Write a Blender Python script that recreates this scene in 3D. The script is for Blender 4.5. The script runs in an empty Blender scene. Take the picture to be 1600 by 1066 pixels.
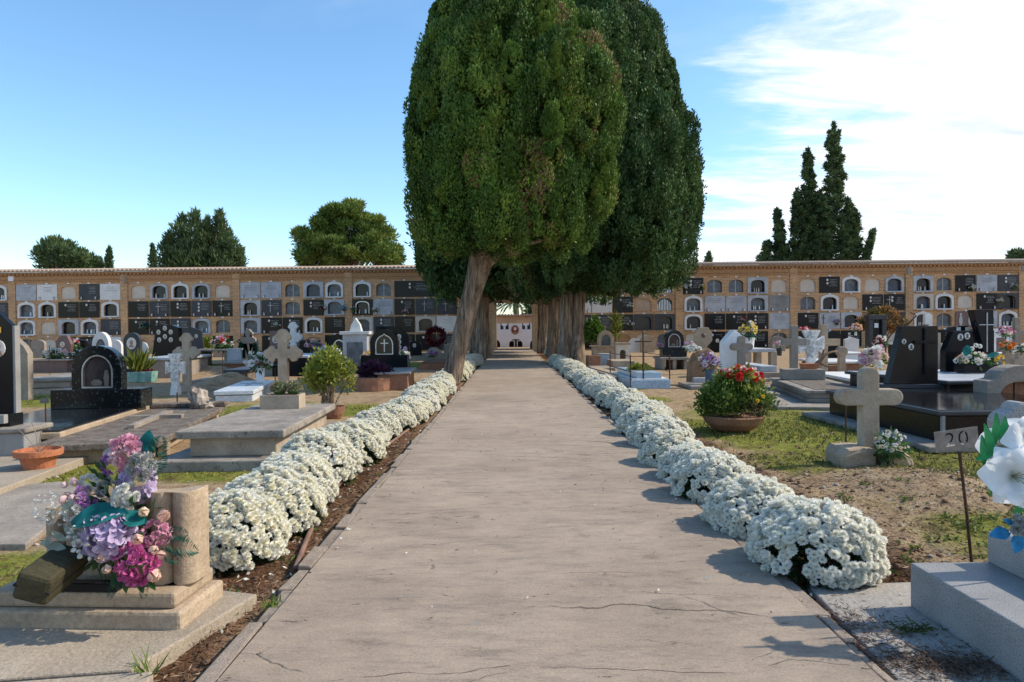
import bpy, math, random
import numpy as np
from mathutils import Vector, Matrix, noise
random.seed(7)
rng = np.random.default_rng(11)
D2R = math.radians
SC = bpy.context.scene
COL = SC.collection
# ------------------------------------------------------------------ camera
F = 1067.0                      # focal length in photo pixels (1600 wide)
CAM = Vector((0, 0, 1.0))
Rm = (Matrix.Rotation(D2R(-0.02), 4, 'Z') @ Matrix.Rotation(D2R(90 - 0.86), 4, 'X') @ Matrix.Rotation(D2R(-0.5), 4, 'Z'))
cam = bpy.data.objects.new('camera', bpy.data.cameras.new('camera'))
COL.objects.link(cam)
cam.matrix_world = Matrix.Translation(CAM) @ Rm
cam.data.lens = 24.0; cam.data.sensor_width = 36.0
cam.data.clip_start = 0.05; cam.data.clip_end = 2000
SC.camera = cam
R3 = Rm.to_3x3()
def ray(px, py):
    return R3 @ Vector(((px - 800) / F, (533 - py) / F, -1))
def G(px, py, z=0.0):           # where a sight line meets the level z
    d = ray(px, py); t = (z - CAM.z) / d.z
    return CAM + d * t
def AT(px, py, Y):              # where a sight line meets the depth Y
    d = ray(px, py); return CAM + d * (Y / d.y)
def K(Y): return Y / F          # metres per photo pixel at depth Y
# ------------------------------------------------------------------ objects
def setp(o, label=None, cat=None, group=None, kind=None):
    for k, v in (('label', label), ('category', cat), ('group', group), ('kind', kind)):
        if v: o[k] = v
    return o
def thing(name, label, cat, loc=(0, 0, 0), rz=0, group=None):
    o = bpy.data.objects.new(name, None); COL.objects.link(o)
    o.location = loc; o.rotation_euler = (0, 0, D2R(rz)); o.empty_display_size = .1
    return setp(o, label, cat, group)
def copy_tree(o, parent=None):
    c = o.copy(); COL.objects.link(c); c.parent = parent
    for ch in list(o.children): copy_tree(ch, c)
    return c
class MB:
    def __init__(s): s.v = []; s.f = []; s.m = []
    def add(s, v, f, mi=0, T=None):
        n = len(s.v)
        s.v += [tuple(T @ Vector(p)) if T else tuple(p) for p in v]
        s.f += [tuple(i + n for i in q) for q in f]; s.m += [mi] * len(f)
        return s
    def box(s, x0, x1, y0, y1, z0, z1, mi=0, T=None, top=0.0):
        t = top
        v = [(x0, y0, z0), (x1, y0, z0), (x1, y1, z0), (x0, y1, z0), (x0 + t, y0 + t, z1), (x1 - t, y0 + t, z1), (x1 - t, y1 - t, z1), (x0 + t, y1 - t, z1)]
        return s.add(v, [(3, 2, 1, 0), (4, 5, 6, 7), (0, 1, 5, 4), (1, 2, 6, 5), (2, 3, 7, 6), (3, 0, 4, 7)], mi, T)
    def cbox(s, w, d, h, z=0, x=0, y=0, mi=0, T=None, top=0.0):
        return s.box(x - w / 2, x + w / 2, y - d / 2, y + d / 2, z, z + h, mi, T, top)
    def prism(s, poly, y0, y1, mi=0, T=None, dx=0, dz=0):
        n = len(poly)
        v = [(p[0] + dx, y0, p[1] + dz) for p in poly] + [(p[0] + dx, y1, p[1] + dz) for p in poly]
        f = [tuple(range(n)), tuple(range(2 * n - 1, n - 1, -1))]
        f += [((i + 1) % n, i, i + n, (i + 1) % n + n) for i in range(n)]
        return s.add(v, f, mi, T)
    def frame(s, outer, inner, y0, y1, mi=0, T=None):
        n = len(outer)
        v = [(p[0], y0, p[1]) for p in outer] + [(p[0], y0, p[1]) for p in inner] + [(p[0], y1, p[1]) for p in outer] + [(p[0], y1, p[1]) for p in inner]
        f = []
        for i in range(n):
            j = (i + 1) % n
            f += [(i, j, j + n, i + n), (j, i, i + 2 * n, j + 2 * n), (i + n, j + n, j + 3 * n, i + 3 * n), (j + 2 * n, i + 2 * n, i + 3 * n, j + 3 * n)]
        return s.add(v, f, mi, T)
    def tube(s, pts, rad, n=8, mi=0, T=None, wob=0.0, cap=True):
        pts = [Vector(p) for p in pts]
        if not hasattr(rad, '__len__'): rad = [rad] * len(pts)
        v = []; up = None
        for i, p in enumerate(pts):
            d = (pts[min(i + 1, len(pts) - 1)] - pts[max(i - 1, 0)]).normalized()
            if up is None:
                up = d.orthogonal().normalized()
            a = (up - d * up.dot(d)).normalized(); up = a; b = d.cross(a)
            for k in range(n):
                t = 2 * math.pi * k / n
                r = rad[i] * (1 + (wob * (noise.noise((3 * math.cos(t), 3 * math.sin(t), i * .6)) if wob else 0)))
                v.append(p + (a * math.cos(t) + b * math.sin(t)) * r)
        f = [(i * n + k, i * n + (k + 1) % n, (i + 1) * n + (k + 1) % n, (i + 1) * n + k) for i in range(len(pts) - 1) for k in range(n)]
        if cap: f += [tuple(range(n - 1, -1, -1)), tuple((len(pts) - 1) * n + k for k in range(n))]
        return s.add(v, f, mi, T)
    def lathe(s, prof, n=20, mi=0, T=None, sx=1, sy=1):
        v = []; f = []
        for r, z in prof: v += [(sx * r * math.cos(2 * math.pi * k / n), sy * r * math.sin(2 * math.pi * k / n), z) for k in range(n)]
        m = len(prof)
        for i in range(m - 1): f += [(i * n + k, i * n + (k + 1) % n, (i + 1) * n + (k + 1) % n, (i + 1) * n + k) for k in range(n)]
        f.append(tuple(range(n - 1, -1, -1))); f.append(tuple((m - 1) * n + k for k in range(n)))
        return s.add(v, f, mi, T)
    def ball(s, c, r, n=10, mi=0, sz=1.0, jit=0.0, T=None):
        c = Vector(c); rr = r if hasattr(r, '__len__') else (r, r, r * sz)
        m = max(4, n // 2 + 1); v = []; f = []
        for i in range(m + 1):
            ph = math.pi * i / m
            for k in range(n):
                t = 2 * math.pi * k / n
                d = Vector((math.sin(ph) * math.cos(t), math.sin(ph) * math.sin(t), -math.cos(ph)))
                q = 1 + (jit * noise.noise(d * 2.3 + c * 7) if jit else 0)
                v.append(c + Vector((d.x * rr[0], d.y * rr[1], d.z * rr[2])) * q)
        for i in range(m): f += [(i * n + k, i * n + (k + 1) % n, (i + 1) * n + (k + 1) % n, (i + 1) * n + k) for k in range(n)]
        return s.add(v, f, mi, T)
    def build(s, name, mat, parent=None, bevel=0.0, smooth=False, label=None, loc=None, rz=0, seg=2):
        me = bpy.data.meshes.new(name); me.from_pydata(s.v, [], s.f)
        mats = mat if isinstance(mat, (list, tuple)) else [mat]
        for m in mats: me.materials.append(m)
        if len(mats) > 1: me.polygons.foreach_set('material_index', s.m)
        me.validate(clean_customdata=False); me.update()
        if smooth: me.polygons.foreach_set('use_smooth', [True] * len(me.polygons))
        o = bpy.data.objects.new(name, me); COL.objects.link(o)
        if parent: o.parent = parent
        if loc is not None: o.location = loc
        if rz: o.rotation_euler = (0, 0, D2R(rz))
        if bevel:
            b = o.modifiers.new('bevel', 'BEVEL'); b.width = bevel; b.segments = seg; b.limit_method = 'ANGLE'; b.angle_limit = D2R(40)
        if label: o['label'] = label
        return o
def np_mesh(name, V, Fc, mat, parent=None, tint=None, smooth=False, mi=None, loc=None):
    V = np.asarray(V, np.float32); Fc = np.asarray(Fc, np.int32); k = Fc.shape[1]
    me = bpy.data.meshes.new(name)
    me.vertices.add(len(V)); me.vertices.foreach_set('co', V.ravel())
    me.loops.add(Fc.size); me.loops.foreach_set('vertex_index', Fc.ravel())
    me.polygons.add(len(Fc)); me.polygons.foreach_set('loop_start', np.arange(0, Fc.size, k, dtype=np.int32))
    for m in (mat if isinstance(mat, (list, tuple)) else [mat]): me.materials.append(m)
    if mi is not None: me.polygons.foreach_set('material_index', np.asarray(mi, np.int32))
    if smooth: me.polygons.foreach_set('use_smooth', np.ones(len(Fc), bool))
    if tint is not None:
        a = me.attributes.new('tint', 'FLOAT', 'POINT'); a.data.foreach_set('value', np.asarray(tint, np.float32))
    me.update(calc_edges=True)
    o = bpy.data.objects.new(name, me); COL.objects.link(o)
    if parent: o.parent = parent
    if loc is not None: o.location = loc
    return o
def nrm(a): return a / np.maximum(np.linalg.norm(a, axis=-1, keepdims=True), 1e-9)
def blades(P, Dr, L, W, curl=0.0, side=None):
    """diamond leaves: base P, direction Dr, length L, width W -> V, F(quads)"""
    n = len(P); Dr = nrm(Dr)
    if side is None: side = rng.normal(size=(n, 3))
    S = nrm(np.cross(Dr, side)); U = np.cross(S, Dr)
    L = np.broadcast_to(np.asarray(L, float), (n,))[:, None]; W = np.broadcast_to(np.asarray(W, float), (n,))[:, None]
    mid = P + Dr * L * .55 + U * L * curl
    V = np.stack([P, mid - S * W / 2, P + Dr * L, mid + S * W / 2], 1).reshape(-1, 3)
    return V, np.arange(4 * n).reshape(n, 4)
def scatter(tv, tf, P, N, S):
    """copies of a template (z = up) at P, its z along N, size S -> V, F"""
    n = len(P); N = nrm(N); A = nrm(np.cross(N, rng.normal(size=(n, 3)))); B = np.cross(N, A)
    S = np.broadcast_to(np.asarray(S, float), (n,))
    tv = np.asarray(tv, float); tf = np.asarray(tf)
    V = (tv[None, :, 0:1] * A[:, None] + tv[None, :, 1:2] * B[:, None] + tv[None, :, 2:3] * N[:, None]) * S[:, None, None] + P[:, None]
    Fc = tf[None] + (np.arange(n) * len(tv))[:, None, None]
    return V.reshape(-1, 3), Fc.reshape(-1, tf.shape[1])
def join(parts):
    V = []; Fc = []; T = []; n = 0
    for v, f, t in parts:
        V.append(v); Fc.append(f + n); n += len(v)
        T.append(np.full(len(v), t) if np.isscalar(t) else t)
    return np.concatenate(V), np.concatenate(Fc), np.concatenate(T)
# ------------------------------------------------------------------ materials
def newmat(name):
    m = bpy.data.materials.new(name); m.use_nodes = True
    nt = m.node_tree; return m, nt, nt.nodes, nt.links, nt.nodes['Principled BSDF']
def c4(c): return (c[0], c[1], c[2], 1)
def ramp(nd, stops):
    r = nd.new('ShaderNodeValToRGB'); e = r.color_ramp.elements
    while len(e) < len(stops): e.new(.5)
    for i, (p, c) in enumerate(stops): e[i].position = p; e[i].color = c4(c)
    return r
def coords(nd, lk, world=False):
    if world:
        g = nd.new('ShaderNodeNewGeometry'); return g.outputs['Position']
    tc = nd.new('ShaderNodeTexCoord'); oi = nd.new('ShaderNodeObjectInfo'); a = nd.new('ShaderNodeVectorMath'); a.operation = 'MULTIPLY_ADD'
    a.inputs[1].default_value = (1, 1, 1); m = nd.new('ShaderNodeMath'); m.operation = 'MULTIPLY'; m.inputs[1].default_value = 40
    lk.new(oi.outputs['Random'], m.inputs[0]); lk.new(tc.outputs['Object'], a.inputs[0]); lk.new(m.outputs[0], a.inputs[2])
    return a.outputs[0]
def tex(nd, lk, vec, scale, detail=5, rough=.6, stretch=None):
    n = nd.new('ShaderNodeTexNoise'); n.inputs['Scale'].default_value = scale; n.inputs['Detail'].default_value = detail; n.inputs['Roughness'].default_value = rough
    if stretch:
        mp = nd.new('ShaderNodeMapping'); mp.inputs['Scale'].default_value = stretch; lk.new(vec, mp.inputs['Vector']); vec = mp.outputs[0]
    lk.new(vec, n.inputs['Vector']); return n.outputs['Fac']
def mix(nd, lk, fac, a, b, mode='MIX'):
    m = nd.new('ShaderNodeMix'); m.data_type = 'RGBA'; m.blend_type = mode
    for s, x in ((0, fac), (6, a), (7, b)):
        if hasattr(x, 'is_linked') or hasattr(x, 'links'): lk.new(x, m.inputs[s])
        else: m.inputs[s].default_value = x if s == 0 else c4(x)
    return m.outputs[2]
def bumpn(nd, lk, h, b, strength, dist=.02):
    n = nd.new('ShaderNodeBump'); n.inputs['Strength'].default_value = strength; n.inputs['Distance'].default_value = dist
    lk.new(h, n.inputs['Height']); lk.new(n.outputs[0], b.inputs['Normal'])
def stone(name, c1, c2, scale=3, rough=.85, bump=.4, fine=70, spots=None, spotc=(.02, .018, .015), spec=.3, stretch=None):
    """weathered mineral surface: two tones, fine grain, optional dark lichen spots"""
    m, nt, nd, lk, b = newmat(name); v = coords(nd, lk)
    n1 = tex(nd, lk, v, scale, 6, .65, stretch); n2 = tex(nd, lk, v, fine, 4, .7)
    col = ramp(nd, [(.32, c1), (.68, c2)]); lk.new(n1, col.inputs[0])
    g = ramp(nd, [(.3, (.72, .72, .72)), (.7, (1.12, 1.12, 1.12))]); lk.new(n2, g.inputs[0])
    out = mix(nd, lk, 1.0, col.outputs[0], g.outputs[0], 'MULTIPLY')
    if spots:
        n3 = tex(nd, lk, v, scale * 5, 8, .75); r3 = ramp(nd, [(spots, (0, 0, 0)), (spots + .12, (1, 1, 1))]); lk.new(n3, r3.inputs[0])
        out = mix(nd, lk, r3.outputs[0], out, spotc)
    lk.new(out, b.inputs['Base Color']); b.inputs['Roughness'].default_value = rough; b.inputs['Specular IOR Level'].default_value = spec
    ad = nd.new('ShaderNodeMath'); ad.operation = 'MULTIPLY_ADD'; ad.inputs[1].default_value = .35; lk.new(n2, ad.inputs[0]); lk.new(n1, ad.inputs[2])
    bumpn(nd, lk, ad.outputs[0], b, bump); return m
def granite(name, base, speck, amount=.62, rough=.12, scale=160, spec=.5):
    m, nt, nd, lk, b = newmat(name); v = coords(nd, lk)
    n = tex(nd, lk, v, scale, 2, .5); r = ramp(nd, [(amount, base), (amount + .08, speck)]); lk.new(n, r.inputs[0])
    n2 = tex(nd, lk, v, 4, 4); r2 = ramp(nd, [(.3, (.8, .8, .8)), (.7, (1.15, 1.15, 1.15))]); lk.new(n2, r2.inputs[0])
    lk.new(mix(nd, lk, 1.0, r.outputs[0], r2.outputs[0], 'MULTIPLY'), b.inputs['Base Color'])
    rr = nd.new('ShaderNodeMapRange'); rr.inputs['To Min'].default_value = rough; rr.inputs['To Max'].default_value = rough + .14; lk.new(n2, rr.inputs[0]); lk.new(rr.outputs[0], b.inputs['Roughness'])
    b.inputs['Specular IOR Level'].default_value = spec; return m
def plain(name, c, rough=.6, metal=0.0, var=.25, scale=12, spec=.4, bump=.15):
    m, nt, nd, lk, b = newmat(name); v = coords(nd, lk)
    n = tex(nd, lk, v, scale, 5); r = ramp(nd, [(.3, [x * (1 - var) for x in c]), (.7, [min(1, x * (1 + var)) for x in c])]); lk.new(n, r.inputs[0])
    lk.new(r.outputs[0], b.inputs['Base Color']); b.inputs['Roughness'].default_value = rough; b.inputs['Metallic'].default_value = metal
    b.inputs['Specular IOR Level'].default_value = spec
    if bump: bumpn(nd, lk, n, b, bump)
    return m
def leafmat(name, stops, trans=.25, rough=.55, noise_amt=.35, nscale=2.0, spec=.25):
    m, nt, nd, lk, b = newmat(name)
    at = nd.new('ShaderNodeAttribute'); at.attribute_name = 'tint'
    r = ramp(nd, stops); lk.new(at.outputs['Fac'], r.inputs[0])
    v = coords(nd, lk); n = tex(nd, lk, v, nscale, 3)
    g = ramp(nd, [(.3, (1 - noise_amt,) * 3), (.7, (1 + noise_amt,) * 3)]); lk.new(n, g.inputs[0])
    col = mix(nd, lk, 1.0, r.outputs[0], g.outputs[0], 'MULTIPLY')
    lk.new(col, b.inputs['Base Color']); b.inputs['Roughness'].default_value = rough; b.inputs['Specular IOR Level'].default_value = spec
    if trans:
        t = nd.new('ShaderNodeBsdfTranslucent'); lk.new(col, t.inputs[0]); ms = nd.new('ShaderNodeMixShader'); ms.inputs[0].default_value = trans
        lk.new(b.outputs[0], ms.inputs[1]); lk.new(t.outputs[0], ms.inputs[2]); lk.new(ms.outputs[0], nd['Material Output'].inputs['Surface'])
    return m
def glass_dark(name, c, rough=.12):
    m, nt, nd, lk, b = newmat(name); v = coords(nd, lk); n = tex(nd, lk, v, 5, 4)
    r = ramp(nd, [(.3, [x * .6 for x in c]), (.7, [x * 1.5 for x in c])]); lk.new(n, r.inputs[0]); lk.new(r.outputs[0], b.inputs['Base Color'])
    b.inputs['Roughness'].default_value = rough; b.inputs['Specular IOR Level'].default_value = .28; return m
# palette
m_lime = stone('pale_limestone', (.30, .24, .18), (.48, .40, .31), 4, .9, .4, 90, .60, (.16, .13, .10))
m_sand = stone('weathered_sandstone', (.32, .24, .165), (.47, .365, .26), 5, .9, .6, 60, .60, (.17, .13, .09))
m_conc = stone('old_concrete', (.22, .19, .16), (.36, .31, .26), 4, .92, .5, 60, .60, (.08, .07, .06))
m_rough = stone('lichen_concrete', (.10, .080, .065), (.27, .225, .185), 9, .95, .9, 120, .52, (.04, .035, .03))
m_slabc = stone('slab_concrete', (.20, .175, .15), (.39, .345, .295), 3.5, .9, .6, 90, .54, (.12, .10, .085))
m_grey = granite('grey_granite', (.29, .285, .28), (.13, .128, .125), .53, .5, 300, .3)
m_greyd = granite('dark_grey_granite', (.055, .058, .066), (.03, .032, .038), .5, .3, 130, .25)
m_black = granite('black_granite', (.009, .010, .013), (.03, .034, .04), .7, .10, 200, .16)
m_polish = granite('polished_black_granite', (.010, .011, .014), (.04, .045, .05), .7, .03, 200, 1.0)
m_blackf = granite('flecked_black_granite', (.010, .013, .015), (.075, .10, .105), .60, .10, 38, .3)
m_brownb = granite('brown_black_granite', (.018, .014, .013), (.045, .036, .033), .6, .14, 120, .2)
m_red = granite('reddish_granite', (.16, .09, .085), (.05, .03, .03), .55, .3, 90)
m_marble = stone('white_marble', (.62, .62, .62), (.78, .77, .75), 2.5, .5, .15, 40, .72, (.35, .35, .35), .4)
m_marbleg = stone('grey_marble', (.33, .35, .39), (.50, .52, .56), 3, .5, .12, 40, .7, (.22, .23, .26), .4)
m_white = stone('white_paint', (.76, .79, .84), (.86, .87, .90), 3, .6, .15, 60)
m_tile = stone('white_glazed_tile', (.55, .60, .66), (.70, .74, .78), 2, .3, .1, 30, .68, (.3, .3, .3), .5)
m_bluet = stone('blue_glazed_tile', (.28, .40, .52), (.42, .53, .62), 3, .3, .1, 30, .7, (.3, .3, .28), .5)
m_terra = stone('terracotta', (.38, .13, .06), (.52, .20, .10), 6, .85, .3, 60, .68, (.25, .13, .08))
m_terrao = stone('old_terracotta', (.24, .12, .075), (.36, .19, .12), 8, .9, .6, 60, .6, (.13, .09, .06))
m_iron = stone('rusty_iron', (.045, .025, .017), (.10, .05, .03), 20, .75, .4, 120)
m_steel = plain('weathered_steel', (.24, .22, .20), .55, .3, .25, 25)
m_gold = plain('brass', (.75, .48, .10), .3, .9, .2)
m_chrome = plain('brushed_steel', (.55, .56, .58), .3, .8, .15)
m_glassk = glass_dark('dark_glass', (.018, .020, .024))
m_glassg = glass_dark('grey_glass', (.10, .12, .145), .2)
m_glassb = glass_dark('blue_glass', (.05, .065, .095), .15)
m_letter = plain('engraved_letter', (.42, .42, .42), .6)
m_letterd = plain('dark_letter', (.10, .09, .09), .6)
m_photo = stone('portrait_enamel', (.55, .53, .50), (.78, .76, .72), 20, .3, .05)
m_skin = plain('portrait_tone', (.36, .22, .16), .5)
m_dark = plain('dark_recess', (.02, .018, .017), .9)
m_wood = stone('olive_wood', (.040, .036, .018), (.070, .060, .030), 6, .8, .4, 90, stretch=(1, 8, 8))
m_drift = stone('driftwood', (.16, .10, .06), (.30, .20, .13), 12, .9, .6, 60)
m_stem = plain('green_stem', (.05, .10, .03), .6)
m_twig = plain('grey_twig', (.22, .18, .14), .8)
m_petal = lambda name, stops, tr=.3: leafmat(name, stops, tr, .6, .1, 20)
# ------------------------------------------------------------------ sky, sun
SUN_EL, SUN_AZ = D2R(40), D2R(6)     # azimuth from +X towards +Y
sd = Vector((math.cos(SUN_EL) * math.cos(SUN_AZ), math.cos(SUN_EL) * math.sin(SUN_AZ), math.sin(SUN_EL)))
sun = bpy.data.objects.new('sun', bpy.data.lights.new('sun', 'SUN')); COL.objects.link(sun)
sun.data.energy = 2.45; sun.data.angle = D2R(.6); sun.data.color = (1, .90, .74)
sun.rotation_euler = sd.to_track_quat('Z', 'Y').to_euler(); sun.location = (20, 5, 30)
w = bpy.data.worlds.new('World'); SC.world = w; w.use_nodes = True
nt = w.node_tree; nd = nt.nodes; lk = nt.links; bg = nd['Background']
sky = nd.new('ShaderNodeTexSky'); sky.sky_type = 'NISHITA'; sky.sun_disc = False
sky.sun_elevation = SUN_EL; sky.sun_rotation = math.pi / 2 - SUN_AZ; sky.altitude = 50; sky.air_density = 1.0; sky.dust_density = .4; sky.ozone_density = 2.5
tc = nd.new('ShaderNodeTexCoord'); sp = nd.new('ShaderNodeSeparateXYZ'); lk.new(tc.outputs['Generated'], sp.inputs[0])
def mth(op, a, b=None, c=None):
    n = nd.new('ShaderNodeMath'); n.operation = op
    for i, x in enumerate((a, b, c)):
        if x is None: continue
        if isinstance(x, (int, float)): n.inputs[i].default_value = x
        else: lk.new(x, n.inputs[i])
    return n.outputs[0]
X, Y, Z = sp.outputs
# cloud deck seen in perspective: direction projected on a level plane
zz = mth('MAXIMUM', mth('ADD', Z, .09), .02)
cb = nd.new('ShaderNodeCombineXYZ'); lk.new(mth('DIVIDE', X, zz), cb.inputs[0]); lk.new(mth('DIVIDE', Y, zz), cb.inputs[1])
mp = nd.new('ShaderNodeMapping'); mp.inputs['Rotation'].default_value = (0, 0, D2R(24)); mp.inputs['Scale'].default_value = (.55, 1.5, 1); lk.new(cb.outputs[0], mp.inputs[0])
def wn(scale, det, rough, dist=0.0, off=0.0):
    n = nd.new('ShaderNodeTexNoise'); n.inputs['Scale'].default_value = scale; n.inputs['Detail'].default_value = det; n.inputs['Roughness'].default_value = rough; n.inputs['Distortion'].default_value = dist
    m2 = nd.new('ShaderNodeMapping'); m2.inputs['Location'].default_value = (off, off, 0); lk.new(mp.outputs[0], m2.inputs[0]); lk.new(m2.outputs[0], n.inputs['Vector']); return n.outputs['Fac']
big = wn(.55, 7, .62, .6, 3.3); fine = wn(2.4, 8, .65, .4, 1.7)
# the bank lies to the right (towards the sun), its edge rising to the right
side = mth('MULTIPLY_ADD', X, 2.6, mth('MULTIPLY', Z, -2.35))
cover = mth('ADD', mth('ADD', mth('MULTIPLY', mth('SUBTRACT', big, .5), 2.1), mth('MULTIPLY', mth('SUBTRACT', fine, .5), 1.3)), mth('SUBTRACT', side, .17))
mr = nd.new('ShaderNodeMapRange'); mr.interpolation_type = 'SMOOTHSTEP'; mr.inputs['From Min'].default_value = -.10; mr.inputs['From Max'].default_value = .52
lk.new(cover, mr.inputs[0])
wis = nd.new('ShaderNodeMapRange'); wis.interpolation_type = 'SMOOTHSTEP'; wis.inputs['From Min'].default_value = .60; wis.inputs['From Max'].default_value = .85; wis.inputs['To Max'].default_value = .35
lk.new(big, wis.inputs[0])
dens = mth('MAXIMUM', mth('MULTIPLY', mr.outputs[0], .97), wis.outputs[0])
hs = nd.new('ShaderNodeHueSaturation'); hs.inputs['Saturation'].default_value = 1.12; hs.inputs['Value'].default_value = .88; lk.new(sky.outputs[0], hs.inputs['Color']); hs.inputs['Hue'].default_value = .494
mx = nd.new('ShaderNodeMix'); mx.data_type = 'RGBA'; lk.new(dens, mx.inputs[0]); lk.new(hs.outputs[0], mx.inputs[6]); cr = ramp(nd, [(.32, (2.9, 3.2, 3.6)), (.60, (4.5, 4.5, 4.5))]); lk.new(fine, cr.inputs[0]); lk.new(cr.outputs[0], mx.inputs[7])
lk.new(mx.outputs[2], bg.inputs[0]); bg.inputs[1].default_value = .14
SC.view_settings.view_transform = 'Standard'; SC.view_settings.look = 'None'; SC.view_settings.exposure = 1.05; SC.view_settings.gamma = 1
SC.cycles.max_bounces = 6; SC.cycles.transparent_max_bounces = 6
# ------------------------------------------------------------------ ground, path, beds
PX0, PX1 = -.871, 1.051
MOUNDS = []
def mound(px, py, w, d, h):
    p = G(px, py); MOUNDS.append((p.x, p.y, w, d, h))
mound(1462, 768, .5, .6, .10); mound(665 - 310, 604, .55, .6, .26); mound(338, 583, .5, .6, .22); mound(300, 610, .3, .3, .08)
mound(880, 800 - 220, .2, .3, .03); mound(1285, 600, .5, .5, .12); mound(625, 625, .4, .5, .05)
def gz(x, y):
    z = .018 * noise.noise((x * .9, y * .9, 0)) + .010 * noise.noise((x * 4, y * 4, 3)) if abs(x) < 14 and y < 24 else 0
    for mx_, my_, w_, d_, h_ in MOUNDS:
        q = ((x - mx_) / w_) ** 2 + ((y - my_) / d_) ** 2
        if q < 6: z += h_ * math.exp(-q * 1.3) * (1 + .4 * noise.noise((x * 5, y * 5, 1)))
    bed = -1.75 < x < -.85 or 1.03 < x < 1.95
    if bed and y < 34: z += .028 * noise.noise((x * 7, y * 7, 5)) + .012 * noise.noise((x * 21, y * 21, 5)) - .005
    if y > 37.2: z = -.4
    if PX0 - .03 < x < PX1 + .03: z = -.03
    return z
MOSS = [(1250, 722, .8, .5, .85), (1400, 702, 1.0, .5, .9), (1180, 640, 1.0, 1.2, .7), (1560, 830, .6, .4, .7), (1290, 672, 2.2, 1.1, 1.2), (1480, 735, .8, 1.6, .9), (1230, 690, .6, .9, .9), (1500, 800, .5, .5, .5), (60, 745, 1.2, .35, .9), (150, 740, .6, .5, 1.0), (300, 742, .7, .25, .9), (15, 900, .5, .3, 1.1), (400, 640, 1.2, 1.2, .6),
        (560, 640, .6, .8, .7), (60, 625, 1.5, 1.2, .9), (660, 570, 1.2, 2.0, .8), (980, 600, .5, 1.2, .8), (1020, 625, .4, .6, .7), (1210, 720, .5, .5, .5), (330, 570, 2.5, 3, .5), (1450, 900, .35, .3, .5), (1560, 720, .5, .7, 1.0)]
MO = [(G(a, b).x, G(a, b).y, c, d, e) for a, b, c, d, e in MOSS]
def lines(segs):
    out = []
    for a, b, st in segs: out += list(np.arange(a, b, st))
    return np.array(out + [segs[-1][1]])
gx = lines([(-220, -60, 40), (-60, -14, 4), (-14, -6, .35), (-6, -2.2, .09), (-2.2, 2.4, .04), (2.4, 6, .08), (6, 14, .35), (14, 60, 4), (60, 220, 40)])
gy = lines([(-20, 0, 4), (0, 1.5, .3), (1.5, 6.0, .045), (6, 12, .1), (12, 26, .3), (26, 50, 2), (50, 400, 50)])
XX, YY = np.meshgrid(gx, gy)
zz_ = np.array([gz(float(a), float(b)) for a, b in zip(XX.ravel(), YY.ravel())])
nx, ny = len(gx), len(gy)
V = np.stack([XX.ravel(), YY.ravel(), zz_], 1)
ii = np.arange((ny - 1) * nx).reshape(ny - 1, nx)[:, :-1].ravel()
Fq = np.stack([ii, ii + 1, ii + nx + 1, ii + nx], 1)
mossv = np.full(len(V), .12)
for a, b, c, d, e in MO: mossv = np.maximum(mossv, e * np.exp(-(((V[:, 0] - a) / c) ** 2 + ((V[:, 1] - b) / d) ** 2) * .9))
soilv = np.maximum(np.clip(1 - np.abs(V[:, 0] + 1.22) / .50, 0, 1), np.clip(1 - np.abs(V[:, 0] - 1.42) / .52, 0, 1)) ** .5
mossv *= 1 - soilv
for mm in MOUNDS: mossv *= 1 - .95 * np.exp(-(((V[:, 0] - mm[0]) / mm[2]) ** 2 + ((V[:, 1] - mm[1]) / mm[3]) ** 2))
m_ground, nt, nd, lk, b = newmat('earth_and_moss')
v = coords(nd, lk, True)
a1 = nd.new('ShaderNodeAttribute'); a1.attribute_name = 'tint'; a2 = nd.new('ShaderNodeAttribute'); a2.attribute_name = 'soil'
n1 = tex(nd, lk, v, 1.6, 8, .7); n2 = tex(nd, lk, v, 9, 6, .7); n3 = tex(nd, lk, v, 70, 4, .7)
sand = ramp(nd, [(.30, (.26, .165, .095)), (.50, (.37, .26, .155)), (.72, (.47, .355, .235))]); lk.new(n2, sand.inputs[0])
soil = ramp(nd, [(.35, (.065, .030, .015)), (.55, (.13, .062, .032)), (.75, (.24, .13, .072))]); lk.new(n2, soil.inputs[0])
moss = ramp(nd, [(.32, (.10, .12, .018)), (.55, (.21, .215, .034)), (.75, (.33, .29, .08))]); lk.new(n2, moss.inputs[0])
def math2(op, x, y):
    n = nd.new('ShaderNodeMath'); n.operation = op
    for i, q in enumerate((x, y)):
        if isinstance(q, (int, float)): n.inputs[i].default_value = q
        else: lk.new(q, n.inputs[i])
    return n.outputs[0]
mk = nd.new('ShaderNodeMapRange'); mk.inputs['From Min'].default_value = .50; mk.inputs['From Max'].default_value = .74; mk.interpolation_type = 'SMOOTHSTEP'
lk.new(math2('ADD', math2('MULTIPLY', a1.outputs['Fac'], .62), math2('MULTIPLY', n1, .75)), mk.inputs[0])
sk = nd.new('ShaderNodeMapRange'); sk.inputs['From Min'].default_value = .55; sk.inputs['From Max'].default_value = .9; sk.interpolation_type = 'SMOOTHSTEP'
lk.new(math2('ADD', math2('MULTIPLY', a2.outputs['Fac'], .85), math2('MULTIPLY', n2, .4)), sk.inputs[0])
c = mix(nd, lk, mk.outputs[0], sand.outputs[0], moss.outputs[0]); 
ds = nd.new('ShaderNodeMapRange'); ds.inputs['From Min'].default_value = .52; ds.inputs['From Max'].default_value = .68; ds.inputs['To Max'].default_value = .75; lk.new(tex(nd, lk, v, 3.7, 9, .75), ds.inputs[0])
c = mix(nd, lk, ds.outputs[0], c, soil.outputs[0])
c = mix(nd, lk, sk.outputs[0], c, soil.outputs[0])
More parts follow.
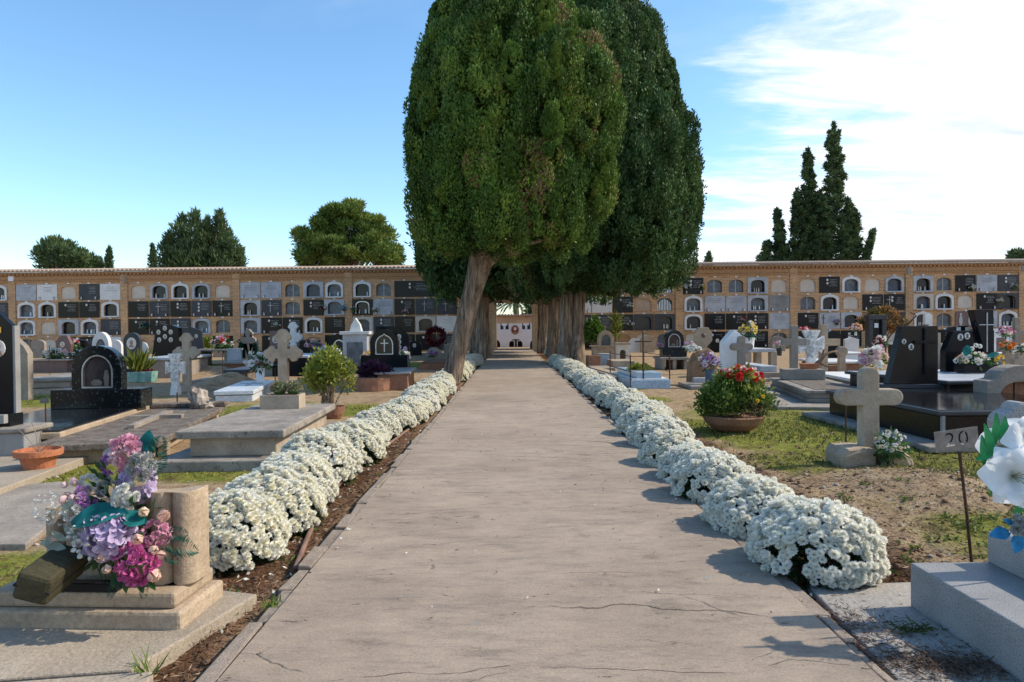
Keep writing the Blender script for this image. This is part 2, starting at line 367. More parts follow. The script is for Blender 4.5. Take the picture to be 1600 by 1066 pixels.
g = ramp(nd, [(.3, (.62, .62, .62)), (.7, (1.25, 1.25, 1.25))]); lk.new(n3, g.inputs[0])
lk.new(mix(nd, lk, 1.0, c, g.outputs[0], 'MULTIPLY'), b.inputs['Base Color']); b.inputs['Roughness'].default_value = .95; b.inputs['Specular IOR Level'].default_value = .15
bumpn(nd, lk, math2('ADD', math2('MULTIPLY', n3, .5), n2), b, .9, .03)
go = np_mesh('ground', V, Fq, m_ground, tint=mossv, smooth=True); go['kind'] = 'structure'
at = go.data.attributes.new('soil', 'FLOAT', 'POINT'); at.data.foreach_set('value', soilv.astype(np.float32))
# path: worn reddish concrete with transverse cracks
m_path, nt, nd, lk, b = newmat('worn_path_concrete'); v = coords(nd, lk, True)
n1 = tex(nd, lk, v, .9, 8, .65); n2 = tex(nd, lk, v, 7, 9, .80, (.6, 1.4, 1)); n3 = tex(nd, lk, v, 120, 4, .7); n4 = tex(nd, lk, v, 2.3, 7, .7, (.35, 1.5, 1))
pc = ramp(nd, [(.28, (.285, .222, .170)), (.5, (.370, .292, .224)), (.74, (.445, .356, .276))]); lk.new(n1, pc.inputs[0])
st = ramp(nd, [(.30, (.50, .49, .48)), (.45, (.90, .90, .90)), (.70, (1.12, 1.11, 1.09))]); lk.new(n2, st.inputs[0])
c = mix(nd, lk, 1.0, pc.outputs[0], st.outputs[0], 'MULTIPLY')
g = ramp(nd, [(.3, (.78, .78, .78)), (.7, (1.12, 1.12, 1.12))]); lk.new(n3, g.inputs[0]); c = mix(nd, lk, 1.0, c, g.outputs[0], 'MULTIPLY')
def cracks(scale, stretch, width, gate, dist):
    ws = nd.new('ShaderNodeTexNoise'); ws.inputs['Scale'].default_value = 2.2; ws.inputs['Detail'].default_value = 6; lk.new(v, ws.inputs['Vector'])
    av = nd.new('ShaderNodeVectorMath'); av.operation = 'MULTIPLY_ADD'; av.inputs[1].default_value = (dist,) * 3; lk.new(ws.outputs['Color'], av.inputs[0]); lk.new(v, av.inputs[2])
    mp = nd.new('ShaderNodeMapping'); mp.inputs['Scale'].default_value = stretch; lk.new(av.outputs[0], mp.inputs[0])
    vo = nd.new('ShaderNodeTexVoronoi'); vo.voronoi_dimensions = '2D'; vo.feature = 'DISTANCE_TO_EDGE'; vo.inputs['Scale'].default_value = scale; lk.new(mp.outputs[0], vo.inputs['Vector'])
    r = nd.new('ShaderNodeMapRange'); r.inputs['From Min'].default_value = 0; r.inputs['From Max'].default_value = width; r.inputs['To Min'].default_value = 1; r.inputs['To Max'].default_value = 0; lk.new(vo.outputs['Distance'], r.inputs[0])
    gt = nd.new('ShaderNodeMapRange'); gt.inputs['From Min'].default_value = gate; gt.inputs['From Max'].default_value = gate + .06; lk.new(n4, gt.inputs[0])
    return math2('MULTIPLY', r.outputs[0], gt.outputs[0])
k1 = cracks(1.15, (.13, 1.25, 1), .0055, .50, .28); k2 = cracks(3.1, (.30, 1.25, 1), .010, .53, .25)
kk = math2('MAXIMUM', k1, math2('MULTIPLY', k2, .6))
pit = nd.new('ShaderNodeMapRange'); pit.inputs['From Min'].default_value = .655; pit.inputs['From Max'].default_value = .70; lk.new(tex(nd, lk, v, 13, 6, .7, (.5, 1.4, 1)), pit.inputs[0])
kk2 = math2('MAXIMUM', kk, math2('MULTIPLY', pit.outputs[0], .8))
rub = nd.new('ShaderNodeMapRange'); rub.inputs['From Min'].default_value = .50; rub.inputs['From Max'].default_value = .62; rub.inputs['To Max'].default_value = .60; lk.new(tex(nd, lk, v, 9, 10, .80, (.38, 1.5, 1)), rub.inputs[0])
c = mix(nd, lk, rub.outputs[0], c, (.20, .165, .14))
spk = nd.new('ShaderNodeMapRange'); spk.inputs['From Min'].default_value = .61; spk.inputs['From Max'].default_value = .68; spk.inputs['To Max'].default_value = .75; lk.new(tex(nd, lk, v, 34, 6, .78, (.7, 1.3, 1)), spk.inputs[0]); c = mix(nd, lk, spk.outputs[0], c, (.12, .095, .08))
c = mix(nd, lk, math2('MULTIPLY', kk2, .85), c, (.085, .065, .05))
lk.new(c, b.inputs['Base Color']); b.inputs['Roughness'].default_value = .88; b.inputs['Specular IOR Level'].default_value = .2
hgt = math2('SUBTRACT', math2('ADD', math2('MULTIPLY', n3, .12), math2('MULTIPLY', n2, .5)), math2('MULTIPLY', kk2, 1.0)); bumpn(nd, lk, hgt, b, .6, .015)
xs = np.linspace(PX0 + .058, PX1 - .058, 22); ys = np.concatenate([np.arange(.2, 12, .12), np.arange(12, 34.3, .6), [36.5]])
XX, YY = np.meshgrid(xs, ys)
zp = np.array([.05 + .006 * noise.noise((a * 1.1, b_ * 1.1, 0)) + .0025 * noise.noise((a * 5, b_ * 5, 2)) for a, b_ in zip(XX.ravel(), YY.ravel())])
n_ = len(xs); ii = np.arange((len(ys) - 1) * n_).reshape(-1, n_)[:, :-1].ravel()
V = np.stack([XX.ravel(), YY.ravel(), zp], 1); Fq = np.stack([ii, ii + 1, ii + n_ + 1, ii + n_], 1)
# skirts down both sides
nv = len(V); L_ = np.arange(0, nv, n_); R_ = L_ + n_ - 1
VL = V[L_].copy(); VL[:, 2] = -.04; VR = V[R_].copy(); VR[:, 2] = -.04
V = np.concatenate([V, VL, VR]); m_ = len(L_)
iL = np.arange(m_ - 1)
Fq = np.concatenate([Fq, np.stack([L_[iL], L_[iL + 1], nv + iL + 1, nv + iL], 1), np.stack([R_[iL + 1], R_[iL], nv + m_ + iL, nv + m_ + iL + 1], 1)])
po = np_mesh('path', V[:nv], Fq[:len(ii)], m_path, smooth=True); po['kind'] = 'structure'
po = np_mesh('path', V, Fq[len(ii):], m_path); po['kind'] = 'structure'
m_edge = stone('edging_mortar', (.22, .175, .135), (.37, .30, .24), 6, .92, .7, 90, .58, (.10, .075, .055))
for sgn, xe in ((-1, PX0), (1, PX1)):
    mb = MB(); y = .3
    while y < 34:
        l = random.uniform(.16, .42) if y < 12 else random.uniform(.5, 1.2)
        a = xe + random.uniform(-.012, .012); bq = xe - sgn * (.052 + random.uniform(-.008, .004)); h = .046 + random.uniform(-.008, .006)
        x0, x1 = sorted((a, bq)); j = lambda: random.uniform(-.008, .008)
        v = [(x0 + j(), y + j(), -.04), (x1 + j(), y + j(), -.04), (x1 + j(), y + l - .008, -.04), (x0 + j(), y + l - .008, -.04)]
        t = [(p[0], p[1], h + j() * .4) for p in v]
        mb.add(v + t, [(4, 5, 6, 7), (0, 1, 5, 4), (1, 2, 6, 5), (2, 3, 7, 6), (3, 0, 4, 7)]); y += l
    setp(mb.build('path_edging', m_edge, bevel=.006), kind='structure')
# flat concrete aprons let into the ground on both sides in front
m_apr = stone('apron_concrete', (.30, .245, .185), (.42, .35, .27), 2.5, .92, .6, 80, .62, (.15, .12, .09))
m_aprg = stone('apron_concrete_grey', (.30, .275, .245), (.42, .385, .35), 2.5, .92, .6, 80, .60, (.16, .14, .12))
def sheet(name, pts, z, th, mat, kind='structure', bev=.006):
    mb = MB(); n = len(pts); v = [(p.x, p.y, z - th) for p in pts] + [(p.x, p.y, z) for p in pts]
    mb.add(v, [tuple(range(n, 2 * n))] + [(i, (i + 1) % n, (i + 1) % n + n, i + n) for i in range(n)]); o = mb.build(name, mat, bevel=bev); return setp(o, kind=kind)
g_ = lambda l, z: [G(a, b, z) for a, b in l]
sheet('pavement', g_([(-260, 1080), (205, 1046), (402, 928), (330, 920), (-200, 925)], .045), .045, .1, m_apr)
sheet('pavement', g_([(-420, 1300), (95, 1300), (240, 1048), (-260, 1085)], .05), .05, .1, m_apr)
sheet('pavement', g_([(1262, 914), (1520, 906), (1850, 1090), (1800, 1320), (1440, 1100)], .03), .03, .1, m_aprg)
sheet('pavement', g_([(-260, 720), (144, 710), (0, 764), (-260, 800)], .06), .06, .12, m_apr)
sheet('pavement', g_([(-330, 790), (95, 752), (130, 765), (100, 800), (40, 850), (-80, 850), (-330, 870)], .025), .025, .1, m_conc)
# irrigation hoses lying in the beds
m_hose = plain('brown_hose', (.20, .115, .085), .6, 0, .3, 8)
def hose(pts, r, label):
    P = [Vector((p.x, p.y, max(gz(p.x, p.y), 0) + r * .9)) for p in pts]
    # smooth the polyline
    for _ in range(3):
        Q = [P[0]]
        for a, b_ in zip(P, P[1:]): Q += [a * .75 + b_ * .25, a * .25 + b_ * .75]
        P = Q + [P[-1]]
    for p in P: p.z = max(p.z, gz(p.x, p.y) + r * .8)
    mb = MB().tube(P, r, 8); setp(mb.build('irrigation_hose', m_hose, smooth=True), label, 'hose', 'irrigation hoses along the path')
hose([G(a, b_) for a, b_ in ((462, 892), (478, 850), (500, 800), (530, 757), (580, 715), (630, 680), (680, 640), (700, 620), (722, 600))], .013, 'brown irrigation hose curving through the bed left of the path')
hose([G(a, b_) for a, b_ in ((1222, 890), (1245, 925), (1290, 972), (1345, 1020), (1415, 1075), (1500, 1140))], .013, 'brown irrigation hose running past the end of the right-hand flowers')
hose([G(a, b_, .03) for a, b_ in ((1118, 792), (1150, 820), (1180, 850), (1215, 892))], .011, 'short dark hose end beside the second flower mound on the right')
# ------------------------------------------------------------------ ground cover
def gscatter(n, boxes, moss_only=False):
    out = []
    for (x0, x1, y0, y1, k) in boxes:
        P = rng.uniform((x0, y0), (x1, y1), (int(n * k), 2)); out.append(P)
    P = np.concatenate(out)
    if moss_only:
        mv = np.zeros(len(P))
        for a, b_, c_, d_, e_ in MO: mv = np.maximum(mv, e_ * np.exp(-(((P[:, 0] - a) / c_) ** 2 + ((P[:, 1] - b_) / d_) ** 2) * 1.2))
        nn = np.array([noise.noise((p[0] * 2.5, p[1] * 2.5, 9)) for p in P])
        P = P[(mv + nn * .5) > .45 + rng.random(len(P)) * .4]
    P = P[(P[:, 0] < PX0 - .02) | (P[:, 0] > PX1 + .02)]
    z = np.array([gz(float(p[0]), float(p[1])) for p in P]); return np.column_stack([P, z])
m_grass = leafmat('short_grass', [(0, (.05, .07, .015)), (.6, (.13, .15, .035)), (1, (.27, .24, .09))], .3)
P = gscatter(60000, [(-7, -1.6, 2, 9, .35), (1.7, 7, 2.6, 9, .65), (-8, -1.5, 9, 16, .2), (1.5, 8, 9, 16, .2)], True)
n = len(P); V, Fq = blades(P, np.column_stack([rng.normal(0, .5, n), rng.normal(0, .5, n), np.ones(n)]), rng.uniform(.008, .028, n) * (1 + .06 * P[:, 1]), .004 + .0012 * P[:, 1])
setp(np_mesh('grass', V, Fq, m_grass, tint=np.repeat(rng.random(n), 4)), kind='stuff')
m_straw = leafmat('dry_litter', [(0, (.05, .025, .014)), (.6, (.17, .10, .06)), (1, (.36, .26, .16))], 0)
P = np.concatenate([gscatter(26000, [(-1.5, PX0, 1.4, 6, .5), (-1.5, PX0, 6, 13, .15), (PX1, 1.75, 1.5, 6, .45), (PX1, 1.6, 6, 13, .12), (1.7, 4, 2.3, 5.5, .5), (-4, -1.5, 2, 5, .15)])])
n = len(P); P[:, 2] += .003
V, Fq = blades(P, np.column_stack([rng.normal(0, 1, (n, 2)), rng.uniform(-.1, .3, n)]), rng.uniform(.015, .05, n), rng.uniform(.002, .006, n))
setp(np_mesh('dry_needles', V, Fq, m_straw, tint=np.repeat(rng.random(n), 4)), kind='stuff')
# needles drifted on the right apron
c0 = G(1480, 1040, .03); P = np.column_stack([rng.normal(c0.x, .12, 1600), rng.normal(c0.y, .05, 1600), np.full(1600, .034)]); c1 = G(1340, 985, .03)
P = np.concatenate([P, np.column_stack([rng.normal(c1.x, .1, 900), rng.normal(c1.y, .12, 900), np.full(900, .034)])]); n = len(P)
V, Fq = blades(P, np.column_stack([rng.normal(0, 1, (n, 2)), rng.uniform(0, .4, n)]), rng.uniform(.015, .04, n), .003)
setp(np_mesh('dry_needles', V, Fq, m_straw, tint=np.repeat(rng.random(n) * .6, 4)), kind='stuff')
# loose stones, clods and fallen petals
def lumps(name, n, boxes, r0, r1, mat, flat=.6):
    P = gscatter(n, boxes); k = len(P); t = MB().ball((0, 0, 0), 1, 6, 0, flat, .5); S = rng.uniform(0, 1, k) ** 3 * (r1 - r0) + r0
    tv = np.array(t.v); tf = np.array([f for f in t.f]); V, Fq = scatter(tv, tf, P, np.tile([0, 0, 1.], (k, 1)) + rng.normal(0, .3, (k, 3)), S)
    setp(np_mesh(name, V, Fq, mat, smooth=False), kind='stuff')
m_clod = stone('soil_clod', (.10, .05, .028), (.24, .14, .08), 30, .95, .5, 100)
lumps('soil_clods', 3800, [(-1.6, PX0, 1.5, 7, .5), (PX1, 1.9, 2.2, 6, .2), (1.7, 4.5, 2.3, 6, .3)], .003, .02, m_clod)
m_peb = stone('pebble', (.28, .23, .18), (.50, .44, .37), 30, .9, .3, 100)
lumps('pebbles', 900, [(1.5, 5, 2.3, 7, .5), (-5, -1.4, 2, 8, .5)], .004, .022, m_peb)
m_petw = m_petal('fallen_petal', [(0, (.55, .53, .45)), (1, (.78, .77, .70))], .1)
P = gscatter(230, [(-1.15, PX0, 2.2, 8, .6), (PX1, 1.3, 2.4, 8, .25), (1.5, 2.6, 2.4, 5, .2)]); n = len(P); P[:, 2] += .006
V, Fq = blades(P, np.column_stack([rng.normal(0, 1, (n, 2)), rng.uniform(.1, .5, n)]), rng.uniform(.012, .03, n), rng.uniform(.008, .018, n)); setp(np_mesh('fallen_petals', V, Fq, m_petw, tint=np.repeat(rng.random(n), 4)), kind='stuff')
# green weeds
m_weed = leafmat('weed', [(0, (.06, .10, .02)), (1, (.18, .24, .05))], .3)
P = gscatter(170, [(1.5, 3.6, 2.4, 4.2, .6), (-1.7, -.9, 1.7, 6, .15), (2.5, 5, 4, 7, .25)]); n = len(P)
Q = np.repeat(P, 14, 0); Q[:, :2] += rng.normal(0, .02, (len(Q), 2)); n = len(Q)
V, Fq = blades(Q, np.column_stack([rng.normal(0, .8, (n, 2)), np.ones(n) * .7]), rng.uniform(.015, .04, n), rng.uniform(.008, .016, n)); setp(np_mesh('weeds', V, Fq, m_weed, tint=np.repeat(rng.random(n), 4)), kind='stuff')
for (px, py, lab, k, hh) in ((428, 948, 'small grey green seedling growing at the path edge', 60, .055), (232, 1058, 'tuft of bright grass blades at the bottom of the paving', 16, .12), (1425, 988, 'flattened green sprig lying on the grey paving', 90, .05)):
    c = G(px, py, .03); P = np.tile(np.array(c), (k, 1)) + rng.normal(0, .015, (k, 3)) * (1, 1, .0); dz = .15 if px == 1425 else 1.2
    P[:, 2] = .04 if px == 1425 else .02; 
    if px == 1425: P[:, 0] += rng.normal(0, .035, k)
    V, Fq = blades(P, np.column_stack([rng.normal(0, .6, (k, 2)), np.full(k, dz)]), rng.uniform(.4, 1, k) * hh, .006)
    setp(np_mesh('weed', V, Fq, m_weed if px != 1425 else m_grass, tint=np.repeat(rng.random(k) * (.4 if px == 1425 else 1), 4)), lab, 'weed')

# grit, needles and petals blown onto the path
n = 420; P = np.column_stack([PX0 + .06 + (PX1 - PX0 - .12) * rng.beta(.5, .5, n), rng.uniform(1.5, 11, n), np.full(n, .057)])
V, Fq = blades(P, np.column_stack([rng.normal(0, 1, (n, 2)), rng.uniform(-.02, .15, n)]), rng.uniform(.006, .022, n), rng.uniform(.002, .007, n)); setp(np_mesh('path_litter', V, Fq, m_straw, tint=np.repeat(rng.random(n) * .8, 4)), kind='stuff')
n = 60; P = np.column_stack([PX0 + .06 + (PX1 - PX0 - .12) * rng.beta(.4, .4, n), rng.uniform(1.6, 9, n), np.full(n, .059)])
V, Fq = blades(P, np.column_stack([rng.normal(0, 1, (n, 2)), rng.uniform(0, .3, n)]), rng.uniform(.010, .02, n), rng.uniform(.006, .011, n)); setp(np_mesh('fallen_petals', V, Fq, m_petw, tint=np.repeat(rng.random(n), 4)), kind='stuff')
# ------------------------------------------------------------------ foliage helpers
def leafcloud(C, Rr, per, L, W, up=.6, tints=None, shell=.75, jit=.08, outc=None, face=.45):
    """leaf blades over many ellipsoid clumps; C (n,3), Rr (n,3)"""
    C = np.asarray(C, float); Rr = np.asarray(Rr, float); n = len(C)
    Q = np.repeat(np.arange(n), per); d = nrm(rng.normal(size=(len(Q), 3)))
    if outc is not None:
        o = nrm(np.repeat(np.asarray(outc, float), per, 0)); flip = (d * o).sum(1) < -.25; d[flip] *= -1
    rad = shell + (1.05 - shell) * rng.random(len(Q))
    P = C[Q] + d * Rr[Q] * rad[:, None]
    dr = d * .55 + np.array([0, 0, up]) + rng.normal(0, .38, d.shape)
    V, Fq = blades(P, dr, L * rng.uniform(.6, 1.3, len(P)), W * rng.uniform(.7, 1.3, len(P)), 0, d + rng.normal(0, face, d.shape))
    t = rng.random(len(P)) * .35 + (np.zeros(n) if tints is None else np.asarray(tints))[Q]
    return V, Fq, np.repeat(t, 4)
def trunk_mesh(mb, pts, rad, n=20, sub=8, groove=.14, seed=0.0):
    P = []; Rd = []
    for i in range(len(pts) - 1):
        for k in range(sub):
            t = k / sub; P.append(Vector(pts[i]).lerp(Vector(pts[i + 1]), t)); Rd.append(rad[i] * (1 - t) + rad[i + 1] * t)
    P.append(Vector(pts[-1])); Rd.append(rad[-1])
    v = []; m = len(P)
    for i, p in enumerate(P):
        for k in range(n):
            t = 2 * math.pi * k / n + .15 * p.z
            q = 1 + groove * noise.noise((2.2 * math.cos(t), 2.2 * math.sin(t), p.z * .35 + seed)) + groove * .5 * noise.noise((5 * math.cos(t), 5 * math.sin(t), p.z * 1.1 + seed))
            v.append((p.x + Rd[i] * q * math.cos(t), p.y + Rd[i] * q * math.sin(t), p.z))
    f = [(i * n + k, i * n + (k + 1) % n, (i + 1) * n + (k + 1) % n, (i + 1) * n + k) for i in range(m - 1) for k in range(n)]
    mb.add(v, f + [tuple((m - 1) * n + k for k in range(n))])
m_bark, nt, nd, lk, b = newmat('cypress_bark'); v = coords(nd, lk)
n1 = tex(nd, lk, v, 5, 8, .7, (2.4, 2.4, .16)); n2 = tex(nd, lk, v, 20, 6, .7, (2, 2, .12)); n3 = tex(nd, lk, v, 1.3, 4)
r = ramp(nd, [(.34, (.09, .068, .052)), (.5, (.29, .23, .18)), (.66, (.50, .42, .35))]); lk.new(n1, r.inputs[0])
g = ramp(nd, [(.34, (.42, .40, .38)), (.6, (1.15, 1.12, 1.1))]); lk.new(n2, g.inputs[0]); g3 = ramp(nd, [(.3, (.75, .75, .78)), (.7, (1.15, 1.1, 1.0))]); lk.new(n3, g3.inputs[0])
lk.new(mix(nd, lk, 1.0, mix(nd, lk, 1.0, r.outputs[0], g.outputs[0], 'MULTIPLY'), g3.outputs[0], 'MULTIPLY'), b.inputs['Base Color']); b.inputs['Roughness'].default_value = .95; b.inputs['Specular IOR Level'].default_value = .1
ad = nd.new('ShaderNodeMath'); ad.operation = 'ADD'; lk.new(n1, ad.inputs[0]); lk.new(n2, ad.inputs[1]); bumpn(nd, lk, ad.outputs[0], b, 1.0, .05)
GREEN = [(0, (.022, .042, .012)), (.35, (.045, .078, .020)), (.62, (.075, .115, .026)), (.80, (.115, .150, .036)), (.86, (.15, .09, .05)), (1, (.24, .15, .09))]
GREEN = [(0, (.022, .058, .011)), (.35, (.055, .120, .021)), (.62, (.115, .195, .030)), (.80, (.180, .245, .042)), (.86, (.15, .085, .05)), (1, (.24, .15, .09))]
m_cyp = leafmat('cypress_foliage', GREEN, .13, .6, .3, 1.2)
m_cyp2 = leafmat('dark_cypress_foliage', [(0, (.020, .054, .018)), (.4, (.046, .104, .032)), (.8, (.105, .165, .044)), (.86, (.12, .09, .05)), (1, (.18, .13, .08))], .12, .6, .3, 1.0)
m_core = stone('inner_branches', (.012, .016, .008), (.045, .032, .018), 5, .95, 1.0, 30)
def cypress(label, base, trunks, limbs, prof, plumes, per, L, W, mat, psize=(.42, .85), brown=None):
    """prof: rows (z, cx, cy, rx, ry) of the crown from the bottom up, in world metres"""
    t = thing('cypress_tree', label, 'tree', base, 0, 'cypresses lining the path'); B = Vector(base)
    mb = MB()
    for i, (pts, rad) in enumerate(trunks): trunk_mesh(mb, [Vector(p) - B for p in pts], rad, seed=i * 3.3 + B.y)
    mb.build('trunk', m_bark, t, smooth=True)
    mb = MB()
    for pts, rad in limbs: mb.tube([Vector(p) - B for p in pts], rad, 9, wob=.25)
    mb.build('limb', m_bark, t, smooth=True)
    prof = np.array(prof); z0, z1 = prof[0, 0], prof[-1, 0]
    def at(z): return [np.interp(z, prof[:, 0], prof[:, i]) for i in (1, 2, 3, 4)]
    zs = np.linspace(z0, z1, 400); wgt = np.array([at(z)[2] + .25 for z in zs]); cdf = np.cumsum(wgt) / wgt.sum()
    C = []; RR = []; O = []; T = []; inset = psize[1] * .52
    for i in range(plumes):
        z = float(np.interp((i + .5 + random.uniform(-.4, .4)) / plumes, cdf, zs)); th = i * 2.39996 + random.uniform(-.25, .25)
        cx, cy, rx, ry = at(z); rx = max(rx - inset, .15); ry = max(ry - inset, .15); lob = 1 + .07 * noise.noise((math.cos(th) * 1.6, math.sin(th) * 1.6, z * .5 + B.y)); k = random.choice((.74, .86, .94, .98, 1.02, 1.06)) * random.uniform(.97, 1.02) * lob
        a = random.uniform(*psize) * min(1, .45 + rx / 3); hgt = a * random.uniform(1.5, 2.6)
        o = np.array([math.cos(th), math.sin(th), .25])
        k *= 1 - a * .35 / max(rx, .3)
        z = max(z, z0 + hgt * .75); C.append((cx + rx * k * o[0] - B.x, cy + ry * k * o[1] - B.y, z - B.z)); RR.append((a, a, hgt)); O.append(o)
        tv = random.uniform(.0, .50) + .10 * noise.noise((th, z, 4))
        if brown and random.random() < brown(th, z): tv = random.uniform(.52, .68)
        T.append(tv)
    for i in range(plumes // 3):            # thin upright tips standing proud of the outline
        z = random.uniform(z0 + .8, z1 - .3); th = random.uniform(0, 2 * math.pi); cx, cy, rx, ry = at(z); a = psize[0] * random.uniform(.35, .55)
        C.append((cx + max(rx - a * .6, .1) * math.cos(th) - B.x, cy + max(ry - a * .6, .1) * math.sin(th) - B.y, z - B.z)); RR.append((a, a, a * 3)); O.append((math.cos(th), math.sin(th), .5)); T.append(random.uniform(.1, .5))
    # underside of the crown
    cx, cy, rx, ry = at(z0 + .05)
    for i in range(plumes // 7):
        th = i * 2.39996; k = math.sqrt(random.random()) * .95
        C.append((cx + rx * k * math.cos(th) - B.x, cy + ry * k * math.sin(th) - B.y, z0 + random.uniform(.28, .55) - B.z)); a = random.uniform(.3, .5); RR.append((a, a, a * .8)); O.append((math.cos(th), math.sin(th), -.8)); T.append(random.uniform(0, .25))
    C = np.array(C); RR = np.array(RR); O = nrm(np.array(O, float)); T = np.array(T); nt_ = 26
    Qi = np.repeat(np.arange(len(C)), nt_); d = nrm(rng.normal(size=(len(Qi), 3))); fl = (d * O[Qi]).sum(1) < -.2; d[fl] *= -1
    C2 = C[Qi] + d * RR[Qi] * rng.uniform(.80, 1.0, (len(Qi), 1)); tr_ = RR[Qi][:, :1] * rng.uniform(.22, .38, (len(Qi), 1)); R2 = np.concatenate([tr_, tr_, tr_ * 1.9], 1)
    V, Fq, tt = leafcloud(C2, R2, max(12, per // nt_), L, W, 1.0, np.clip(T[Qi] + rng.normal(0, .06, len(Qi)), 0, 1), .6, outc=d)
    np_mesh('crown', V, Fq, mat, t, np.clip(tt, 0, 1))
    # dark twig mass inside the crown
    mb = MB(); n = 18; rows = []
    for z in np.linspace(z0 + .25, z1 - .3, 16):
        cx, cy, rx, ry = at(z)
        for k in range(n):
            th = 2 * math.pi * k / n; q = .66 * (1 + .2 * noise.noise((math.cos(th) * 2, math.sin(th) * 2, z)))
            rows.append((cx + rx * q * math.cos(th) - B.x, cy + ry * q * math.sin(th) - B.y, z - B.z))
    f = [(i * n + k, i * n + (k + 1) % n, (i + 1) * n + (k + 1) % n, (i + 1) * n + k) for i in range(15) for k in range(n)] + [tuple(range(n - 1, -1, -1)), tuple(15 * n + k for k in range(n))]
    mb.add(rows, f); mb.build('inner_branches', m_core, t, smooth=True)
    return t
def prof_px(rows, Y, ry=None, dy=0.0):
    out = []
    for py, a, bq in rows:
        p, q = AT(a, py, Y), AT(bq, py, Y); r = (q.x - p.x) / 2
        out.append(((p.z + q.z) / 2, (p.x + q.x) / 2, Y + dy, r * .93, (ry or .95) * r * .93))
    return out
def P3(px, py, Y): return AT(px, py, Y)
YL = 13.0
b0 = G(703, 601); b0 = Vector((b0.x, YL, 0))
cypress('tall cypress with a bare leaning trunk rising from the flowers left of the path', b0,
    [([P3(699, 612, YL), P3(709, 575, YL), P3(722, 520, YL), P3(734, 470, YL), P3(747, 425, YL), P3(755, 398, YL)], [.205, .18, .175, .185, .21, .26])],
    [([P3(748, 415, YL), P3(738, 392, YL), P3(722, 360, YL), P3(700, 320, YL)], [.13, .10, .07, .03]), ([P3(758, 412, YL), P3(778, 392, YL), P3(800, 372, YL), P3(840, 330, YL + .3)], [.15, .12, .10, .05]),
     ([P3(752, 410, YL), P3(755, 385, YL - .3), P3(765, 340, YL - .7)], [.13, .09, .04]), ([P3(752, 410, YL), P3(762, 380, YL + .6), P3(770, 300, YL + .9)], [.15, .12, .06]), ([P3(776, 394, YL), P3(810, 385, YL - .4), P3(860, 372, YL - .7)], [.07, .05, .02])],
    prof_px([(386, 700, 850), (365, 648, 915), (345, 636, 938), (300, 628, 957), (250, 624, 970), (200, 626, 975), (150, 638, 968), (100, 648, 946), (50, 664, 908), (0, 690, 876), (-60, 706, 852), (-130, 722, 838), (-200, 745, 820), (-240, 772, 800)], YL),
    265, 3500, .062, .032, m_cyp, (.27, .48), lambda th, z: .30 if (-1.4 < ((th + math.pi) % (2 * math.pi)) - math.pi < -.2 and 2.6 < z < 6.2) else (.10 if z < 3.6 else .06))
YR = 20.0
cypress('broadest dark cypress with a double fluted trunk, standing right of the path', Vector((G(890, 572).x, YR, 0)),
    [([P3(883, 574, YR), P3(885, 520, YR), P3(886, 470, YR), P3(892, 425, YR)], [.27, .20, .185, .22]), ([P3(901, 575, YR - .1), P3(901, 520, YR), P3(905, 470, YR), P3(908, 420, YR)], [.27, .20, .18, .21])],
    [([P3(888, 440, YR), P3(870, 400, YR), P3(850, 340, YR)], [.2, .14, .06]), ([P3(906, 440, YR), P3(935, 410, YR), P3(980, 350, YR)], [.2, .14, .06]), ([P3(897, 440, YR), P3(905, 380, YR - .9), P3(910, 300, YR - 1.2)], [.2, .14, .06]), ([P3(897, 440, YR), P3(915, 300, YR + .5), P3(925, 100, YR + .5)], [.25, .2, .08])],
    prof_px([(447, 855, 1010), (432, 800, 1055), (400, 765, 1085), (350, 755, 1094), (300, 752, 1098), (260, 756, 1096), (200, 775, 1078), (150, 795, 1062), (100, 812, 1044), (50, 830, 1018), (0, 850, 990), (-80, 872, 960), (-160, 895, 945), (-200, 910, 930)], YR),
    290, 2700, .088, .045, m_cyp2, (.38, .66), lambda th, z: .05)
def side_cyp(label, px, Y, r, zt, pby, tr, seedpx=0):
    x = P3(px, 540, Y).x; zb = P3(px, pby, Y).z
    prof = [(zb, x + seedpx, Y, r * .55, r * .55), (zb + .5, x + seedpx, Y, r * .9, r * .9), (zb + 1.6, x + seedpx, Y, r, r), (zb + 3.2, x + seedpx, Y, r * .97, r), (zt * .62, x + seedpx, Y, r * .72, r * .72), (zt * .85, x + seedpx, Y, r * .35, r * .35), (zt, x + seedpx, Y, .12, .12)]
    cypress(label, Vector((x, Y, 0)), [([(x, Y, -.05), (x + .03, Y, zb * .5), (x + .02, Y, zb + .6)], [tr * 1.3, tr, tr * .95]), ([(x + tr * .9, Y - .1, -.05), (x + tr * .7, Y, zb * .6), (x + tr, Y, zb + .5)], [tr * .9, tr * .7, tr * .7])],
        [([(x, Y, zb), (x - r * .3, Y, zb + 1), (x - r * .5, Y, zb + 2.2)], [tr * .6, tr * .4, .04]), ([(x, Y, zb), (x + r * .3, Y - .2, zb + 1), (x + r * .55, Y, zb + 2.4)], [tr * .6, tr * .4, .04]), ([(x, Y, zb), (x, Y, zt * .5), (x, Y, zt * .9)], [tr * .7, tr * .4, .04])],
        prof, 150, 700, .20, .09, m_cyp2, (.45, .8))
side_cyp('dark cypress whose grey trunk shows just behind the leaning trunk', 752, 25, 2.35, 10.5, 452, .21)
side_cyp('cypress with a pale fluted trunk, second of the three trunks right of the path', 864, 26, 2.5, 11, 456, .21, .3)
side_cyp('cypress with a brown trunk, standing nearest the gate on its right', 846, 30.5, 2.2, 10, 457, .18, .4)
side_cyp('farthest cypress left of the path, its grey trunk beside the gate', 741, 30.5, 2.0, 10, 456, .2, -.2)
